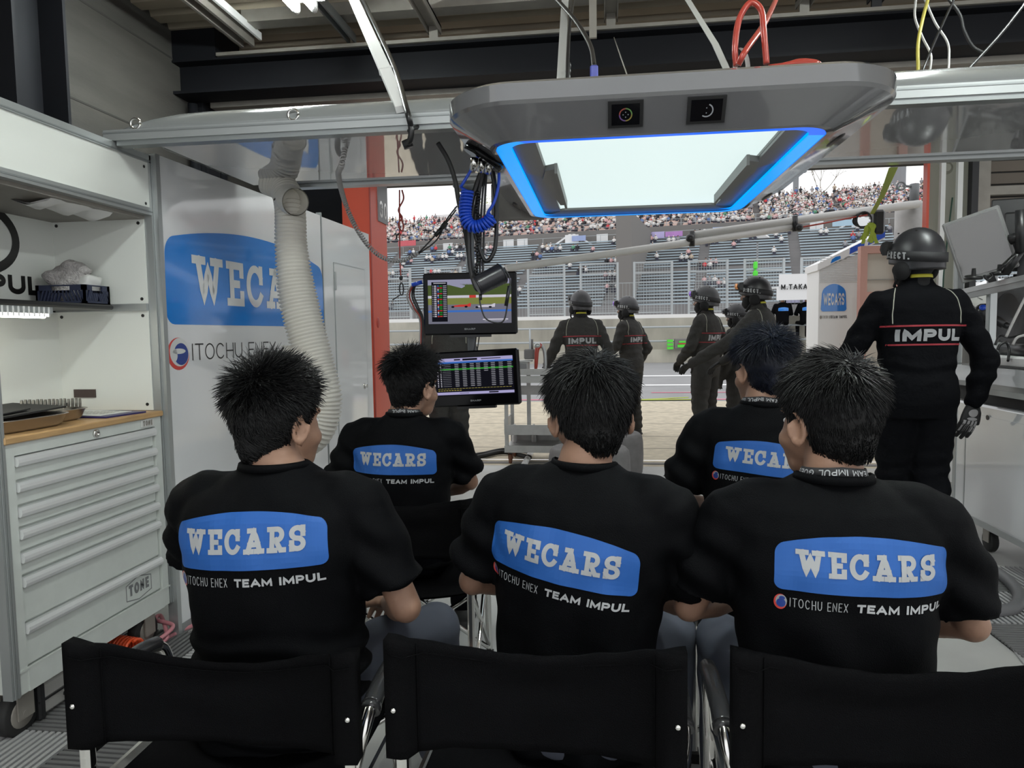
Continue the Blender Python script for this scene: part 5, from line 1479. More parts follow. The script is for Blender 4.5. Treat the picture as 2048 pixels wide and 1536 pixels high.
art = merge((bd,d0,zb,.0008,0),(tx,l0+.01,hit(400,601)[1]-.015,.0016,1)); ap = place2d(art, PA, PD, (0,0,1), PN)
obj('badge', ap, [M_blue_panel, M_print_panel], t, 'blue arched badge with white slab lettering')
e0, ez = hit(336,742); e1, ez1 = hit(377,675); cx = (e0+e1)/2; cz = (ez+ez1)/2; rx, rz = (e1-e0)/2, (ez1-ez)/2
em = merge((disc2d(cx,cz,rx,rz,0,32),0,0,.0006,0),(disc2d(cx+rx*.10,cz+rz*.10,rx*.88,rz*.88,1,32),0,0,.0012,1),(disc2d(cx+rx*.22,cz-rz*.02,rx*.66,rz*.68,2,32),0,0,.0018,2),(disc2d(cx+rx*.0,cz+rz*.16,rx*.62,rz*.17,1,24),0,0,.0024,1),(disc2d(cx-rx*.35,cz-rz*.06,rx*.22,rz*.38,1,24),0,0,.0024,1))
q0, qz = hit(384,721); q1, qz1 = hit(392,687)
tx, tw = text2d('ITOCHU ENEX', qz1-qz, .085, gap=.17, step=.1, width=(hit(552,720)[0]-q0)); em = merge((em,0,0,0,None),(tx,q0,qz,.001,3))
obj('company_mark', place2d(em, PA, PD, (0,0,1), PN), [M_logo_red, M_print_panel, M_logo_navy, M_ink], t, 'round red and blue emblem with thin black lettering')
t = thing('partition_door_panel', 'white gloss partition panel with a flush door beside the red pillar', 'partition', pan((s1+s2)/2,0))
b = MB(); b.prism([pan(s1+.012,.04),pan(s2,.04),pan(s2,.04,-.035),pan(s1+.012,.04,-.035)], (0,0,PZt-.045)); obj('sheet', b, [M_white], t)
b = MB(); b.prism([pan(s1,.0,.003),pan(s1+.012,.0,.003),pan(s1+.012,.0,-.03),pan(s1,.0,-.03)], (0,0,PZt+.02)); obj('joint_strip', b, [M_alu_dark], t)
b = MB(); b.prism([pan(s1+.014,.0,.003),pan(s2,.0,.003),pan(s2,.0,-.04),pan(s1+.014,.0,-.04)], (0,0,.05)); obj('foot_rail', b, [M_alu_dark], t)
da, dz = hit(667,527); db, dz2 = hit(727,540)
b = MB(); b.prism([pan(da,.12,.001),pan(db,.12,.001),pan(db,.12,.006),pan(da,.12,.006)], (0,0,dz-.12)); dr = obj('door', b, [M_white], t)
b = MB()
for (u0,u1,z0,z1) in ((da-.008,da,.11,dz+.008),(db,db+.008,.11,dz+.008),(da,db,dz,dz+.008)): b.prism([pan(u0,z0,.002),pan(u1,z0,.002),pan(u1,z0,.0055),pan(u0,z0,.0055)], (0,0,z1-z0))
b.prism([pan(da-.004,hit(668,580)[1],.006),pan(da+.012,hit(668,580)[1],.006),pan(da+.012,hit(668,580)[1],.012),pan(da-.004,hit(668,580)[1],.012)], (0,0,.12)); obj('door_edge', b, [M_alu], t)
ku, kz = hit(727,772); b = MB()
for r_, o0, o1 in ((.022,.006,.012),(.014,.012,.03)): b.cyl(pan(ku,kz,o0), pan(ku,kz,o1), r_, None, 16)
obj('knob', b, [M_chrome], dr)

# ------------------------------------------------------------------ white flexible duct
t = thing('air_duct', 'white corrugated flexible duct hanging in front of the partition badge', 'duct', (-1.5,3.3,0))
ctr = [PY(538,362,3.30),PY(568,378,3.28),PY(580,420,3.22),PY(583,500,3.20),PY(597,600,3.20),PY(628,720,3.20),PY(650,800,3.20),PY(640,862,3.20),PY(605,880,3.22),PY(592,820,3.27),PY(592,740,3.28),PY(590,690,3.28)]
rad = [.062,.063,.064,.069,.085,.085,.075,.060,.07,.07,.065,.06]
pc = bez(ctr, 26); rc_ = np.interp(np.linspace(0,len(ctr)-1,len(pc)), range(len(ctr)), rad)
b = MB(); L = np.cumsum([0]+[np.linalg.norm(pc[i]-pc[i-1]) for i in range(1,len(pc))]); n = int(L[-1]/.0042); ps = []; rr_ = []
for i in range(n):
    s_ = L[-1]*i/(n-1); ps.append(np.array([np.interp(s_, L, [p[k] for p in pc]) for k in range(3)])); rr_.append(np.interp(s_, L, rc_)+(.006 if i % 4 < 2 else -.004))
b.tube(ps, rr_, 28); obj('hose', b, [M_duct], t)
e = MB(); p = PY(583,402,3.14); e.tube([p+np.array((-.02,.03,.02)), p, p+np.array((.035,-.035,-.012))], [.066,.064,.062], 26, cap=False); e.tube([p+np.array((.035,-.035,-.012)), p+np.array((-.03,.03,.01))], [.058,.056], 26, cap=False); e.tube([p+np.array((-.03,.03,.01)), p+np.array((-.032,.032,.011))], [.056,.056], 26); obj('open_end', e, [M_duct], t)
w = MB(); w.tube([PY(548,400,3.13),PY(560,385,3.2),PY(590,385,3.2)], .003, 6); obj('tie_wire', w, [M_ink], t)

# ------------------------------------------------------------------ overhead gantry
GY0, GY1, GZ = 2.60, 3.42, 2.045
gx0 = PZ(262,300,2.07)[0]
t = thing('overhead_gantry', 'long white overhead gantry with aluminium rails across the garage', 'gantry', (.5,2.9,2.05))
b = MB()
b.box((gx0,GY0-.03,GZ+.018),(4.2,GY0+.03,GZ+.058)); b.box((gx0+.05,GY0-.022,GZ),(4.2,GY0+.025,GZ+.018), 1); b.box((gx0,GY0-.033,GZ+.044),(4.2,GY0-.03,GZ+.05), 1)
obj('near_rail', b, [M_alu, M_alu_dark], t)
b = MB(); n = 10; rg = []
for X, f in ((gx0+.06,.05),(gx0+.10,.35),(gx0+.17,.7),(gx0+.27,.93),(gx0+.38,1.0),(4.2,1.0)):
    rg.append([(X, GY0-.012+.12*f*(1-math.cos(a)), GZ+.058+.085*f*math.sin(a)) for a in [math.pi/2*k/8 for k in range(9)]]+[(X, GY1, GZ+.058+.085*f),(X, GY1, GZ+.058)])
b.rings(rg); obj('cover', b, [mat('gantry_cover',(.23,.24,.24),.18,coat=.4)], t)
b = MB(); b.box((gx0+.2,GY0+.03,GZ+.004),(4.2,GY1-.05,GZ+.016)); obj('underside_panel', b, [mat('gantry_underside',(.40,.40,.41),.035,spec=.8,coat=1.0)], t)
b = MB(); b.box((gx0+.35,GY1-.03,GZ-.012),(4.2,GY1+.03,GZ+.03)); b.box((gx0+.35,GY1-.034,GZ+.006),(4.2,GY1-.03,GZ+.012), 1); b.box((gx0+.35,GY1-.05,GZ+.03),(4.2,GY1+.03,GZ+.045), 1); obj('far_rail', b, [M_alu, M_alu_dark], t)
for px, py in ((276,282),(590,266)):
    q = PY(px, py, GY0-.0); b = MB(); b.tube([(q[0]+.020*math.cos(a), GY0-.01, GZ+.058+.024+.020*math.sin(a)) for a in np.linspace(0,2*math.pi,18)], .005, 8); b.cyl((q[0],GY0-.01,GZ+.055),(q[0],GY0-.01,GZ+.064),.011); obj('eye_bolt', b, [M_chrome], t)
b = MB(); q = PY(1040,400,3.6); b.box((q[0]-.14,3.56,PY(1040,440,3.6)[2]),(q[0]+.12,3.62,GZ)); tag(obj('mounting_plate', b, [M_stand_dark]), 'flat grey plate hanging behind the light box corner', 'plate')
# white bar down from the roof with its black cable
pa, pb = PY(812,262,GY0-.03), PZ(700,0,3.1)
e1 = np.array((-.72,GY0-.03,GZ+.075)); e1[0] = PY(806,262,GY0-.03)[0]
top = PZ(690,-40,3.45)
t = thing('support_bar', 'long white flat bar slanting down from the roof to the gantry', 'bar', e1)
d = top-e1; d /= np.linalg.norm(d); s = np.array((1,0,0.)); s -= (s@d)*d; s /= np.linalg.norm(s); n_ = np.cross(d, s)
b = MB(); w = .024
b.prism([e1-s*w-n_*.012, e1+s*w-n_*.012, e1+s*w+n_*.012, e1-s*w+n_*.012], top-e1)
m_ = e1+(top-e1)*.20; b.prism([m_-s*(w+.003)-n_*.014, m_+s*(w+.003)-n_*.014, m_+s*(w+.003)+n_*.014, m_-s*(w+.003)+n_*.014], d*.012)
obj('bar', b, [M_white_matt], t)
cb_ = [top+s*.05, e1+(top-e1)*.6+s*.045, e1+(top-e1)*.22+s*.04, PY(812,215,GY0-.06), PY(822,255,GY0-.08), PY(820,280,GY0-.07), PY(812,288,GY0-.05)]
b = MB(); b.tube(bez(cb_, 10), .011, 10); b.tube([PY(812,280,GY0-.045),PY(818,296,GY0-.04)], .018, 12); b.tube(bez([PY(818,262,GY0-.07),PY(835,254,GY0-.02),PY(850,257,GY0+.02)],8), .008, 8); obj('cable', b, [M_black], t, 'thick black cable bound to the bar')
b = MB(); b.tube(bez([PY(876,286,GY0+.1),PY(896,320,GY0+.1),PY(910,360,GY0+.06),PY(918,405,GY0+.05),PY(930,460,GY0+.05),PY(942,530,GY0+.03),PY(954,572,GY0-.02)], 10), .009, 9); tag(obj('black_cable', b, [M_black_matt]), 'thick black cable hanging from the gantry left of the blue coil', 'cable')

# ------------------------------------------------------------------ overhead light box
def rrect(x0, x1, y0, y1, r, z, n=7):
    out = []
    for cx, cy, a0 in ((x1-r,y1-r,0),(x0+r,y1-r,90),(x0+r,y0+r,180),(x1-r,y0+r,270)):
        for k in range(n+1): a = (a0+90*k/n)*D2R; out.append(np.array((cx+r*math.cos(a), cy+r*math.sin(a), z)))
    return out
zt_, zr, zu = 2.02, 1.965, 1.87
bx0, bx1, by0 = PZ(890,200,zt_)[0], PZ(1803,150,zt_)[0], PZ(1340,141,zt_)[1]
ux0, ux1 = PZ(1000,310,zu)[0]-.005, PZ(1668,255,zu)[0]
uy0, uy1 = PZ(1335,268,zu)[1], PZ(1285,430,zu)[1]
by1 = uy1+.16
t = thing('light_box', 'grey gloss overhead light box with blue glowing edge and white panel', 'light box', ((bx0+bx1)/2,(by0+by1)/2,zu))
b = MB()
_rr = [rrect(bx0+.02,bx1-.02,by0+.02,by1-.02,.20,zt_+.004,12), rrect(bx0,bx1,by0,by1,.22,zt_-.008,12), rrect(bx0,bx1,by0,by1,.22,zr,12), rrect(bx0+.008,bx1-.008,by0+.006,by1-.008,.215,zr-.010,12), rrect(ux0-.018,ux1+.018,uy0-.012,uy1+.018,.11,zu+.003,12), rrect(ux0,ux1,uy0,uy1,.10,zu,12), rrect(ux0,ux1,uy0,uy1,.10,zu+.045,12)]
for _a, _b in zip(_rr[:-1], _rr[1:]): b.rings([_a, _b], cap=False)
_tp = _rr[0]; b.add(_tp, [tuple(range(len(_tp)))])
obj('shell', b, [M_grey_gloss], t)
def band(inn, out, zz, m, nm, parent, near=True):
    o = rrect(ux0+out,ux1-out,uy0+out,uy1-out,.10-out*.6,zz); i = rrect(ux0+inn,ux1-inn,uy0+inn*.75,uy1-inn*.6,max(.02,.10-inn*.6),zz)
    n = len(o); b = MB(); b.add(o+i, [(k,(k+1)%n,(k+1)%n+n,k+n) for k in range(n)])
    b.add([p+np.array((0,0,.006)) for p in o+i], [(k,k+n,(k+1)%n+n,(k+1)%n) for k in range(n)])
    return b
o_ = rrect(ux0+.002,ux1-.002,uy0+.002,uy1-.002,.098,zu+.001); iw = .05
i_ = rrect(ux0+iw,ux1-iw,uy0+.028,uy1-.03,.065,zu+.001); nn = len(o_)
b = MB(); b.add(o_+i_, [(k,k+nn,(k+1)%nn+nn,(k+1)%nn) for k in range(nn)]); b.add([p+np.array((0,0,.01)) for p in o_+i_], [(k,(k+1)%nn,(k+1)%nn+nn,k+nn) for k in range(nn)])
for fi in range(len(b.f)):
    yy_ = np.mean([b.v[k][1] for k in b.f[fi]]); b.mi[fi] = 0 if yy_ < uy0+.30*(uy1-uy0) and np.mean([b.v[k][0] for k in b.f[fi]]) > ux0+.3 or yy_ < uy0+.02 else 1  # near part darker blue, rest brighter cyan: viewing-angle falloff put into the colour
obj('glow_strip', b, [M_led_view_dim, M_led_view_bright], t, 'glowing blue edge strip')
# light panel and the grey bezel with its stepped side blocks
lx0, lx1, ly0, ly1 = PZ(1075,285,zu+.03)[0], PZ(1562,258,zu+.03)[0], uy0+.035, PZ(1290,412,zu+.03)[1]
b = MB(); b.box((lx0-.02,ly0-.02,zu+.034),(lx1+.02,ly1+.05,zu+.040)); obj('light_panel', b, [M_lightpanel], t, 'white glowing panel')
b = MB()
for sgn, xo, xi in ((1,ux0+iw,lx0),(-1,ux1-iw,lx1)):
    b.box((min(xo-.01*sgn,xi),uy0+.028,zu+.022),(max(xo-.01*sgn,xi),uy1-.02,zu+.034))
    ystep = uy0+.40*(uy1-uy0)
    b.prism([(xi,uy0+.04,zu+.012),(xi-.075*sgn,uy0+.04,zu+.012),(xi-.075*sgn,ystep-.1,zu+.012),(xi,ystep,zu+.012)], (0,0,.012))
    b.prism([(xi+.045*sgn,ystep-.18,zu+.004),(xi,ystep-.15,zu+.004),(xi-.02*sgn,ystep,zu+.004),(xi+.015*sgn,ly1-.25,zu+.004),(xi+.045*sgn,ly1-.25,zu+.004)], (0,0,.02))
    b.box((min(xi+.036*sgn,xi+.046*sgn),ystep-.18,zu-.012),(max(xi+.036*sgn,xi+.046*sgn),ly1-.25,zu+.024))
b.prism([(ux0+iw,uy1-.02,zu+.008),(ux1-iw,uy1-.02,zu+.008),(lx1-.02,ly1,zu+.024),(lx0+.02,ly1,zu+.024)], (0,0,.012))
obj('bezel', b, [M_grey_gloss2], t)
# controls on the sloping front
fu = (uy0-.012, zu+.003); fr = (by0+.006, zr-.010)
def face(x, k, off=0.0):
    y = fr[0]+(fu[0]-fr[0])*k; z = fr[1]+(fu[1]-fr[1])*k; n = np.array((0,-(fr[1]-fu[1]),-(fu[0]-fr[0]))); n /= np.linalg.norm(n); return np.array((x,y,z))+n*off
for px0, px1, mk in ((1216,1287,'ring'),(1371,1448,'arc')):
    xa, xb = PZ(px0,228,1.92)[0], PZ(px1,222,1.92)[0]
    P = [face(xa,.06,.0),face(xb,.06,.0),face(xb,.80,.0),face(xa,.80,.0)]; n_ = np.cross(P[1]-P[0],P[3]-P[0]); n_ /= np.linalg.norm(n_); n_ *= 1 if n_[2] < 0 else -1
    b = MB(); b.prism([p-n_*.004 for p in P], n_*.010); cpad = obj('control_panel', b, [M_black], t)
    b = MB(); Pc = [face(xa+.010,.14,.0065),face(xb-.010,.14,.0065),face(xb-.010,.72,.0065),face(xa+.010,.72,.0065)]; b.prism(Pc, n_*.001); gpad = obj('glass', b, [M_black_gloss], cpad)
    cc = sum(Pc)/4+n_*.0018; ux = (Pc[1]-Pc[0]); ux /= np.linalg.norm(ux); uy = np.cross(n_, ux); b = MB()
    N = 24; a0, a1 = (0,2*math.pi) if mk == 'ring' else (-2.2,1.2)
    for k in range(N):
        q = MB(); aa, ab = a0+(a1-a0)*k/N, a0+(a1-a0)*(k+1)/N
        pts = [cc+r*(math.cos(a)*ux+math.sin(a)*uy) for a in (aa,ab) for r in (.0155,.019)]
        b.add([pts[0],pts[1],pts[3],pts[2]], [(0,1,2,3)], (k//6) if mk == 'ring' else 4)
    for (u,v) in ((0,.007),(0,-.007),(.007,0),(-.007,0)):
        if mk == 'arc' and u: continue
        b.add([cc+ux*(u+du)+uy*(v+dv) for du, dv in ((-.0014,-.0014),(.0014,-.0014),(.0014,.0014),(-.0014,.0014))], [(0,1,2,3)], 4)
    obj('dial', b, [mat('dial_green',(.10,.22,.06),.5),mat('dial_red',(.25,.05,.04),.5),mat('dial_violet',(.12,.06,.20),.5),mat('dial_ochre',(.22,.17,.04),.5),mat('dial_grey',(.30,.31,.34),.5)], gpad)
# black slots on the sides
for (x, y, z, sg_) in (((bx0+ux0)/2-.005,by0+.42,1.914,-1),((bx0+ux0)/2-.005,uy1-.12,1.914,-1),((bx1+ux1)/2+.005,by0+.42,1.914,1),((bx1+ux1)/2+.005,uy1-.12,1.914,1)):
    b = MB(); b.ell((0,0,0), (.022,.075,.007), R=Ry(-sg_*math.atan2(.082,ux0-bx0))); b.xform(np.eye(3),(x,y,z)); obj('side_slot', b, [M_black], t)
# hanging straps, hooks, cables above the box
def ribbon(name, pts, w, m, label, cat='strap', th=.002):
    b = MB(); pts = [np.array(p, float) for p in pts]; s = np.array((1,0,0.))
    b.rings([[p-s*w/2-np.array((0,th,0)), p+s*w/2-np.array((0,th,0)), p+s*w/2+np.array((0,th,0)), p-s*w/2+np.array((0,th,0))] for p in pts], smooth=False)
    return tag(obj(name, b, [m]), label, cat)
bt = zt_+.004
q = PY(1118,165,2.35); ribbon('hanging_strap', [(q[0],2.35,bt),(q[0]-.005,2.9,2.6),(q[0]-.01,4.2,3.50)], .028, M_webbing, 'grey webbing strap from the roof to the left side of the light box')
q2_ = PY(1130,160,2.36); b = MB(); b.tube(bez([(q[0]+.022,2.34,bt),(q[0]+.02,2.7,2.42),(q[0]+.028,3.2,2.8),(q[0]+.02,4.2,3.5)],8), .007, 7)
for k in range(7): b.ell((q[0]+.022,2.36+.03*k,bt+.02+.03*k), (.010,.008,.016))
tag(obj('hanging_chain', b, [M_black]), 'black chain and hook beside the left light box strap', 'chain')
q = PY(1465,120,2.35); ribbon('hanging_strap', [(q[0],2.35,bt+.05),(q[0]-.03,2.5,2.25),(q[0]-.10,4.3,3.50)], .022, M_webbing, 'grey webbing strap from the roof by the red hoses')
b = MB(); b.tube([(q[0]+.0+.02*math.sin(a),2.345,bt+.045+.035*math.cos(a)) for a in np.linspace(0,2*math.pi,16)], .005, 7); b.bbox((q[0]-.012,2.33,bt),(q[0]+.035,2.36,bt+.028), .004); tag(obj('snap_hook', b, [M_black]), 'black snap hook on top of the light box by the red hoses', 'hook')
b = MB(); b.rings([[np.array((q[0]+.015+.03*math.sin(a)-dx, 2.34, bt+.085+.065*math.cos(a))) for a in np.linspace(-.3,3.4,14)] for dx in (-.007,.007)], cap=False); 
tag(obj('strap_loop', b, [M_webbing]), 'pale printed strap loop above the snap hook', 'strap')
Yh = 2.30
hp1 = [PY(1473,132,Yh),PY(1470,95,Yh),PY(1478,40,Yh+.02),PY(1500,6,Yh+.03),PY(1522,20,Yh+.02),PY(1528,70,Yh),PY(1533,128,Yh)]
b = MB(); b.tube(bez(hp1, 10), .0095, 9); tag(obj('red_hose', b, [M_hose_red]), 'red hose looping upright on top of the light box', 'hose')
b = MB(); b.tube(bez([PY(1476,130,Yh-.02),PY(1492,100,Yh-.02),PY(1530,45,Yh+.2),PY(1556,-10,Yh+.9)], 10), .0095, 9); tag(obj('red_hose', b, [M_hose_red]), 'red hose slanting up to the roof behind the upright loop', 'hose')
b = MB(); b.tube(bez([PY(1537,134,Yh+.1),PY(1570,130,Yh+.1),PY(1600,122,Yh+.1),PY(1630,124,Yh+.1),PY(1642,131,Yh+.1)], 8), .008, 8); b.tube(bez([PY(1545,136,Yh+.05),PY(1590,126,Yh+.05),PY(1636,128,Yh+.05)], 8), .008, 8); tag(obj('red_hose', b, [M_hose_red]), 'red hose lying flat along the right top edge of the light box', 'hose')
b = MB(); c0 = PY(1188,146,2.3); b.tube(bez([PY(1110,-5,2.9),PY(1150,40,2.7),PY(1180,90,2.5),PY(1189,135,2.3)], 8), .008, 8); t2 = thing('power_cable', 'black cable with a blue plug entering the light box top', 'cable', c0); obj('cable', b, [M_black], t2)
b = MB(); b.bbox((c0[0]-.012,2.285,c0[2]-.022),(c0[0]+.013,2.315,c0[2]+.02), .004); obj('plug', b, [mat('blue_plug',(.03,.04,.28),.4)], t2, 'blue plug')
b = MB(); b.tube([PY(1228,75,4.2),PY(1254,150,2.6)], .0025, 5); tag(obj('thin_wire', b, [M_zinc]), 'thin steel wire from a roof bracket to the light box', 'wire')
qh = PY(1186,60,4.0); b = MB(); b.box((qh[0]-.02,3.98,PY(1186,78,4.0)[2]),(qh[0]+.02,4.0,3.55)); tag(obj('roof_hanger', b, [M_zinc]), 'flat steel hanger strip under the roof near the blue plug', 'hanger')
# loose cables on the right
GC = 3.0
for pts, r, m, lab in (
  ([(1857,-5,3.3),(1845,40,3.3),(1836,90,3.25),(1836,150,3.2),(1829,172,3.15)], .007, mat('yellow_cable',(.42,.36,.06),.5), 'yellow cable hanging from the roof to the gantry'),
  ([(1832,-5,3.35),(1830,35,3.35),(1845,75,3.3),(1860,105,3.25),(1862,125,3.2),(1854,172,3.15)], .005, M_cord_grey, 'thin grey cable left of the yellow cable crossing behind it'),
  ([(1848,-5,3.4),(1870,45,3.4),(1895,85,3.35),(1898,120,3.3),(1895,168,3.15)], .005, M_cord_grey, 'thin grey cable bowing right of the yellow cable'),
  ([(1910,-5,3.2),(1880,60,3.2),(1856,115,3.2),(1840,155,3.15),(1832,172,3.1)], .005, M_black, 'straight black cable crossing the yellow cable'),
  ([(1895,-5,3.6),(1920,30,3.6),(1928,60,3.6),(1945,92,3.6),(1967,106,3.6)], .007, M_black, 'twisted black cable hanging right of the straight black cable'),
  ([(2052,5,3.3),(2000,70,3.25),(1945,130,3.2),(1908,168,3.15)], .006, M_black, 'long black cable slanting down at the right edge'),
):
    b = MB(); b.tube(bez([PY(*q) for q in pts], 8), r, 7); tag(obj('hanging_cable', b, [m]), lab, 'cable', 'loose cables over the gantry')

# blue coil hose, black loops and reel canister under the left of the box
Yk = 2.55
t = thing('coil_hose', 'bright blue coiled air hose hanging from the light box corner', 'hose', PY(950,400,Yk))
path = bez([PY(935,383,Yk),PY(931,410,Yk),PY(931,435,Yk),PY(942,452,Yk),PY(960,452,Yk),PY(975,444,Yk),PY(985,435,Yk)], 10)
b = MB(); b.tube(coil(path, .0195, 19, 14), .0055, 7); obj('coil', b, [M_hose_blue], t)
b = MB(); b.tube(bez([PY(950,305,Yk-.02),PY(944,335,Yk-.02),PY(925,368,Yk-.02),PY(922,374,Yk),PY(935,383,Yk)], 8), .0055, 7); b.tube(bez([PY(986,434,Yk),PY(975,428,Yk-.01),PY(988,405,Yk-.02),PY(997,370,Yk-.02),PY(997,335,Yk-.02),PY(990,325,Yk-.02),PY(983,333,Yk)], 8), .0055, 7); obj('tail', b, [M_hose_blue], t)
t = thing('cable_loop', 'hanging loop of thick black cable in front of the upper screen', 'cable', PY(960,430,Yk+.03))
Yq = Yk+.06
b = MB(); b.tube(bez([PY(985,455,Yq),PY(993,420,Yq),PY(985,345,Yq),PY(974,331,Yq),PY(962,345,Yq),PY(942,410,Yq),PY(938,470,Yq),PY(940,530,Yq),PY(950,570,Yq),PY(957,578,Yq),PY(962,560,Yq)], 12), .0095, 9); b.tube(bez([PY(995,370,Yq),PY(992,480,Yq),PY(984,512,Yq),PY(972,522,Yq),PY(962,505,Yq),PY(950,460,Yq),PY(955,400,Yq),PY(968,335,Yq)], 12), .008, 9); obj('thick_loop', b, [M_black], t)
b = MB()
for i, dx in enumerate((0,6,12)): b.tube(bez([PY(966+dx*.6,338,Yq+.01),PY(957+dx,420,Yq+.01),PY(955+dx,500,Yq+.01),PY(953+dx,570,Yq)], 8), .0045, 6)
for k in range(26): 
    p = PY(955+3*math.sin(k), 385+k*6.5, Yq-.012); b.ell(p, (.008,.006,.006), 8, 6)
obj('thin_cables', b, [M_black], t)
t = thing('hose_reel_can', 'black ribbed cylinder hanging before the upper screen', 'canister', PY(975,555,Yk))
ca, cb2 = PY(955,572,Yk), PY(1002,545,Yk); ax = cb2-ca; ax[1] += .03
b = MB(); prof = [.0]+[.041]*2; N = 20
b.tube([ca+ax*u for u in np.linspace(0,1,N)], [.034+.004*u+(.0012 if k % 2 else 0) for k, u in enumerate(np.linspace(0,1,N))], 28); b.tube([ca-ax*.04, ca+ax*.02], [.030,.037], 28); b.tube([ca+ax*.98, ca+ax*1.05], [.040,.034], 28); obj('body', b, [mat('can_black',(.02,.02,.024),.3)], t)
b = MB(); b.tube(bez([PY(962,592,Yk),PY(960,605,Yk),PY(970,635,Yk),PY(990,645,Yk),PY(1008,640,Yk),PY(1016,600,Yk),PY(1020,560,Yk),PY(1008,535,Yk)], 8), .003, 6); b.tube([PY(961,588,Yk),PY(961,600,Yk)], .006, 8); b.tube([PY(1012,612,Yk),PY(1019,572,Yk)], .007, 8); obj('cord', b, [M_black], t)
t = thing('hose_fittings', 'black disc and metal fittings at the left corner of the light box', 'fitting', PY(960,300,2.5))
p = np.array((bx0+.085,by0+.36,1.90)); b = MB(); b.tube([p+np.array((0,0,.004)), p+np.array((-.012,0,-.014))], [.075,.072], 24); obj('disc', b, [M_black_gloss], t)
b = MB(); 
for dx, dy in ((0,0),(.02,.03),(-.02,-.03)): b.tube([p+np.array((dx-.01,dy,-.012)), p+np.array((dx-.02,dy+.02,-.045))], .013, 10)
obj('coupling', b, [M_chrome], t)
# grey coil cord, its hanging plug leads; red hook cord
cc_ = bez([PY(690,296,2.75),PY(683,330,2.75),PY(677,352,3.0),PY(690,405,3.3),PY(712,455,3.3),PY(740,495,3.3),PY(770,517,3.3),PY(805,521,3.3),PY(838,505,3.3)], 10)
t = thing('coiled_cord', 'grey coiled cord drooping from the gantry in front of the red pillar', 'cord', cc_[0]); b = MB(); b.tube(coil(cc_, .0085, 95, 9), .0042, 5); obj('coil', b, [M_cord_grey], t)
b = MB(); b.tube(bez([PY(838,505,3.3),PY(862,480,3.3),PY(885,455,3.3),PY(912,420,3.25)], 8), .0035, 6); b.tube(bez([PY(838,507,3.3),PY(866,487,3.3),PY(880,470,3.3),PY(893,440,3.25),PY(914,412,3.25)], 8), .0035, 6); b.tube([PY(870,472,3.3),PY(884,456,3.3)], .010, 10); b.tube([PY(884,456,3.3),PY(893,444,3.3)], .012, 10); obj('lead', b, [M_black], t)
t = thing('hook_cord', 'thin red cord with hooks hanging right of the red pillar', 'cord', PY(800,480,3.42))
b = MB(); b.tube(bez([PY(799,380,3.42),PY(799,450,3.42),PY(800,520,3.42),PY(802,558,3.42)], 8), .0035, 6); b.tube(bez([PY(804,380,3.42),PY(807,398,3.42),PY(797,420,3.42),PY(804,435,3.42),PY(797,448,3.42),PY(803,462,3.42),PY(807,452,3.42),PY(800,430,3.42)], 8), .004, 6); obj('cord', b, [M_hose_red], t)
b = MB(); b.ell(PY(802,556,3.42), (.009,.009,.012)); b.tube(bez([PY(800,466,3.42),PY(794,470,3.42),PY(793,478,3.42)], 6), .004, 6); c_ = PY(803,578,3.42); b.tube([c_+np.array((.010*math.cos(a),0,.030*math.sin(a))) for a in np.linspace(0,2*math.pi,16)], .0035, 6); b.tube([PY(800,590,3.42),PY(785,600,3.42)], .003, 5); obj('hook', b, [M_steel2], t)

# ------------------------------------------------------------------ two screens on their pole
YT = 3.5
t = thing('screen_pole', 'grey vertical pole carrying the two screens under the gantry', 'pole', (PY(940,380,YT+.1)[0],YT+.09,.9))
xp = PY(942,600,YT+.09)[0]; b = MB(); b.tube([(xp,YT+.09,PY(942,815,YT)[2]),(xp,YT+.09,GZ)], .022, 14); b.box((xp-.06,YT-.02,GZ-.02),(xp+.06,YT+.12,GZ-.008)); obj('tube', b, [M_pole_grey], t)
b = MB(); b.box((xp-.03,YT+.065,PY(942,420,YT)[2]-.02),(xp+.03,YT+.115,PY(942,385,YT)[2])); obj('clamp', b, [M_black], t)
def tv(label, corners, yaw, roll, content):
    x0, y0, x1, y1 = corners; a, c = PY(x0,y0,YT), PY(x1,y1,YT); w, h = c[0]-a[0], a[2]-c[2]; cen = (a+c)/2
    t = thing('flat_screen', label, 'screen', cen); R = Rz(yaw)@Ry(roll)
    L = lambda x, y, z: cen+R@np.array((x,y,z))
    b = MB(); b.bbox((-w/2,-.0,-h/2),(w/2,.045,h/2), .008); b.bbox((-w*.3,.04,-h*.3),(w*.3,.075,h*.3), .01); b.xform(R, cen); obj('housing', b, [M_black_gloss], t)
    b = MB(); b.box((-w/2+.022,-.0015,-h/2+.052),(w/2-.022,0,h/2-.030)); b.xform(R, cen); g = obj('display', b, [M_black_gloss], t)
    sx0, sx1, sz0, sz1 = -w/2+.026, w/2-.026, -h/2+.056, h/2-.034; SW, SH = sx1-sx0, sz1-sz0
    q = MB()
    def rect(u0, v0, u1, v1, m, lay=1): q.box((sx0+u0*SW,-.0015-.0004*lay,sz1-v1*SH),(sx0+u1*SW,-.0015,sz1-v0*SH), m)
    def poly(pts, m, lay=2): q.prism([(sx0+u*SW,-.0015-.0004*lay,sz1-v*SH) for u, v in pts], (0,.0004,0), m)
    mats_ = content(rect, poly); q.xform(R, cen); obj('picture', q, mats_, g, 'glowing picture on the screen')
    tx, tw = text2d('SHARP', .009, .22, gap=.25, wide=1.2); pl_ = place2d(tx, (-tw/2,-.0012,-h/2+.024), (1,0,0), (0,0,1), (0,-1,0)); pl_.xform(R, cen); obj('lettering', pl_, [M_print_dim], t)
    b = MB(); b.box((-w*.22,.0,-h/2-.012),(w*.22,.03,-h/2+.0)); b.xform(R, cen); obj('foot_strip', b, [M_black], t)
    return t
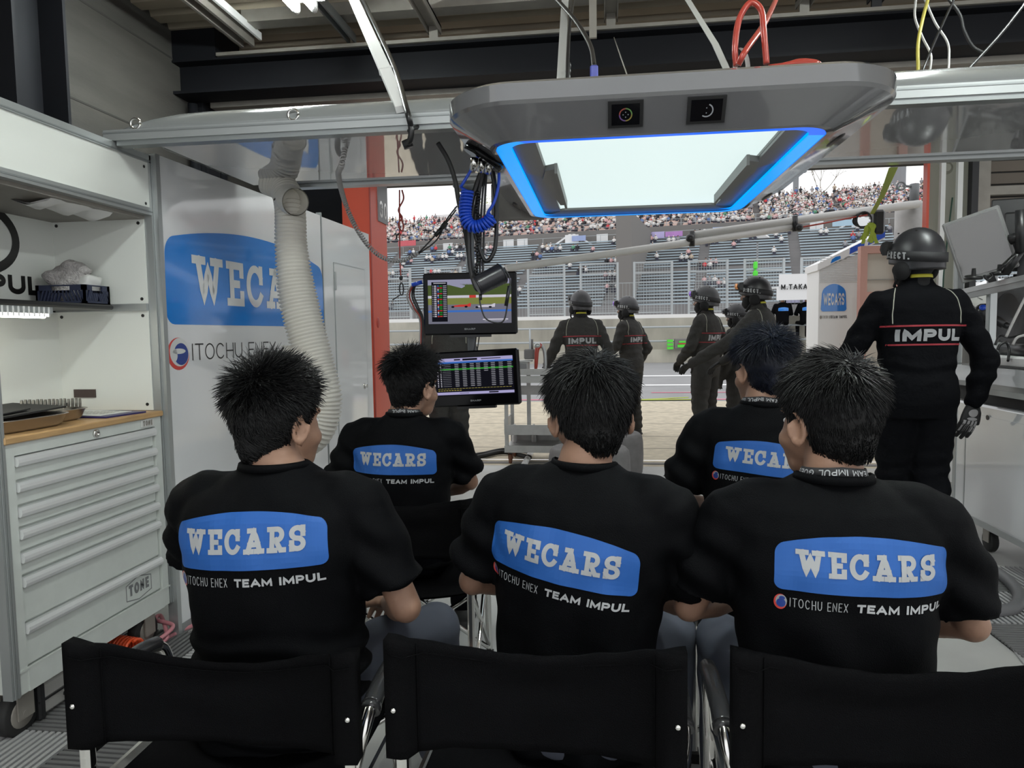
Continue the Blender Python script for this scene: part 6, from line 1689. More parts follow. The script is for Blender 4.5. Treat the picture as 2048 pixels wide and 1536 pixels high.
def race(rect, poly):
    ms = [S_sky, S_hill, S_grass, S_road, S_blue, S_red, S_black, S_white, S_green, S_dim]
    rect(0,0,1,.12,0); rect(0,.10,1,.40,1); poly([(.0,.12),(.22,.10),(.45,.22),(.45,.14),(.2,.0),(0,0)],0); poly([(.25,.36),(.45,.16),(.75,.10),(1,.12),(1,.36)],1,3); rect(0,.36,1,.42,7,4); rect(0,.41,1,.57,2,4); rect(.5,.36,.58,.42,5,5)
    rect(0,.56,1,.70,3,4); rect(0,.695,1,.74,4,5); rect(0,.735,1,1,3,4)
    for (u, v, m) in ((.27,.60,5),(.56,.615,7)):
        poly([(u,v+.02),(u+.05,v-.012),(u+.12,v-.03),(u+.20,v-.03),(u+.235,v-.06),(u+.25,v-.06),(u+.245,v+.02)], m, 6)
        for k in (.03,.19): poly([(u+k+.02*math.cos(a),v+.02+.022*math.sin(a)) for a in np.linspace(0,2*math.pi,9)[:-1]], 6, 7)
    rect(.045,.05,.235,.95,6,8)
    for k in range(17):
        v = .13+k*.043; rect(.055,v,.065,v+.02,9,9); rect(.075,v,.105,v+.022,7,9); rect(.118,v-.005,.132,v+.028,(4,5,7)[k % 3],9); rect(.14,v,.175,v+.022,(8,5,8)[k % 3],9); rect(.185,v,.228,v+.02,9,9)
    rect(.07,.065,.22,.09,9,9); rect(.66,.90,.96,.925,7,9); rect(.68,.935,.94,.955,9,9)
    return ms
def table(rect, poly):
    ms = [S_black, S_lilac, S_blue, S_green, S_white, S_dim, S_yellow]
    rect(0,0,1,1,0); rect(0,.0,1,.09,1,2); rect(0,.09,1,.135,2,2); rect(0,.275,1,.315,3,2); rect(0,.90,1,.97,1,2)
    rect(.25,.025,.33,.06,0,3); rect(.36,.02,.55,.07,0,3); rect(.60,.035,.85,.055,0,3); rect(.68,.915,.80,.95,0,3); rect(.30,.93,.42,.94,0,3)
    for k in range(13):
        v = .155+k*.048
        rect(.02,v,.035,v+.02,4,3); rect(.06,v,.075,v+.02,4,3); rect(.09,v+.008,.20,v+.014,5,3)
        for c_ in (.25,.35,.45,.53,.63,.72,.82,.93):
            if c_ == .63 and k > 4: continue
            rect(c_,v,c_+.055,v+.010,5,3); rect(c_+.005,v+.016,c_+.05,v+.022,5,3)
    for k in range(24): rect(.02+k*.04,.805,.05+k*.04,.812,6,3)
    for k in range(9): rect(.02+k*.035,.85,.045+k*.035,.862,6,3)
    return ms
tv('upper black screen showing two racing cars', (845,547,1034,668), 0.0, .0, race)
tv('lower black screen showing a timing table', (859,702,1040,812), -.10, -.045, table)
b = MB()
for dx in (0,6): b.tube(bez([PY(953+dx,668,YT+.02),PY(951+dx,684,YT+.03),PY(948+dx,704,YT+.02)], 6), .003, 5)
tag(obj('screen_cable', b, [M_black]), 'thin black cable between the two screens', 'cable')
t = thing('cable_bundle', 'bundle of red black and white cables left of the upper screen', 'cable', PY(830,620,YT+.05))
for k, (m, dx) in enumerate(((M_hose_red,0),(M_black,5),(M_cord_grey,-5),(M_black,9))):
    b = MB(); b.tube(bez([PY(842,566,YT+.03),PY(826+dx*.5,572,YT+.05),PY(819+dx,592,YT+.06),PY(828+dx,615,YT+.06),PY(842+dx*.5,640,YT+.06),PY(842+dx*.4,690,YT+.06),PY(846+dx*.3,735,YT+.06)], 8), .0045, 6); obj('strand', b, [m], t)
b = MB(); b.tube([PY(824,570,YT+.03),PY(845,564,YT+.03)], .010, 10); obj('plug', b, [M_hose_blue], t)
# ------------------------------------------------------------------ things on the apron
# white sign tower of the pit stand
t = thing('sign_tower', 'tall white slant-topped cabinet with a small blue badge on the apron', 'cabinet', PZ(1680,850,0))
YS = 9.0; xa, xb = PY(1637,600,YS)[0], PY(1706,600,YS)[0]; z1a, z1b = PY(1637,548,YS)[2], PY(1765,478,YS)[2]
xc = PY(1716,600,YS)[0]
b = MB(); zA, zB = PY(1637,538,YS)[2], PY(1716,508,YS)[2]
b.prism([(xa,YS,.05),(xc,YS,.05),(xc,YS,zB),(xa,YS,zA)], (0,.5,0)); obj('body', b, [M_white_out], t)
b = MB()
for k in range(16): z = 1.86+.02*k; b.box((xa+.01,YS-.006,z),(xc-.01,YS,z+.008))
obj('louvre', b, [mat('louvre_grey',(.62,.63,.63),.5)], t)
b = MB(); zt2 = PY(1768,478,YS)[2]; xe = PY(1768,500,YS)[0]
b.prism([(xa-.02,YS-.02,zA-.02),(xe,YS-.02,zt2),(xe,YS-.02,zt2+.10),(xa-.02,YS-.02,zA+.06)], (0,.55,0)); rf = obj('slant_top', b, [M_white_out], t)
b = MB(); f0, f1 = .48, .82
def sl(u, v): return (xa+(xe-xa)*u, YS-.023, zA-.02+(zt2-zA+.02)*u+v)
b.add([sl(.46,.02),sl(.68,.02),sl(.70,.09),sl(.47,.09)], [(0,1,2,3)]); obj('blue_stripe', b, [mat('stripe_blue',(.03,.10,.55),.4)], rf); b = MB(); b.add([sl(.74,.02),sl(1,.02),sl(1,.1),sl(.76,.1)], [(0,1,2,3)]); obj('blue_stripe', b, [MATS['stripe_blue']], rf); b = MB(); b.add([sl(.17,.02),sl(.33,.02),sl(.32,.055),sl(.25,.07),sl(.19,.06)], [(0,1,2,3,4)], 0); obj('blue_spot', b, [M_blue_panel], rf)
l0, r0, zb0, zt0 = PY(1641,623,YS), PY(1693,621,YS), None, None
bw = r0[0]-l0[0]; bh = PY(1660,568,YS)[2]-l0[2]
bd = badge2d(bw, bh, 30, 6, arch=.22, r=.10, skew=.06); tx, tw = text2d('WECARS', bh*.44, .20, gap=.2, mi=1); _k = bw*.80/tw; tx.v = [(p[0]*_k,p[1],p[2]) for p in tx.v]
tx2, tw2 = text2d('TEAM IMPUL', .035, .24, gap=.15, width=bw*.62); tx3, _ = text2d('ITOCHU ENEX', .035, .1, gap=.15, width=bw*.32)
art = merge((bd,0,0,.0,0),(tx,bw*.10,bh*.22,.002,1),(tx2,bw*.40,-.085,0,2),(tx3,bw*.06,-.085,0,3),(disc2d(bw*.01,-.07,.012,.022,3),0,0,0,3))
obj('badge', place2d(art, (l0[0],YS-.004,l0[2]), (1,0,0), (0,0,1), (0,-1,0)), [M_blue_panel, M_print_panel, M_sign_grey, M_zinc], t, 'blue badge and dark lettering')
# pinkish frame cabinet behind big mechanic
t = thing('framed_cabinet', 'pinkish framed cabinet with a pale panel behind the helmeted man at right', 'cabinet', (PY(1760,600,8.6)[0],8.6,0))
p0, p1 = PY(1722,492,8.6), PY(1806,692,8.6)
b = MB(); 
for (x0,x1,z0,z1) in ((p0[0],p0[0]+.075,0,p0[2]),(p1[0]-.09,p1[0],0,p0[2]),(p0[0]+.075,p1[0]-.09,p0[2]-.085,p0[2]),(p0[0]+.075,p1[0]-.09,PY(1760,592,8.6)[2],PY(1760,592,8.6)[2]+.05)): b.box((x0,8.6,z0),(x1,8.7,z1))
obj('frame', b, [M_pinkframe], t)
b = MB(); b.box((p0[0]+.07,8.66,.05),(p1[0]-.05,8.68,p0[2]-.05)); obj('panel', b, [mat('panel_beige',(.52,.47,.40),.5)], t)
b = MB(); z = PY(1750,560,8.6)[2]; b.box((p0[0]+.08,8.64,z),(p1[0]-.09,8.66,z+.012)); obj('shelf_bar', b, [M_zinc], t)
# boom arms, concrete-grey post, lime strap
Yb = 8.4
t = thing('pit_boom', 'long grey double-pole boom arm over the apron', 'boom', PY(1590,450,Yb))
def dP(px, py, r, i): return PY(px, py, Yb+i)
b = MB(); b.tube([PY(1012,537,Yb-1.6),PY(1385,484,Yb-.4),PY(1592,453,Yb)], [.035,.04,.042], 12); obj('lower_pole', b, [M_pole_grey if False else mat('boom_grey',(.56,.55,.53),.4)], t)
b = MB(); b.tube([PY(1383,471,Yb-.4),PY(1592,441,Yb),PY(1836,408,Yb+.3)], [.042,.045,.045], 12); obj('upper_pole', b, [MATS['boom_grey']], t)
for px, py in ((1384,477),(1590,447)):
    b = MB(); y = Yb-.4 if px < 1400 else Yb; b.tube([PY(px,py-14,y-.05),PY(px,py+16,y-.05)], .03, 10); b.ell(PY(px-4 if px < 1400 else px+8, py+(-1 if px < 1400 else 8), y-.08), (.045,.04,.045)); obj('clamp', b, [M_black, M_hose_blue], t)
b = MB(); b.tube(bez([PY(1600,455,Yb-.03),PY(1650,446,Yb),PY(1700,436,Yb+.1),PY(1735,430,Yb+.1)], 8), .010, 6); obj('hose', b, [M_hose_red], t)
b = MB(); c_ = PY(1728,440,Yb+.1); 
for k in range(3): b.tube([c_+np.array(((.08+.012*k)*math.cos(a),.02*k,(.09-.01*k)*math.sin(a))) for a in np.linspace(0,2*math.pi,22)], .010, 6)
obj('cable_coil', b, [M_black], t)
t = thing('boom_post', 'stout grey cylinder post carrying the end of the boom arm', 'post', PZ(1826,840,0))
xq = PY(1826,450,Yb+.4)[0]; zt3 = PY(1826,402,Yb+.4)[2]
b = MB(); b.lathe([(.155,0),(.155,zt3-.04),(.13,zt3),(.0,zt3+.005)], (xq,Yb+.5,0), 'z', 28); b.lathe([(.158,zt3-.42),(.16,zt3-.41),(.158,zt3-.40)], (xq,Yb+.5,0), 'z', 28); obj('column', b, [mat('post_grey',(.42,.41,.40),.6,var=.12,vscale=8)], t)
b = MB(); p = PY(1829,375,Yb+.4); b.tube([(p[0]+.02,Yb+.45,zt3),(p[0]+.02,Yb+.45,p[2]+.05)], .05, 10); b.tube([(p[0],Yb+.45,p[2]+.02),PY(1806,372,Yb+.4)], .015, 8); pc_ = PY(1802,372,Yb+.4); b.tube([pc_+np.array((.045*math.cos(a),0,.045*math.sin(a))) for a in np.linspace(0,2*math.pi,16)], .012, 6); obj('bracket', b, [M_pole_grey], t)
b = MB(); b.tube([pc_, PY(1780,381,Yb+.4), PY(1700,402,Yb+1), PY(1560,432,Yb+6)], .006, 5); obj('guy_wire', b, [M_pole_grey], t)
pS = [PY(1787,335,3.45),PY(1765,390,5.5),PY(1744,428,7.0)]
ribbon('lime_strap', pS, .035, M_lime, 'lime green strap pulled down from the gantry with a knotted tail', th=.006)
b = MB(); q = PY(1757,440,7.0); b.bbox(q-np.array((.05,.04,.13)), q+np.array((.05,.04,.09)), .02); tag(obj('ratchet', b, [M_black]), 'black ratchet on the lime strap', 'ratchet')
b = MB(); r_ = np.random.default_rng(5)
for k in range(9):
    e = PY(1722+4*k, 480+8*math.sin(k*1.7), 7.0); m0 = PY(1742+r_.uniform(-4,6), 446, 7.0-.02*k % .05); mid = (e+m0)/2+np.array((-.03*math.sin(k),-.03,.03)); b.rings([[p+np.array((-.016,0,0)),p+np.array((.016,0,.004)),p+np.array((.016,.004,.004)),p+np.array((-.016,.004,0))] for p in bez([m0,mid,e],5)], smooth=False)
tag(obj('strap_tail', b, [M_lime]), 'bunch of lime green strap ends tied below the ratchet', 'strap')
# neon green boxes at the pit wall
p = PY(1350,690,20.5)
t = thing('tool_caddy', 'grey caddy with neon green trays at the foot of the pit wall', 'caddy', (p[0],20.55,.79))
b = MB(); b.bbox((p[0]-.02,20.40,.80),(p[0]+.35,20.58,1.10), .02); obj('case', b, [M_stand_dark], t)
b = MB()
for k in range(3): b.box((p[0]-.22,20.40,.80+.10*k),(p[0]-.06,20.55,.87+.10*k))
b.box((p[0]+.06,20.38,.85),(p[0]+.30,20.40,.93)); b.box((p[0]+.10,20.385,.98),(p[0]+.28,20.40,1.03)); obj('tray', b, [M_green], t)
b = MB(); b.box((p[0]+.08,20.37,.94),(p[0]+.31,20.40,.965)); obj('handle', b, [M_red], t)
# green marker lamp on fence
p = PY(1514,545,20.9); b = MB(); b.bbox((p[0]-.06,21.05,p[2]-.08),(p[0]+.06,21.2,p[2]+.06), .02); b.bbox((p[0]-.05,21.05,p[2]+.12),(p[0]+.05,21.2,p[2]+.32), .02); b.box((p[0]-.02,21.12,p[2]),(p[0]+.02,21.16,p[2]+.2)); tag(obj('marker_light', b, [M_green]), 'bright green marker box on a fence post', 'marker')
p = PY(1515,485,24); t = thing('light_panel_mast', 'thin mast with a tilted white panel behind the fence', 'mast', (p[0],24,1.7)); b = MB(); b.tube([(p[0],24,.4),(p[0],24,p[2])], .03, 6); obj('pole', b, [M_pole_grey], t)
b = MB(); q = PY(1500,472,24); b.prism([(q[0]-.2,23.8,q[2]+.22),(q[0]+.05,23.8,q[2]+.25),(q[0]+.65,24.2,q[2]-.05),(q[0]+.30,24.2,q[2]-.05)], (0,0,.04)); obj('panel', b, [M_white_out], t)

# steel trolley with gear
t = thing('steel_trolley', 'grey steel trolley on casters beside the lower screen', 'trolley', (-.70,7.2,0))
TX0, TX1, TY0, TY1 = PY(1010,900,6.95)[0], PY(1108,900,6.95)[0]+.12, 6.95, 7.45
def tz(py): return PY(1050,py,6.95)[2]
b = MB()
for x in (TX0, TX1-.035):
    for y in (TY0, TY1-.035): b.box((x,y,.14),(x+.035,y+.035,tz(742)))
xm = PY(1058,800,TY1)[0]; b.box((xm-.02,TY1-.035,.2),(xm+.02,TY1,tz(742))); obj('frame', b, [M_trolley], t)
b = MB(); b.box((TX0-.004,TY0-.004,tz(750)),(TX1+.004,TY1+.004,tz(742)+.001)); b.box((TX0-.003,TY0-.003,tz(766)),(TX1+.003,TY0+.01,tz(752))); b.box((TX0-.005,TY0-.005,tz(742)),(TX1+.005,TY0+.008,tz(738))); obj('top_tray', b, [M_trolley], t)
b = MB(); b.box((TX0-.003,TY1-.02,tz(798)),(TX1+.003,TY1+.003,tz(778))); obj('side_plate', b, [M_trolley], t)
b = MB(); b.box((TX0-.002,TY0-.002,tz(870)),(TX1+.002,TY1+.002,tz(866))); b.box((TX0+.01,TY0-.004,tz(868)),(TX1+.004,TY0+.012,tz(850))); b.box((TX0-.004,TY0-.003,tz(868)),(TX0+.012,TY1+.003,tz(838))); obj('middle_tray', b, [M_trolley], t)
b = MB(); b.box((TX0-.002,TY0-.002,.135),(TX1+.002,TY1+.002,.17)); b.box((TX0+.002,TY1-.012,.17),(TX1-.002,TY1-.002,tz(870))); b.box((TX0-.004,TY0-.006,.12),(TX1+.004,TY0+.012,.19)); obj('bottom_tray', b, [M_trolley], t)
for (x,y) in ((TX0+.05,TY0+.05),(TX1-.06,TY0+.05),(TX0+.05,TY1-.05),(TX1-.06,TY1-.05)):
    b = MB(); b.lathe([(0,-.014),(.045,-.014),(.05,0),(.045,.014),(0,.014)], (x,y-.015,.052), 'x', 18, cap=False); b.box((x-.022,y-.03,.05),(x-.018,y+.03,.13)); b.box((x+.018,y-.03,.05),(x+.022,y+.03,.13)); b.box((x-.03,y-.03,.118),(x+.03,y+.03,.13)); obj('caster', b, [M_rust], t)
for px in (1027,1066): 
    p = PY(px,880,7.2); b = MB(); b.lathe([(.0,.17),(.022,.17),(.025,.18),(.025,.30),(.012,.32),(.012,.36)], (p[0],7.3,0), 'z', 14); tag(obj('spray_can', b, [M_white_out if px < 1050 else M_trolley]), 'small upright can in the bottom tray of the trolley, %s' % ('nearer its left post' if px < 1050 else 'nearer its middle post'), 'can')
t = thing('gauge_box', 'small grey instrument box on the trolley top', 'instrument', PY(1055,730,7.1)); z0 = tz(742)
p = PY(1052,735,7.1); b = MB(); b.bbox((p[0]-.10,7.05,z0),(p[0]+.03,7.2,z0+.09), .008); b.box((p[0]-.13,7.03,z0+.085),(p[0]+.06,7.22,z0+.10)); obj('case', b, [M_trolley], t)
b = MB(); b.box((p[0]-.08,7.04,z0+.02),(p[0]+.01,7.05,z0+.07)); obj('face', b, [M_sign_grey], t)
b = MB(); b.bbox((p[0]-.02,7.1,z0+.11),(p[0]+.11,7.2,z0+.21), .01); b.tube([(p[0]+.06,7.15,z0+.2),(p[0]+.06,7.15,z0+.31)], .012, 8); obj('meter', b, [M_stand], t)
p = PY(1071,720,7.05); b = MB(); b.tube([(p[0],7.05,z0),(p[0]+.004,7.05,z0+.04),(p[0]+.012,7.05,z0+.17),(p[0]+.018,7.06,z0+.22),(p[0]+.06,7.07,z0+.26)], [.012,.018,.022,.026,.018], 10); t = thing('air_gun', 'red and silver air tool standing on the trolley', 'tool', (p[0],7.05,z0)); obj('grip', b, [M_hose_red], t)
b = MB(); b.ell((p[0]+.02,7.06,z0+.245), (.035,.03,.03)); b.tube(bez([(p[0]+.05,7.07,z0+.26),(p[0]+.085,7.08,z0+.2),(p[0]+.095,7.08,z0+.08),(p[0]+.09,7.08,z0)], 6), .018, 8); obj('head', b, [M_alu, M_black], t)
b = MB(); b.tube(bez([PZ(935,918,.03),PZ(965,912,.03),PZ(1008,904,.03),PZ(1060,915,.03)], 8), .025, 8); b.tube(bez([PZ(930,912,.03),PZ(965,907,.03),PZ(1008,899,.03),PZ(1060,905,.03)], 8), .018, 8); tag(obj('floor_hose', b, [M_black_matt]), 'two black hoses on the apron running under the trolley', 'hose')
b = MB(); b.tube([PZ(1048,930,.02),PZ(1062,905,.02)], .03, 10); tag(obj('white_tube', b, [M_white_out]), 'short white tube lying under the trolley', 'tube')
# slick tyres lying flat
def tyre(x, y, label, r=.325, h=.385):
    t = thing('slick_tyre', label, 'tyre', (x,y,0), 0, 'slick tyres by the trolley'); b = MB()
    b.lathe([(r*.62,.01),(r*.9,.0),(r*.98,.03),(r,.08),(r*1.01,h/2),(r,h-.08),(r*.97,h-.025),(r*.9,h),(r*.62,h-.01),(r*.6,h-.04),(r*.6,.04),(r*.62,.01)], (x,y,0), 'z', 48, cap=False); obj('tread', b, [M_tyre], t)
    b = MB(); b.lathe([(r*.6,.05),(r*.6,h-.05),(r*.52,h-.06),(r*.5,h/2),(r*.1,h/2+.03),(.0,h/2+.03)], (x,y,0), 'z', 30, cap=False); obj('rim', b, [M_steel2], t)
p = PY(1288,900,6.45); tyre(p[0]-.33, 6.5, 'grey slick tyre lying flat behind the other, beside the seated middle guest')
p = PY(1262,930,5.65); tyre(p[0]-.33, 5.68, 'nearer grey slick tyre lying flat just behind the middle guest')

# ------------------------------------------------------------------ right side: white cabinet, desk, screens
CX = 2.13
t = thing('white_cabinet', 'white gloss cabinet on casters under the right desk', 'cabinet', (2.5,4.0,0))
b = MB(); b.bbox((CX,2.9,.165),(2.9,4.62,.86), .012); obj('body', b, [M_white], t)
b = MB(); b.box((CX-.004,2.9,.165),(CX,4.62,.20)); b.box((CX-.004,4.585,.20),(CX,4.62,.86)); b.box((CX-.004,4.47,.20),(CX,4.48,.86)); obj('edge_profile', b, [M_alu], t)
b = MB(); b.box((CX-.006,2.95,.21),(CX-.001,4.46,.80)); dr = obj('door', b, [M_white], t)
p = PX(1978,835,CX); b = MB(); b.lathe([(.014,0),(.014,-.004)], (CX-.006,p[1],p[2]), 'x', 14); obj('finger_hole', b, [M_ink], dr)
for (x,y) in ((2.22,4.35),(2.22,3.1),(2.75,4.35)):
    b = MB(); b.lathe([(0,-.018),(.058,-.018),(.065,-.01),(.065,.01),(.058,.018),(0,.018)], (x,y,.066), 'x', 22, cap=False); w = obj('wheel', b, [M_black_matt], t)
    b = MB(); b.box((x-.028,y-.03,.06),(x-.022,y+.03,.165)); b.box((x+.022,y-.03,.06),(x+.028,y+.03,.165)); b.box((x-.04,y-.04,.158),(x+.04,y+.04,.166)); obj('fork', b, [M_zinc], t)
t = thing('desk', 'white topped work desk with a dark gap above the right cabinet', 'desk', (2.5,4.1,.9))
b = MB(); b.box((CX-.01,3.3,1.045),(2.9,4.75,1.075)); b.box((CX-.012,3.3,.985),(CX+.004,4.75,1.045)); obj('top', b, [M_white], t)
b = MB(); b.box((CX-.005,3.3,.955),(2.9,4.75,.985)); obj('alu_edge', b, [M_alu], t)
b = MB(); b.box((CX+.05,3.3,.862),(2.9,4.7,.955)); obj('recess', b, [M_black_matt], t)
b = MB(); b.box((CX-.01,3.5,.925),(CX+.05,4.3,.955)); obj('drawer_front', b, [mat('drawer_grey',(.45,.46,.44),.5)], t)
b = MB(); b.box((CX+.02,3.75,1.076),(CX+.16,4.3,1.082)); b.box((CX+.03,4.0,1.082),(CX+.15,4.2,1.085)); tag(obj('notebook', b, [M_black, M_white_matt]), 'thin dark red folder lying on the right desk', 'folder')
b = MB(); b.bbox((CX+.10,4.05,1.077),(CX+.20,4.35,1.115), .008); tag(obj('power_strip', b, [M_alu_dark]), 'grey power box on the right desk', 'power strip')
b = MB(); b.tube([(CX+.12,3.98,1.17),(CX+.16,4.40,1.17)], .034, 14); t3 = thing('torch', 'black torch lying on the right desk beside the cables', 'torch', (CX+.14,4.2,1.17)); obj('barrel', b, [M_black], t3)
b = MB(); b.tube([(CX+.16,4.40,1.17),(CX+.17,4.48,1.17)], .040, 14); obj('head', b, [M_alu], t3)
b = MB(); b.bbox((CX+.06,4.0,1.077),(CX+.20,4.42,1.137), .01); tag(obj('battery_case', b, [M_white_matt]), 'pale case under the black torch on the right desk', 'case')
for pts, m, lab in (
  ([(1990,690,4.3),(2000,672,4.3),(2020,675,4.25),(2048,668,4.2),(2070,660,4.2)], M_black, 'black cable arching over the right desk'),
  ([(1995,700,4.2),(2000,690,4.2),(2012,685,4.2),(2018,700,4.2),(2016,722,4.15)], M_black, 'short black cable loop standing beside the torch'),
  ([(2025,690,4.1),(2035,675,4.1),(2060,668,4.1)], M_cord_grey, 'white plug cable at the right edge above the desk'),
  ([(2012,674,4.1),(2028,640,4.1),(2048,600,4.1),(2060,580,4.1)], M_cord_grey, 'grey cord stretched up across the slick tyre'),
):
    b = MB(); b.tube(bez([PY(*q) for q in pts], 8), .007, 7); tag(obj('desk_cable', b, [m]), lab, 'cable', 'cables over the right desk')
# posts, rail and monitors
t = thing('desk_rack', 'aluminium rack of posts and a rail above the right desk', 'rack', (2.4,4.6,1.07))
b = MB(); 
for px, y in ((1982,4.55),(1916,4.75)):
    p = PY(px, 640, y); b.bbox((p[0]-.022,y-.022,1.075),(p[0]+.022,y+.022,PY(px,560 if px > 1950 else 535,y)[2]+.05), .005)
obj('post', b, [M_alu], t)
pa, pb = PY(1922,590,4.7), PY(2075,556,4.2); d = pb-pa
b = MB(); b.prism([pa+np.array((0,0,-.03)),pa+np.array((.03,.05,-.03)),pa+np.array((.03,.05,.035)),pa+np.array((0,0,.035))], d); obj('rail', b, [M_alu_dark], t)
b = MB(); b.prism([pa+np.array((-.002,-.01,.005)),pa+np.array((.0,-.01,.005)),pa+np.array((.0,-.01,.035)),pa+np.array((-.002,-.01,.035))], d); obj('rail_lip', b, [M_alu], t)
def monitor(label, cen, w, h, R, screen_m, frame_m):
    t = thing('monitor', label, 'monitor', cen); b = MB(); b.bbox((-w/2,0,-h/2),(w/2,.035,h/2), .008); b.bbox((-w*.3,.03,-h*.3),(w*.3,.08,h*.3), .01); b.xform(R, cen); obj('housing', b, [frame_m, M_black], t)
    b = MB(); b.box((-w/2+.018,-.002,-h/2+.026),(w/2-.018,0,h/2-.018)); b.xform(R, cen); obj('display', b, [screen_m], t)
    b = MB(); b.box((-.02,.07,-h*.62),(.02,.095,.0)); b.xform(R, cen); obj('arm', b, [M_black], t)
M_scr = mat('reflective_screen', (.045,.045,.042), .05, spec=1.0, coat=1.0); M_bez = mat('monitor_bezel', (.20,.20,.20), .4)
c = PY(1960,490,4.45); monitor('tilted monitor with a bright reflection beside the beige pillar', c, .29, .37, Rz(-.45)@Rx(.10)@Ry(-.30), M_scr, M_bez)
c = PY(2052,470,4.5); monitor('black backed monitor cut off at the right edge', c, .36, .42, Rz(2.6)@Ry(-.05), M_scr, M_black)
t = thing('monitor_mount', 'black monitor arm and clamp knobs on the right rail', 'arm', PY(2035,520,4.3))
b = MB(); b.tube([PY(2043,420,4.3),PY(2043,505,4.3)], .03, 12); b.tube([PY(2043,500,4.3),PY(2010,548,4.35)], .022, 10); b.tube([PY(2020,480,4.35),PY(2048,470,4.3)], .03, 10); obj('arm', b, [M_black], t)
for px, py in ((1947,556),(1999,547),(2030,566)):
    b = MB(); p = PY(px, py, 4.4); b.lathe([(.0,-.012),(.045,-.010),(.048,0),(.045,.008),(.012,.012),(.010,.05)], tuple(p), 'z', 18); obj('knob', b, [M_black], t)
b = MB(); b.tube(bez([PY(1968,550,4.38),PY(1975,560,4.38),PY(1985,552,4.38),PY(1980,545,4.38)],8), .006, 6); b.tube(bez([PY(1998,540,4.35),PY(2010,530,4.3),PY(2030,512,4.3),PY(2055,505,4.3)],8), .006, 6); obj('cable', b, [M_black], t)
# pressure gauge and bottle
p = PY(1958,597,5.2); t = thing('pressure_gauge', 'round white dial pressure gauge beyond the desk post', 'gauge', p)
b = MB(); b.lathe([(0,0),(.075,0),(.082,-.012),(.08,-.03),(.07,-.034)], tuple(p), 'y', 28, cap=False); obj('case', b, [M_chrome], t)
b = MB(); b.lathe([(0,-.022),(.070,-.022)], tuple(p), 'y', 28, cap=False); b.box((p[0]-.003,p[1]-.025,p[2]-.01),(p[0]+.0,p[1]-.024,p[2]+.0)); dd = obj('dial', b, [M_paper], t)
b = MB(); b.prism([p+np.array((-.045,-.026,.02)),p+np.array((.012,-.026,-.008)),p+np.array((.010,-.026,-.012))], (0,.001,0)); obj('needle', b, [M_ink], dd)
b = MB(); b.tube([p+np.array((0,0,-.08)), p+np.array((0,0,-.30))], .02, 10); b.tube([p+np.array((-.10,.05,.0)),p+np.array((-.10,.05,-.3))], .05, 12); obj('valve', b, [M_black], t)
b = MB(); b.lathe([(.11,0),(.11,p[2]-.32),(.06,p[2]-.22),(.03,p[2]-.20)], (p[0],p[1]+.02,0), 'z', 22); obj('bottle', b, [M_stand_dark], t)
b = MB(); p2 = PY(1967,625,5.0); b.ell(p2, (.06,.05,.06)); b.tube([p2,PY(2010,650,4.9)], .028, 10); b.tube([PY(2005,647,4.9),PY(2020,655,4.9)], .02, 8); t = thing('jack_handle', 'black and blue tool handle beyond the desk post', 'tool', p2); b.tube([(p2[0],p2[1],0),tuple(p2)], .02, 8); obj('handle', b, [M_black], t)
b = MB(); b.ell(p2+np.array((-.02,-.03,.03)), (.022,.02,.022)); obj('cap', b, [M_hose_blue], t)
# slick tyre standing at right
p = PY(2050,635,5.4); t = thing('slick_tyre', 'dark slick tyre standing upright at the right edge beyond the desk', 'tyre', (p[0],5.4,.9), 0, 'slick tyres at the right edge')
b = MB(); r = .30; w_ = .19
b.lathe([(r*.6,-w_+.02),(r*.85,-w_),(r*.96,-w_+.03),(r,-w_+.09),(r*1.01,0),(r,w_-.09),(r*.96,w_-.03),(r*.85,w_),(r*.6,w_-.02)], (p[0]+.10,5.5,p[2]), 'x', 40, cap=False); obj('tread', b, [M_tyre_dk], t)
b = MB(); b.lathe([(0,-w_+.06),(r*.58,-w_+.03),(r*.6,-w_+.02),(r*.6,w_-.02),(r*.58,w_-.03),(0,w_-.06)], (p[0]+.10,5.5,p[2]), 'x', 30, cap=False); obj('rim', b, [M_steel2], t)
b = MB(); X_ = p[0]+.1
b.box((X_-.3,5.35,0),(X_-.26,5.65,p[2]-.31)); b.box((X_+.26,5.35,0),(X_+.3,5.65,p[2]-.31)); b.box((X_-.3,5.35,p[2]-.33),(X_+.3,5.65,p[2]-.30)); tag(obj('tyre_stand', b, [M_white_out]), 'white stand under the upright slick tyre', 'stand')
# tent and yellow ramp beyond the right opening
p = PY(1990,600,15); t = thing('white_tent', 'white peaked tent beyond the right opening', 'tent', (p[0]+.4,16,0))
b = MB(); x0, x1 = p[0]-.7, p[0]+1.6; zt4 = PY(1990,602,15)[2]; ap = np.array(((x0+x1)/2,16,PY(2000,570,15)[2]+.25)); base = [np.array(q) for q in ((x0,15,zt4-.35),(x1,15,zt4-.35),(x1,17,zt4-.35),(x0,17,zt4-.35))]
b.add(base+[ap], [(0,1,4),(1,2,4),(2,3,4),(3,0,4),(3,2,1,0)]); obj('roof', b, [M_white_out], t)
b = MB()
for q in base: b.tube([(q[0],q[1],gz(15)),q], .03, 8)
obj('post', b, [M_fence], t)
p = PY(1985,700,14); t = thing('yellow_ramp', 'yellow and white barrier at the pit wall beyond the desk', 'barrier', (p[0],14,gz(14))); 
b = MB(); a_, c_ = PY(1998,668,14), PY(2018,640,14); b.prism([a_,a_+np.array((.35,0,.0)),c_+np.array((.35,0,0)),c_], (0,.2,0)); obj('stripe', b, [M_orange], t)
b = MB(); b.box((a_[0]-.4,13.9,gz(14)-.02),(a_[0]+2,14.1,gz(14)+.9)); obj('wall', b, [M_pitwall], t)
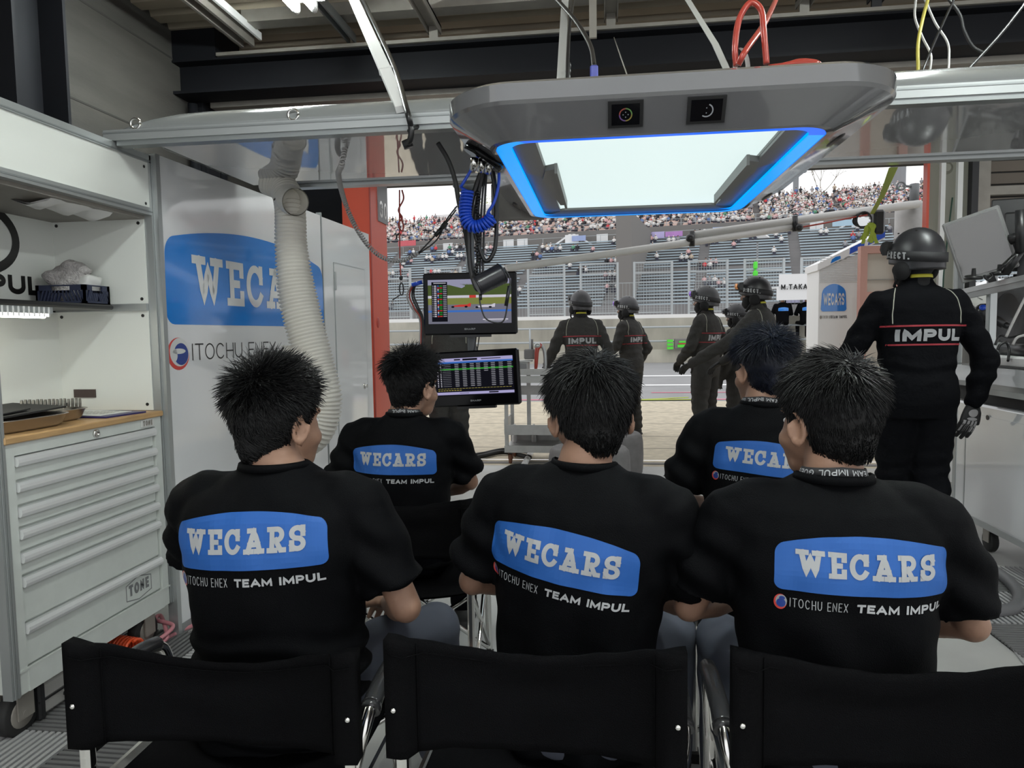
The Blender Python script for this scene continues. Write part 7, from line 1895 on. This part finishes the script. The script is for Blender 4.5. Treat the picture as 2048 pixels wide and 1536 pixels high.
# grey floor hose at right
h = bez([PZ(1930,1125,.03),PZ(1975,1135,.03),PZ(2015,1160,.03),PZ(2038,1190,.03),PZ(2030,1215,.03),PZ(2000,1222,.03),PZ(1950,1225,.03),PZ(1880,1235,.03)], 10); b = MB()
L = len(h); b.tube(h, [.027+(.002 if i % 2 else 0) for i in range(L)], 12); tag(obj('suction_hose', b, [mat('hose_grey',(.13,.13,.135),.5)]), 'thick grey ribbed hose bending on the floor by the right cabinet', 'hose')
b = MB(); b.prism([PZ(1985,1250,.002),PZ(2048,1330,.002),PZ(2080,1325,.002),PZ(2010,1245,.002)], (0,0,.004)); tag(obj('edge_strip', b, [M_mat_lt]), 'light ramp edge strip of the right ribbed mat', 'strip')

# ------------------------------------------------------------------ folding chairs
def chair(label, x, y, yaw, sag=.035, w=.545, zt=.735, seed=0, zb=.525):
    t = thing('folding_chair', label, 'chair', (x,y,0), yaw, 'black folding director chairs'); hw = w/2
    P = lambda a, b_, c: (a,b_,c)
    # back canvas: sleeves round both posts, sagging top edge
    b = MB(); n, m = 40, 12; rows = []
    for j in range(m+1):
        v = j/m; r = []
        for i in range(n+1):
            u = i/n*2-1; s_ = (1-u*u); e = max(0, 1-(1-abs(u))/.08)
            z = zb+(zt-zb)*v - sag*s_**1.4*(.25+.75*v) + .004*abs(u)*v
            s_y = max(0, 1-(u/.85)**2); yy = .045*s_y**.8 + .004*(s_y > 0)*noise.noise(Vector((u*3+seed, v*4, 0))) + .006*math.sin(v*9+seed)*s_*math.exp(-(v-.8)**2*14)
            r.append((u*hw, yy, z+.003*noise.noise(Vector((u*6+seed,5,v)))))
        rows.append(r)
    th = .006
    front = [p for r in rows for p in r]; back = [(p[0],p[1]-th-.026*min(1,max(0,(abs(p[0]/hw)-.80)/.06)),p[2]) for p in front]
    N = len(front); fs = []
    for j in range(m):
        for i in range(n):
            a = j*(n+1)+i; fs.append((a,a+1,a+n+2,a+n+1)); fs.append((N+a,N+a+n+1,N+a+n+2,N+a+1))
    for j in range(m):
        for i in (0,n): a = j*(n+1)+i; c_ = a+n+1; fs.append((a,c_,N+c_,N+a) if i == 0 else (a,N+a,N+c_,c_))
    for i in range(n):
        a = i; fs.append((a,N+a,N+a+1,a+1)); a = m*(n+1)+i; fs.append((a,a+1,N+a+1,N+a))
    b.add(front+back, fs, 0, True)
    bk = obj('backrest', b, [M_canvas], t, local=True)
    b = MB()
    for u in (-.80,.80):
        pts = [(u*hw, .045*max(0,1-(u/.85)**2)**.8-th-.0015-.004, zb+(zt-zb)*v-sag*(1-u*u)**1.4*(.25+.75*v)) for v in np.linspace(.01,.99,8)]; b.tube(pts, .0016, 4)
    b.tube([(u*hw, .045*max(0,1-(u/.85)**2)**.8-th-.001-.026*min(1,max(0,(abs(u)-.80)/.06)), zb+(zt-zb)*.90-sag*(1-u*u)**1.4*.93) for u in np.linspace(-.97,.97,20)], .0014, 4)
    obj('seam', b, [M_canvas], bk, local=True)
    for sd in (-1,1):
        b = MB(); b.ell((sd*(hw-.016),-.033,zb+.42*(zt-zb)), (.0055,.004,.0055), 12, 8); obj('rivet', b, [M_chrome], bk, local=True)
    # seat canvas
    b = MB(); rows = []
    for j in range(9):
        v = j/8; rows.append([(u*.235, -.02+.41*v, .425-.035*(1-u*u)*(1-.3*abs(2*v-1))) for u in np.linspace(-1,1,15)])
    top = [p for r in rows for p in r]; N = len(top); fs = []
    for j in range(8):
        for i in range(14): a = j*15+i; fs.append((a,a+1,a+16,a+15)); fs.append((N+a,N+a+15,N+a+16,N+a+1))
    b.add(top+[(p[0],p[1],p[2]-.006) for p in top], fs, 0, True); obj('seat', b, [M_canvas], t, local=True)
    for sd in (-1,1):
        X = sd*(hw-.022)
        b = MB(); b.bbox((X-.0115,-.022,.02),(X+.0115,.004,zt-.03), .006); obj('rear_post', b, [M_chrome], t, local=True)
        b = MB(); b.tube(bez([(X,-.004,.46),(X+sd*.012,.01,.52),(X+sd*.022,.03,.565),(X+sd*.024,.08,.592),(X+sd*.024,.225,.596),(X+sd*.022,.268,.582),(X+sd*.018,.292,.54),(X+sd*.010,.32,.40),(X+sd*.0,.40,.02)], 8), .0125, 12); obj('arm_tube', b, [M_chrome], t, local=True)
        b = MB(); b.tube(bez([(X+sd*.023,.055,.580),(X+sd*.024,.10,.594),(X+sd*.024,.20,.599),(X+sd*.023,.258,.591)], 8), .0185, 14); b.tube([(X+sd*.0225,.045,.574),(X+sd*.023,.058,.581)], .0205, 14); obj('arm_pad', b, [M_armpad], t, local=True)
        b = MB(); b.tube([(X,.0,.05),(X,.2,.23),(X,.40,.41)], .009, 8); b.tube([(X,.40,.05),(X,.2,.24),(X,.0,.41)], .009, 8); b.box((X-.004,-.01,.40),(X+.004,.42,.42)); b.box((X-.014,.02,.47),(X-.010,.10,.488)); obj('side_brace', b, [M_chrome], t, local=True)
        b = MB(); b.box((X-.016,-.03,.0),(X+.016,.012,.03)); obj('foot', b, [M_black_matt], t, local=True)
        b = MB(); b.box((X-.016,.38,.0),(X+.016,.42,.03)); obj('foot', b, [M_black_matt], t, local=True)
    for y in (.03,.38):
        for s_ in (1,-1): b = MB(); b.tube([(s_*(-hw+.022),y+.01*s_,.06),(s_*(hw-.022),y+.01*s_,.40)], .009, 8); obj('cross_leg', b, [M_chrome], t, local=True)
    return t
CY = 1.235
cL = (PY(150,1280,CY)+PY(718,1288,CY))/2; cM = (PY(776,1278,CY)+PY(1371,1300,CY))/2
chair('near black folding chair at the left, its canvas back sagging under the broad guest', cL[0], CY, .012, .058, PY(718,1288,CY)[0]-PY(150,1280,CY)[0], .718, 1, .512)
chair('near black folding chair in the middle of the front row', cM[0], CY, -.01, .045, PY(1371,1300,CY)[0]-PY(776,1278,CY)[0], .748, 2, .530)
x0 = PY(1460,1290,CY)[0]; chair('near black folding chair at the right, its canvas back cut by the photo edge', x0+.285, CY, .0, .055, .57, .752, 3, .540)
x1 = PY(948,995,2.33)[0]; chair('farther black folding chair between the left and middle guests', x1-.265, 2.33, .02, .04, .54, .745, 4, .53)
x1 = PY(1370,1012,2.12)[0]; chair('farther black folding chair between the middle and right guests', x1+.275, 2.12, -.05, .03, .54, .755, 5, .53)

# ------------------------------------------------------------------ seated guests
def ARM(sd, ex=.27, ey=.03, ez=.72, wx=.09, wy=.30, wz=.64): return ((ex*sd, ey, ez), (wx*sd, wy, wz))
seated('seated person in black T-shirt at the near left with spiky black hair', (-.735,1.50), -.03, lean=.02, roll=-.01, tall=.955, wide=1.10, head=(-.36,.04,.03), hoff=(-.005,.0,-.020),
       style=STY['spiky'], arms={1:((.30,.0,.70),(.17,.27,.60)), -1:ARM(-1,.265,.10,.735)}, seed=1, trouser=M_jeans, knees={1:(.25,.42,.475)}, print_tilt=.055, print_z=.372, print_cx=-.012, print_s=1.14)
seated('seated person in black T-shirt in the near middle with smooth black hair', (-.06,1.53), -.22, lean=.03, roll=.03, tall=.96, wide=1.0, head=(.46,.16,-.02), hoff=(.0,.01,-.012),
       style=STY['smooth'], arms={1:((.25,.10,.70),(.10,.33,.62)), -1:ARM(-1,.26,.03,.72)}, seed=2, print_tilt=-.10, print_z=.34, print_cx=-.02, print_s=1.05, fold='v', trouser=M_jeans)
seated('seated person in black T-shirt at the near right with a black lanyard', (.45,1.46), -.03, lean=.03, roll=.015, tall=.942, wide=1.04, head=(.44,.06,.0), hoff=(-.005,.0,-.008),
       style=STY['combed'], lan='TEAM IMPUL GUEST', lan_phase=-.35, arms={1:((.285,.05,.70),(.13,.30,.62)), -1:ARM(-1,.27,.06,.71,.10,.30,.66)}, seed=3, print_tilt=-.01, print_z=.36, print_cx=.028, print_s=1.02, fold='v', trouser=M_jeans)
seated('seated person in black T-shirt with tousled hair before the two screens', (-.755,2.60), .03, lean=.02, roll=.01, tall=.935, wide=.97, head=(-.48,.03,.05), hoff=(.03,.0,-.010),
       style=STY['tousled'], lan='TEAM IMPUL', lan_phase=.35, seed=4, arms={1:ARM(1,.235,.12,.72), -1:ARM(-1)}, print_z=.345, print_cx=-.02, print_s=1.04)
seated('seated person in black T-shirt with wavy blue-black hair in the farther row', (.50,2.40), -.20, lean=.02, roll=.03, tall=1.04, wide=.95, head=(.52,.06,.03), hoff=(.0,.0,-.005),
       style=STY['wavy'], hairm=M_hair_blue, lan='TEAM IMPUL GUEST', lan_phase=-.45, seed=5, print_z=.395, print_tilt=-.06, print_cx=.015)

# ------------------------------------------------------------------ pit crew
def at_x(px, Y): return PY(px, 600, Y)[0]
crew('person in dark coveralls leaning a hand on the steel trolley, back turned', (at_x(1162,7.7),7.7,0), .18, 1.75, lean=.06, head=(.30,.0,.03), lens=M_lens_d, seed=1,
     arms={-1:((-.30,.06,1.14),(-.36,.20,.98),.3,(0,0,-1)), 1:((.29,-.05,1.13),(.27,.08,.88),.4,(-1,0,0))})
crew('person in dark coveralls facing left with purple goggles behind the tyres', (at_x(1262,9.0),9.0,0), 1.05, 1.74, lean=.05, head=(.25,.0,0), lens=M_lens_p, seed=2,
     arms={1:((.27,-.10,1.12),(.22,.05,.88),.5,(-1,0,0)), -1:((-.26,.08,1.15),(-.10,.28,1.05),.5,(0,0,-1))})
crew('person in dark coveralls facing left with purple goggles before the pit wall caddy', (at_x(1412,8.0),8.0,0), 1.0, 1.78, lean=-.03, head=(.30,-.04,0), lens=M_lens_p, seed=3,
     arms={1:((.26,-.12,1.14),(.20,.10,.92),.5,(-1,0,0)), -1:((-.25,.06,1.13),(-.08,.26,.98),.5,(0,0,-1))})
crew('person in dark coveralls with orange goggles stretching an arm out low', (at_x(1530,6.9),6.9,0), 1.05, 1.80, lean=.10, head=(.25,.0,.0), helmet=M_helmet, lens=M_lens_o, seed=4,
     arms={-1:((-.42,.16,1.20),(-.20,.62,.98),.25,(-.3,0,-1)), 1:((.30,.22,1.16),(.28,.50,.98),.25,(-.3,0,-1))})
crew('person in dark coveralls half hidden behind the arm-stretching one', (at_x(1482,8.4),8.4,0), .9, 1.60, lean=.05, head=(.35,.05,0), lens=M_lens_d, seed=5,
     arms={1:((.27,-.02,1.12),(.20,.12,.90),.3,(-1,0,0)), -1:((-.27,.02,1.12),(-.22,.14,.86),.3,(1,0,0))})
crew('person in dark coveralls standing behind the two screens', (at_x(893,6.6),6.6,0), -2.7, 1.68, lean=.0, head=(0,.1,0), lens=M_lens_d, seed=6, big_print=False)
crew('tall person in black helmet and coveralls walking away at the right', (at_x(1838,4.05),4.05,0), .10, 1.82, lean=.03, head=(.42,.0,-.02), helmet=M_helmet, suit=M_suit_dark, lens=M_lens_d, seed=7, voxel=.009, glove_patch=True, bulk=1.06, name_wide=.33,
     arms={1:((.335,-.03,1.10),(.30,.0,.885),.18,(-.12,.97,0)), -1:((-.31,.08,1.14),(-.26,.26,.95),.4,(1,0,0))},
     legs={1:((.088,.0,.90),(.075,-.01,.50),(.085,-.12,.10)), -1:((-.085,.02,.90),(-.065,.09,.51),(-.08,.06,.10))})
# two staff at the timing stand
def staff(label, px, hm):
    p = PY(px, 620, 20.3); r = thing('person', label, 'person', (p[0],20.3,1.75-.62), 0, 'staff at the timing stand')
    s = MB(); s.rings([sring((0,0,z),(1,0,0),(0,1,0),rx,ry,20) for z, rx, ry in ((.35,.17,.12),(.5,.17,.12),(.75,.20,.12),(.86,.17,.09),(.92,.07,.06))])
    for sd in (1,-1): s.chain([(.18*sd,0,.83),(.26*sd,.08,.60),(.16*sd,.32,.58)], [.065,.055,.04], 10); s.chain([(.1*sd,.02,.36),(.13*sd,.4,.36),(.12*sd,.4,0)], [.08,.06,.05], 10)
    m = remesh(s, .02, 3); so = obj('shirt', m, [M_shirt], r, local=True)
    h = MB(); head_solid(h, np.array((0,.02,1.08)), Rz(0), 1.0); h.chain([(0,0,.9),(0,.01,1.02)], [.05,.05], 10); obj('body', remesh(h, .012, 2), [M_skin], r, local=True)
    hh = MB(); hh.ell((0,.0,1.115), (.088,.105,.095), 18, 12); hh.ell((0,-.03,1.06), (.075,.085,.09), 18, 12); obj('hair', remesh(hh, .012, 2), [hm], r, local=True)
    bd = badge2d(.27, .10, 14, 4, arch=.2); w = wrap2d(bd, (-.135,-.5,.68), (1,0,0), (0,0,1), (0,1,0), bvh_of(m), .004); obj('back_print', w, [M_blue_panel], so, 'blue badge', local=True)
staff('person in blue-badged black shirt at the timing stand, farther from the sign tower', 1565, M_hair)
staff('person in blue-badged black shirt at the timing stand beside the sign tower', 1613, M_hair)
bpy.data.scenes.remove(_tmp)
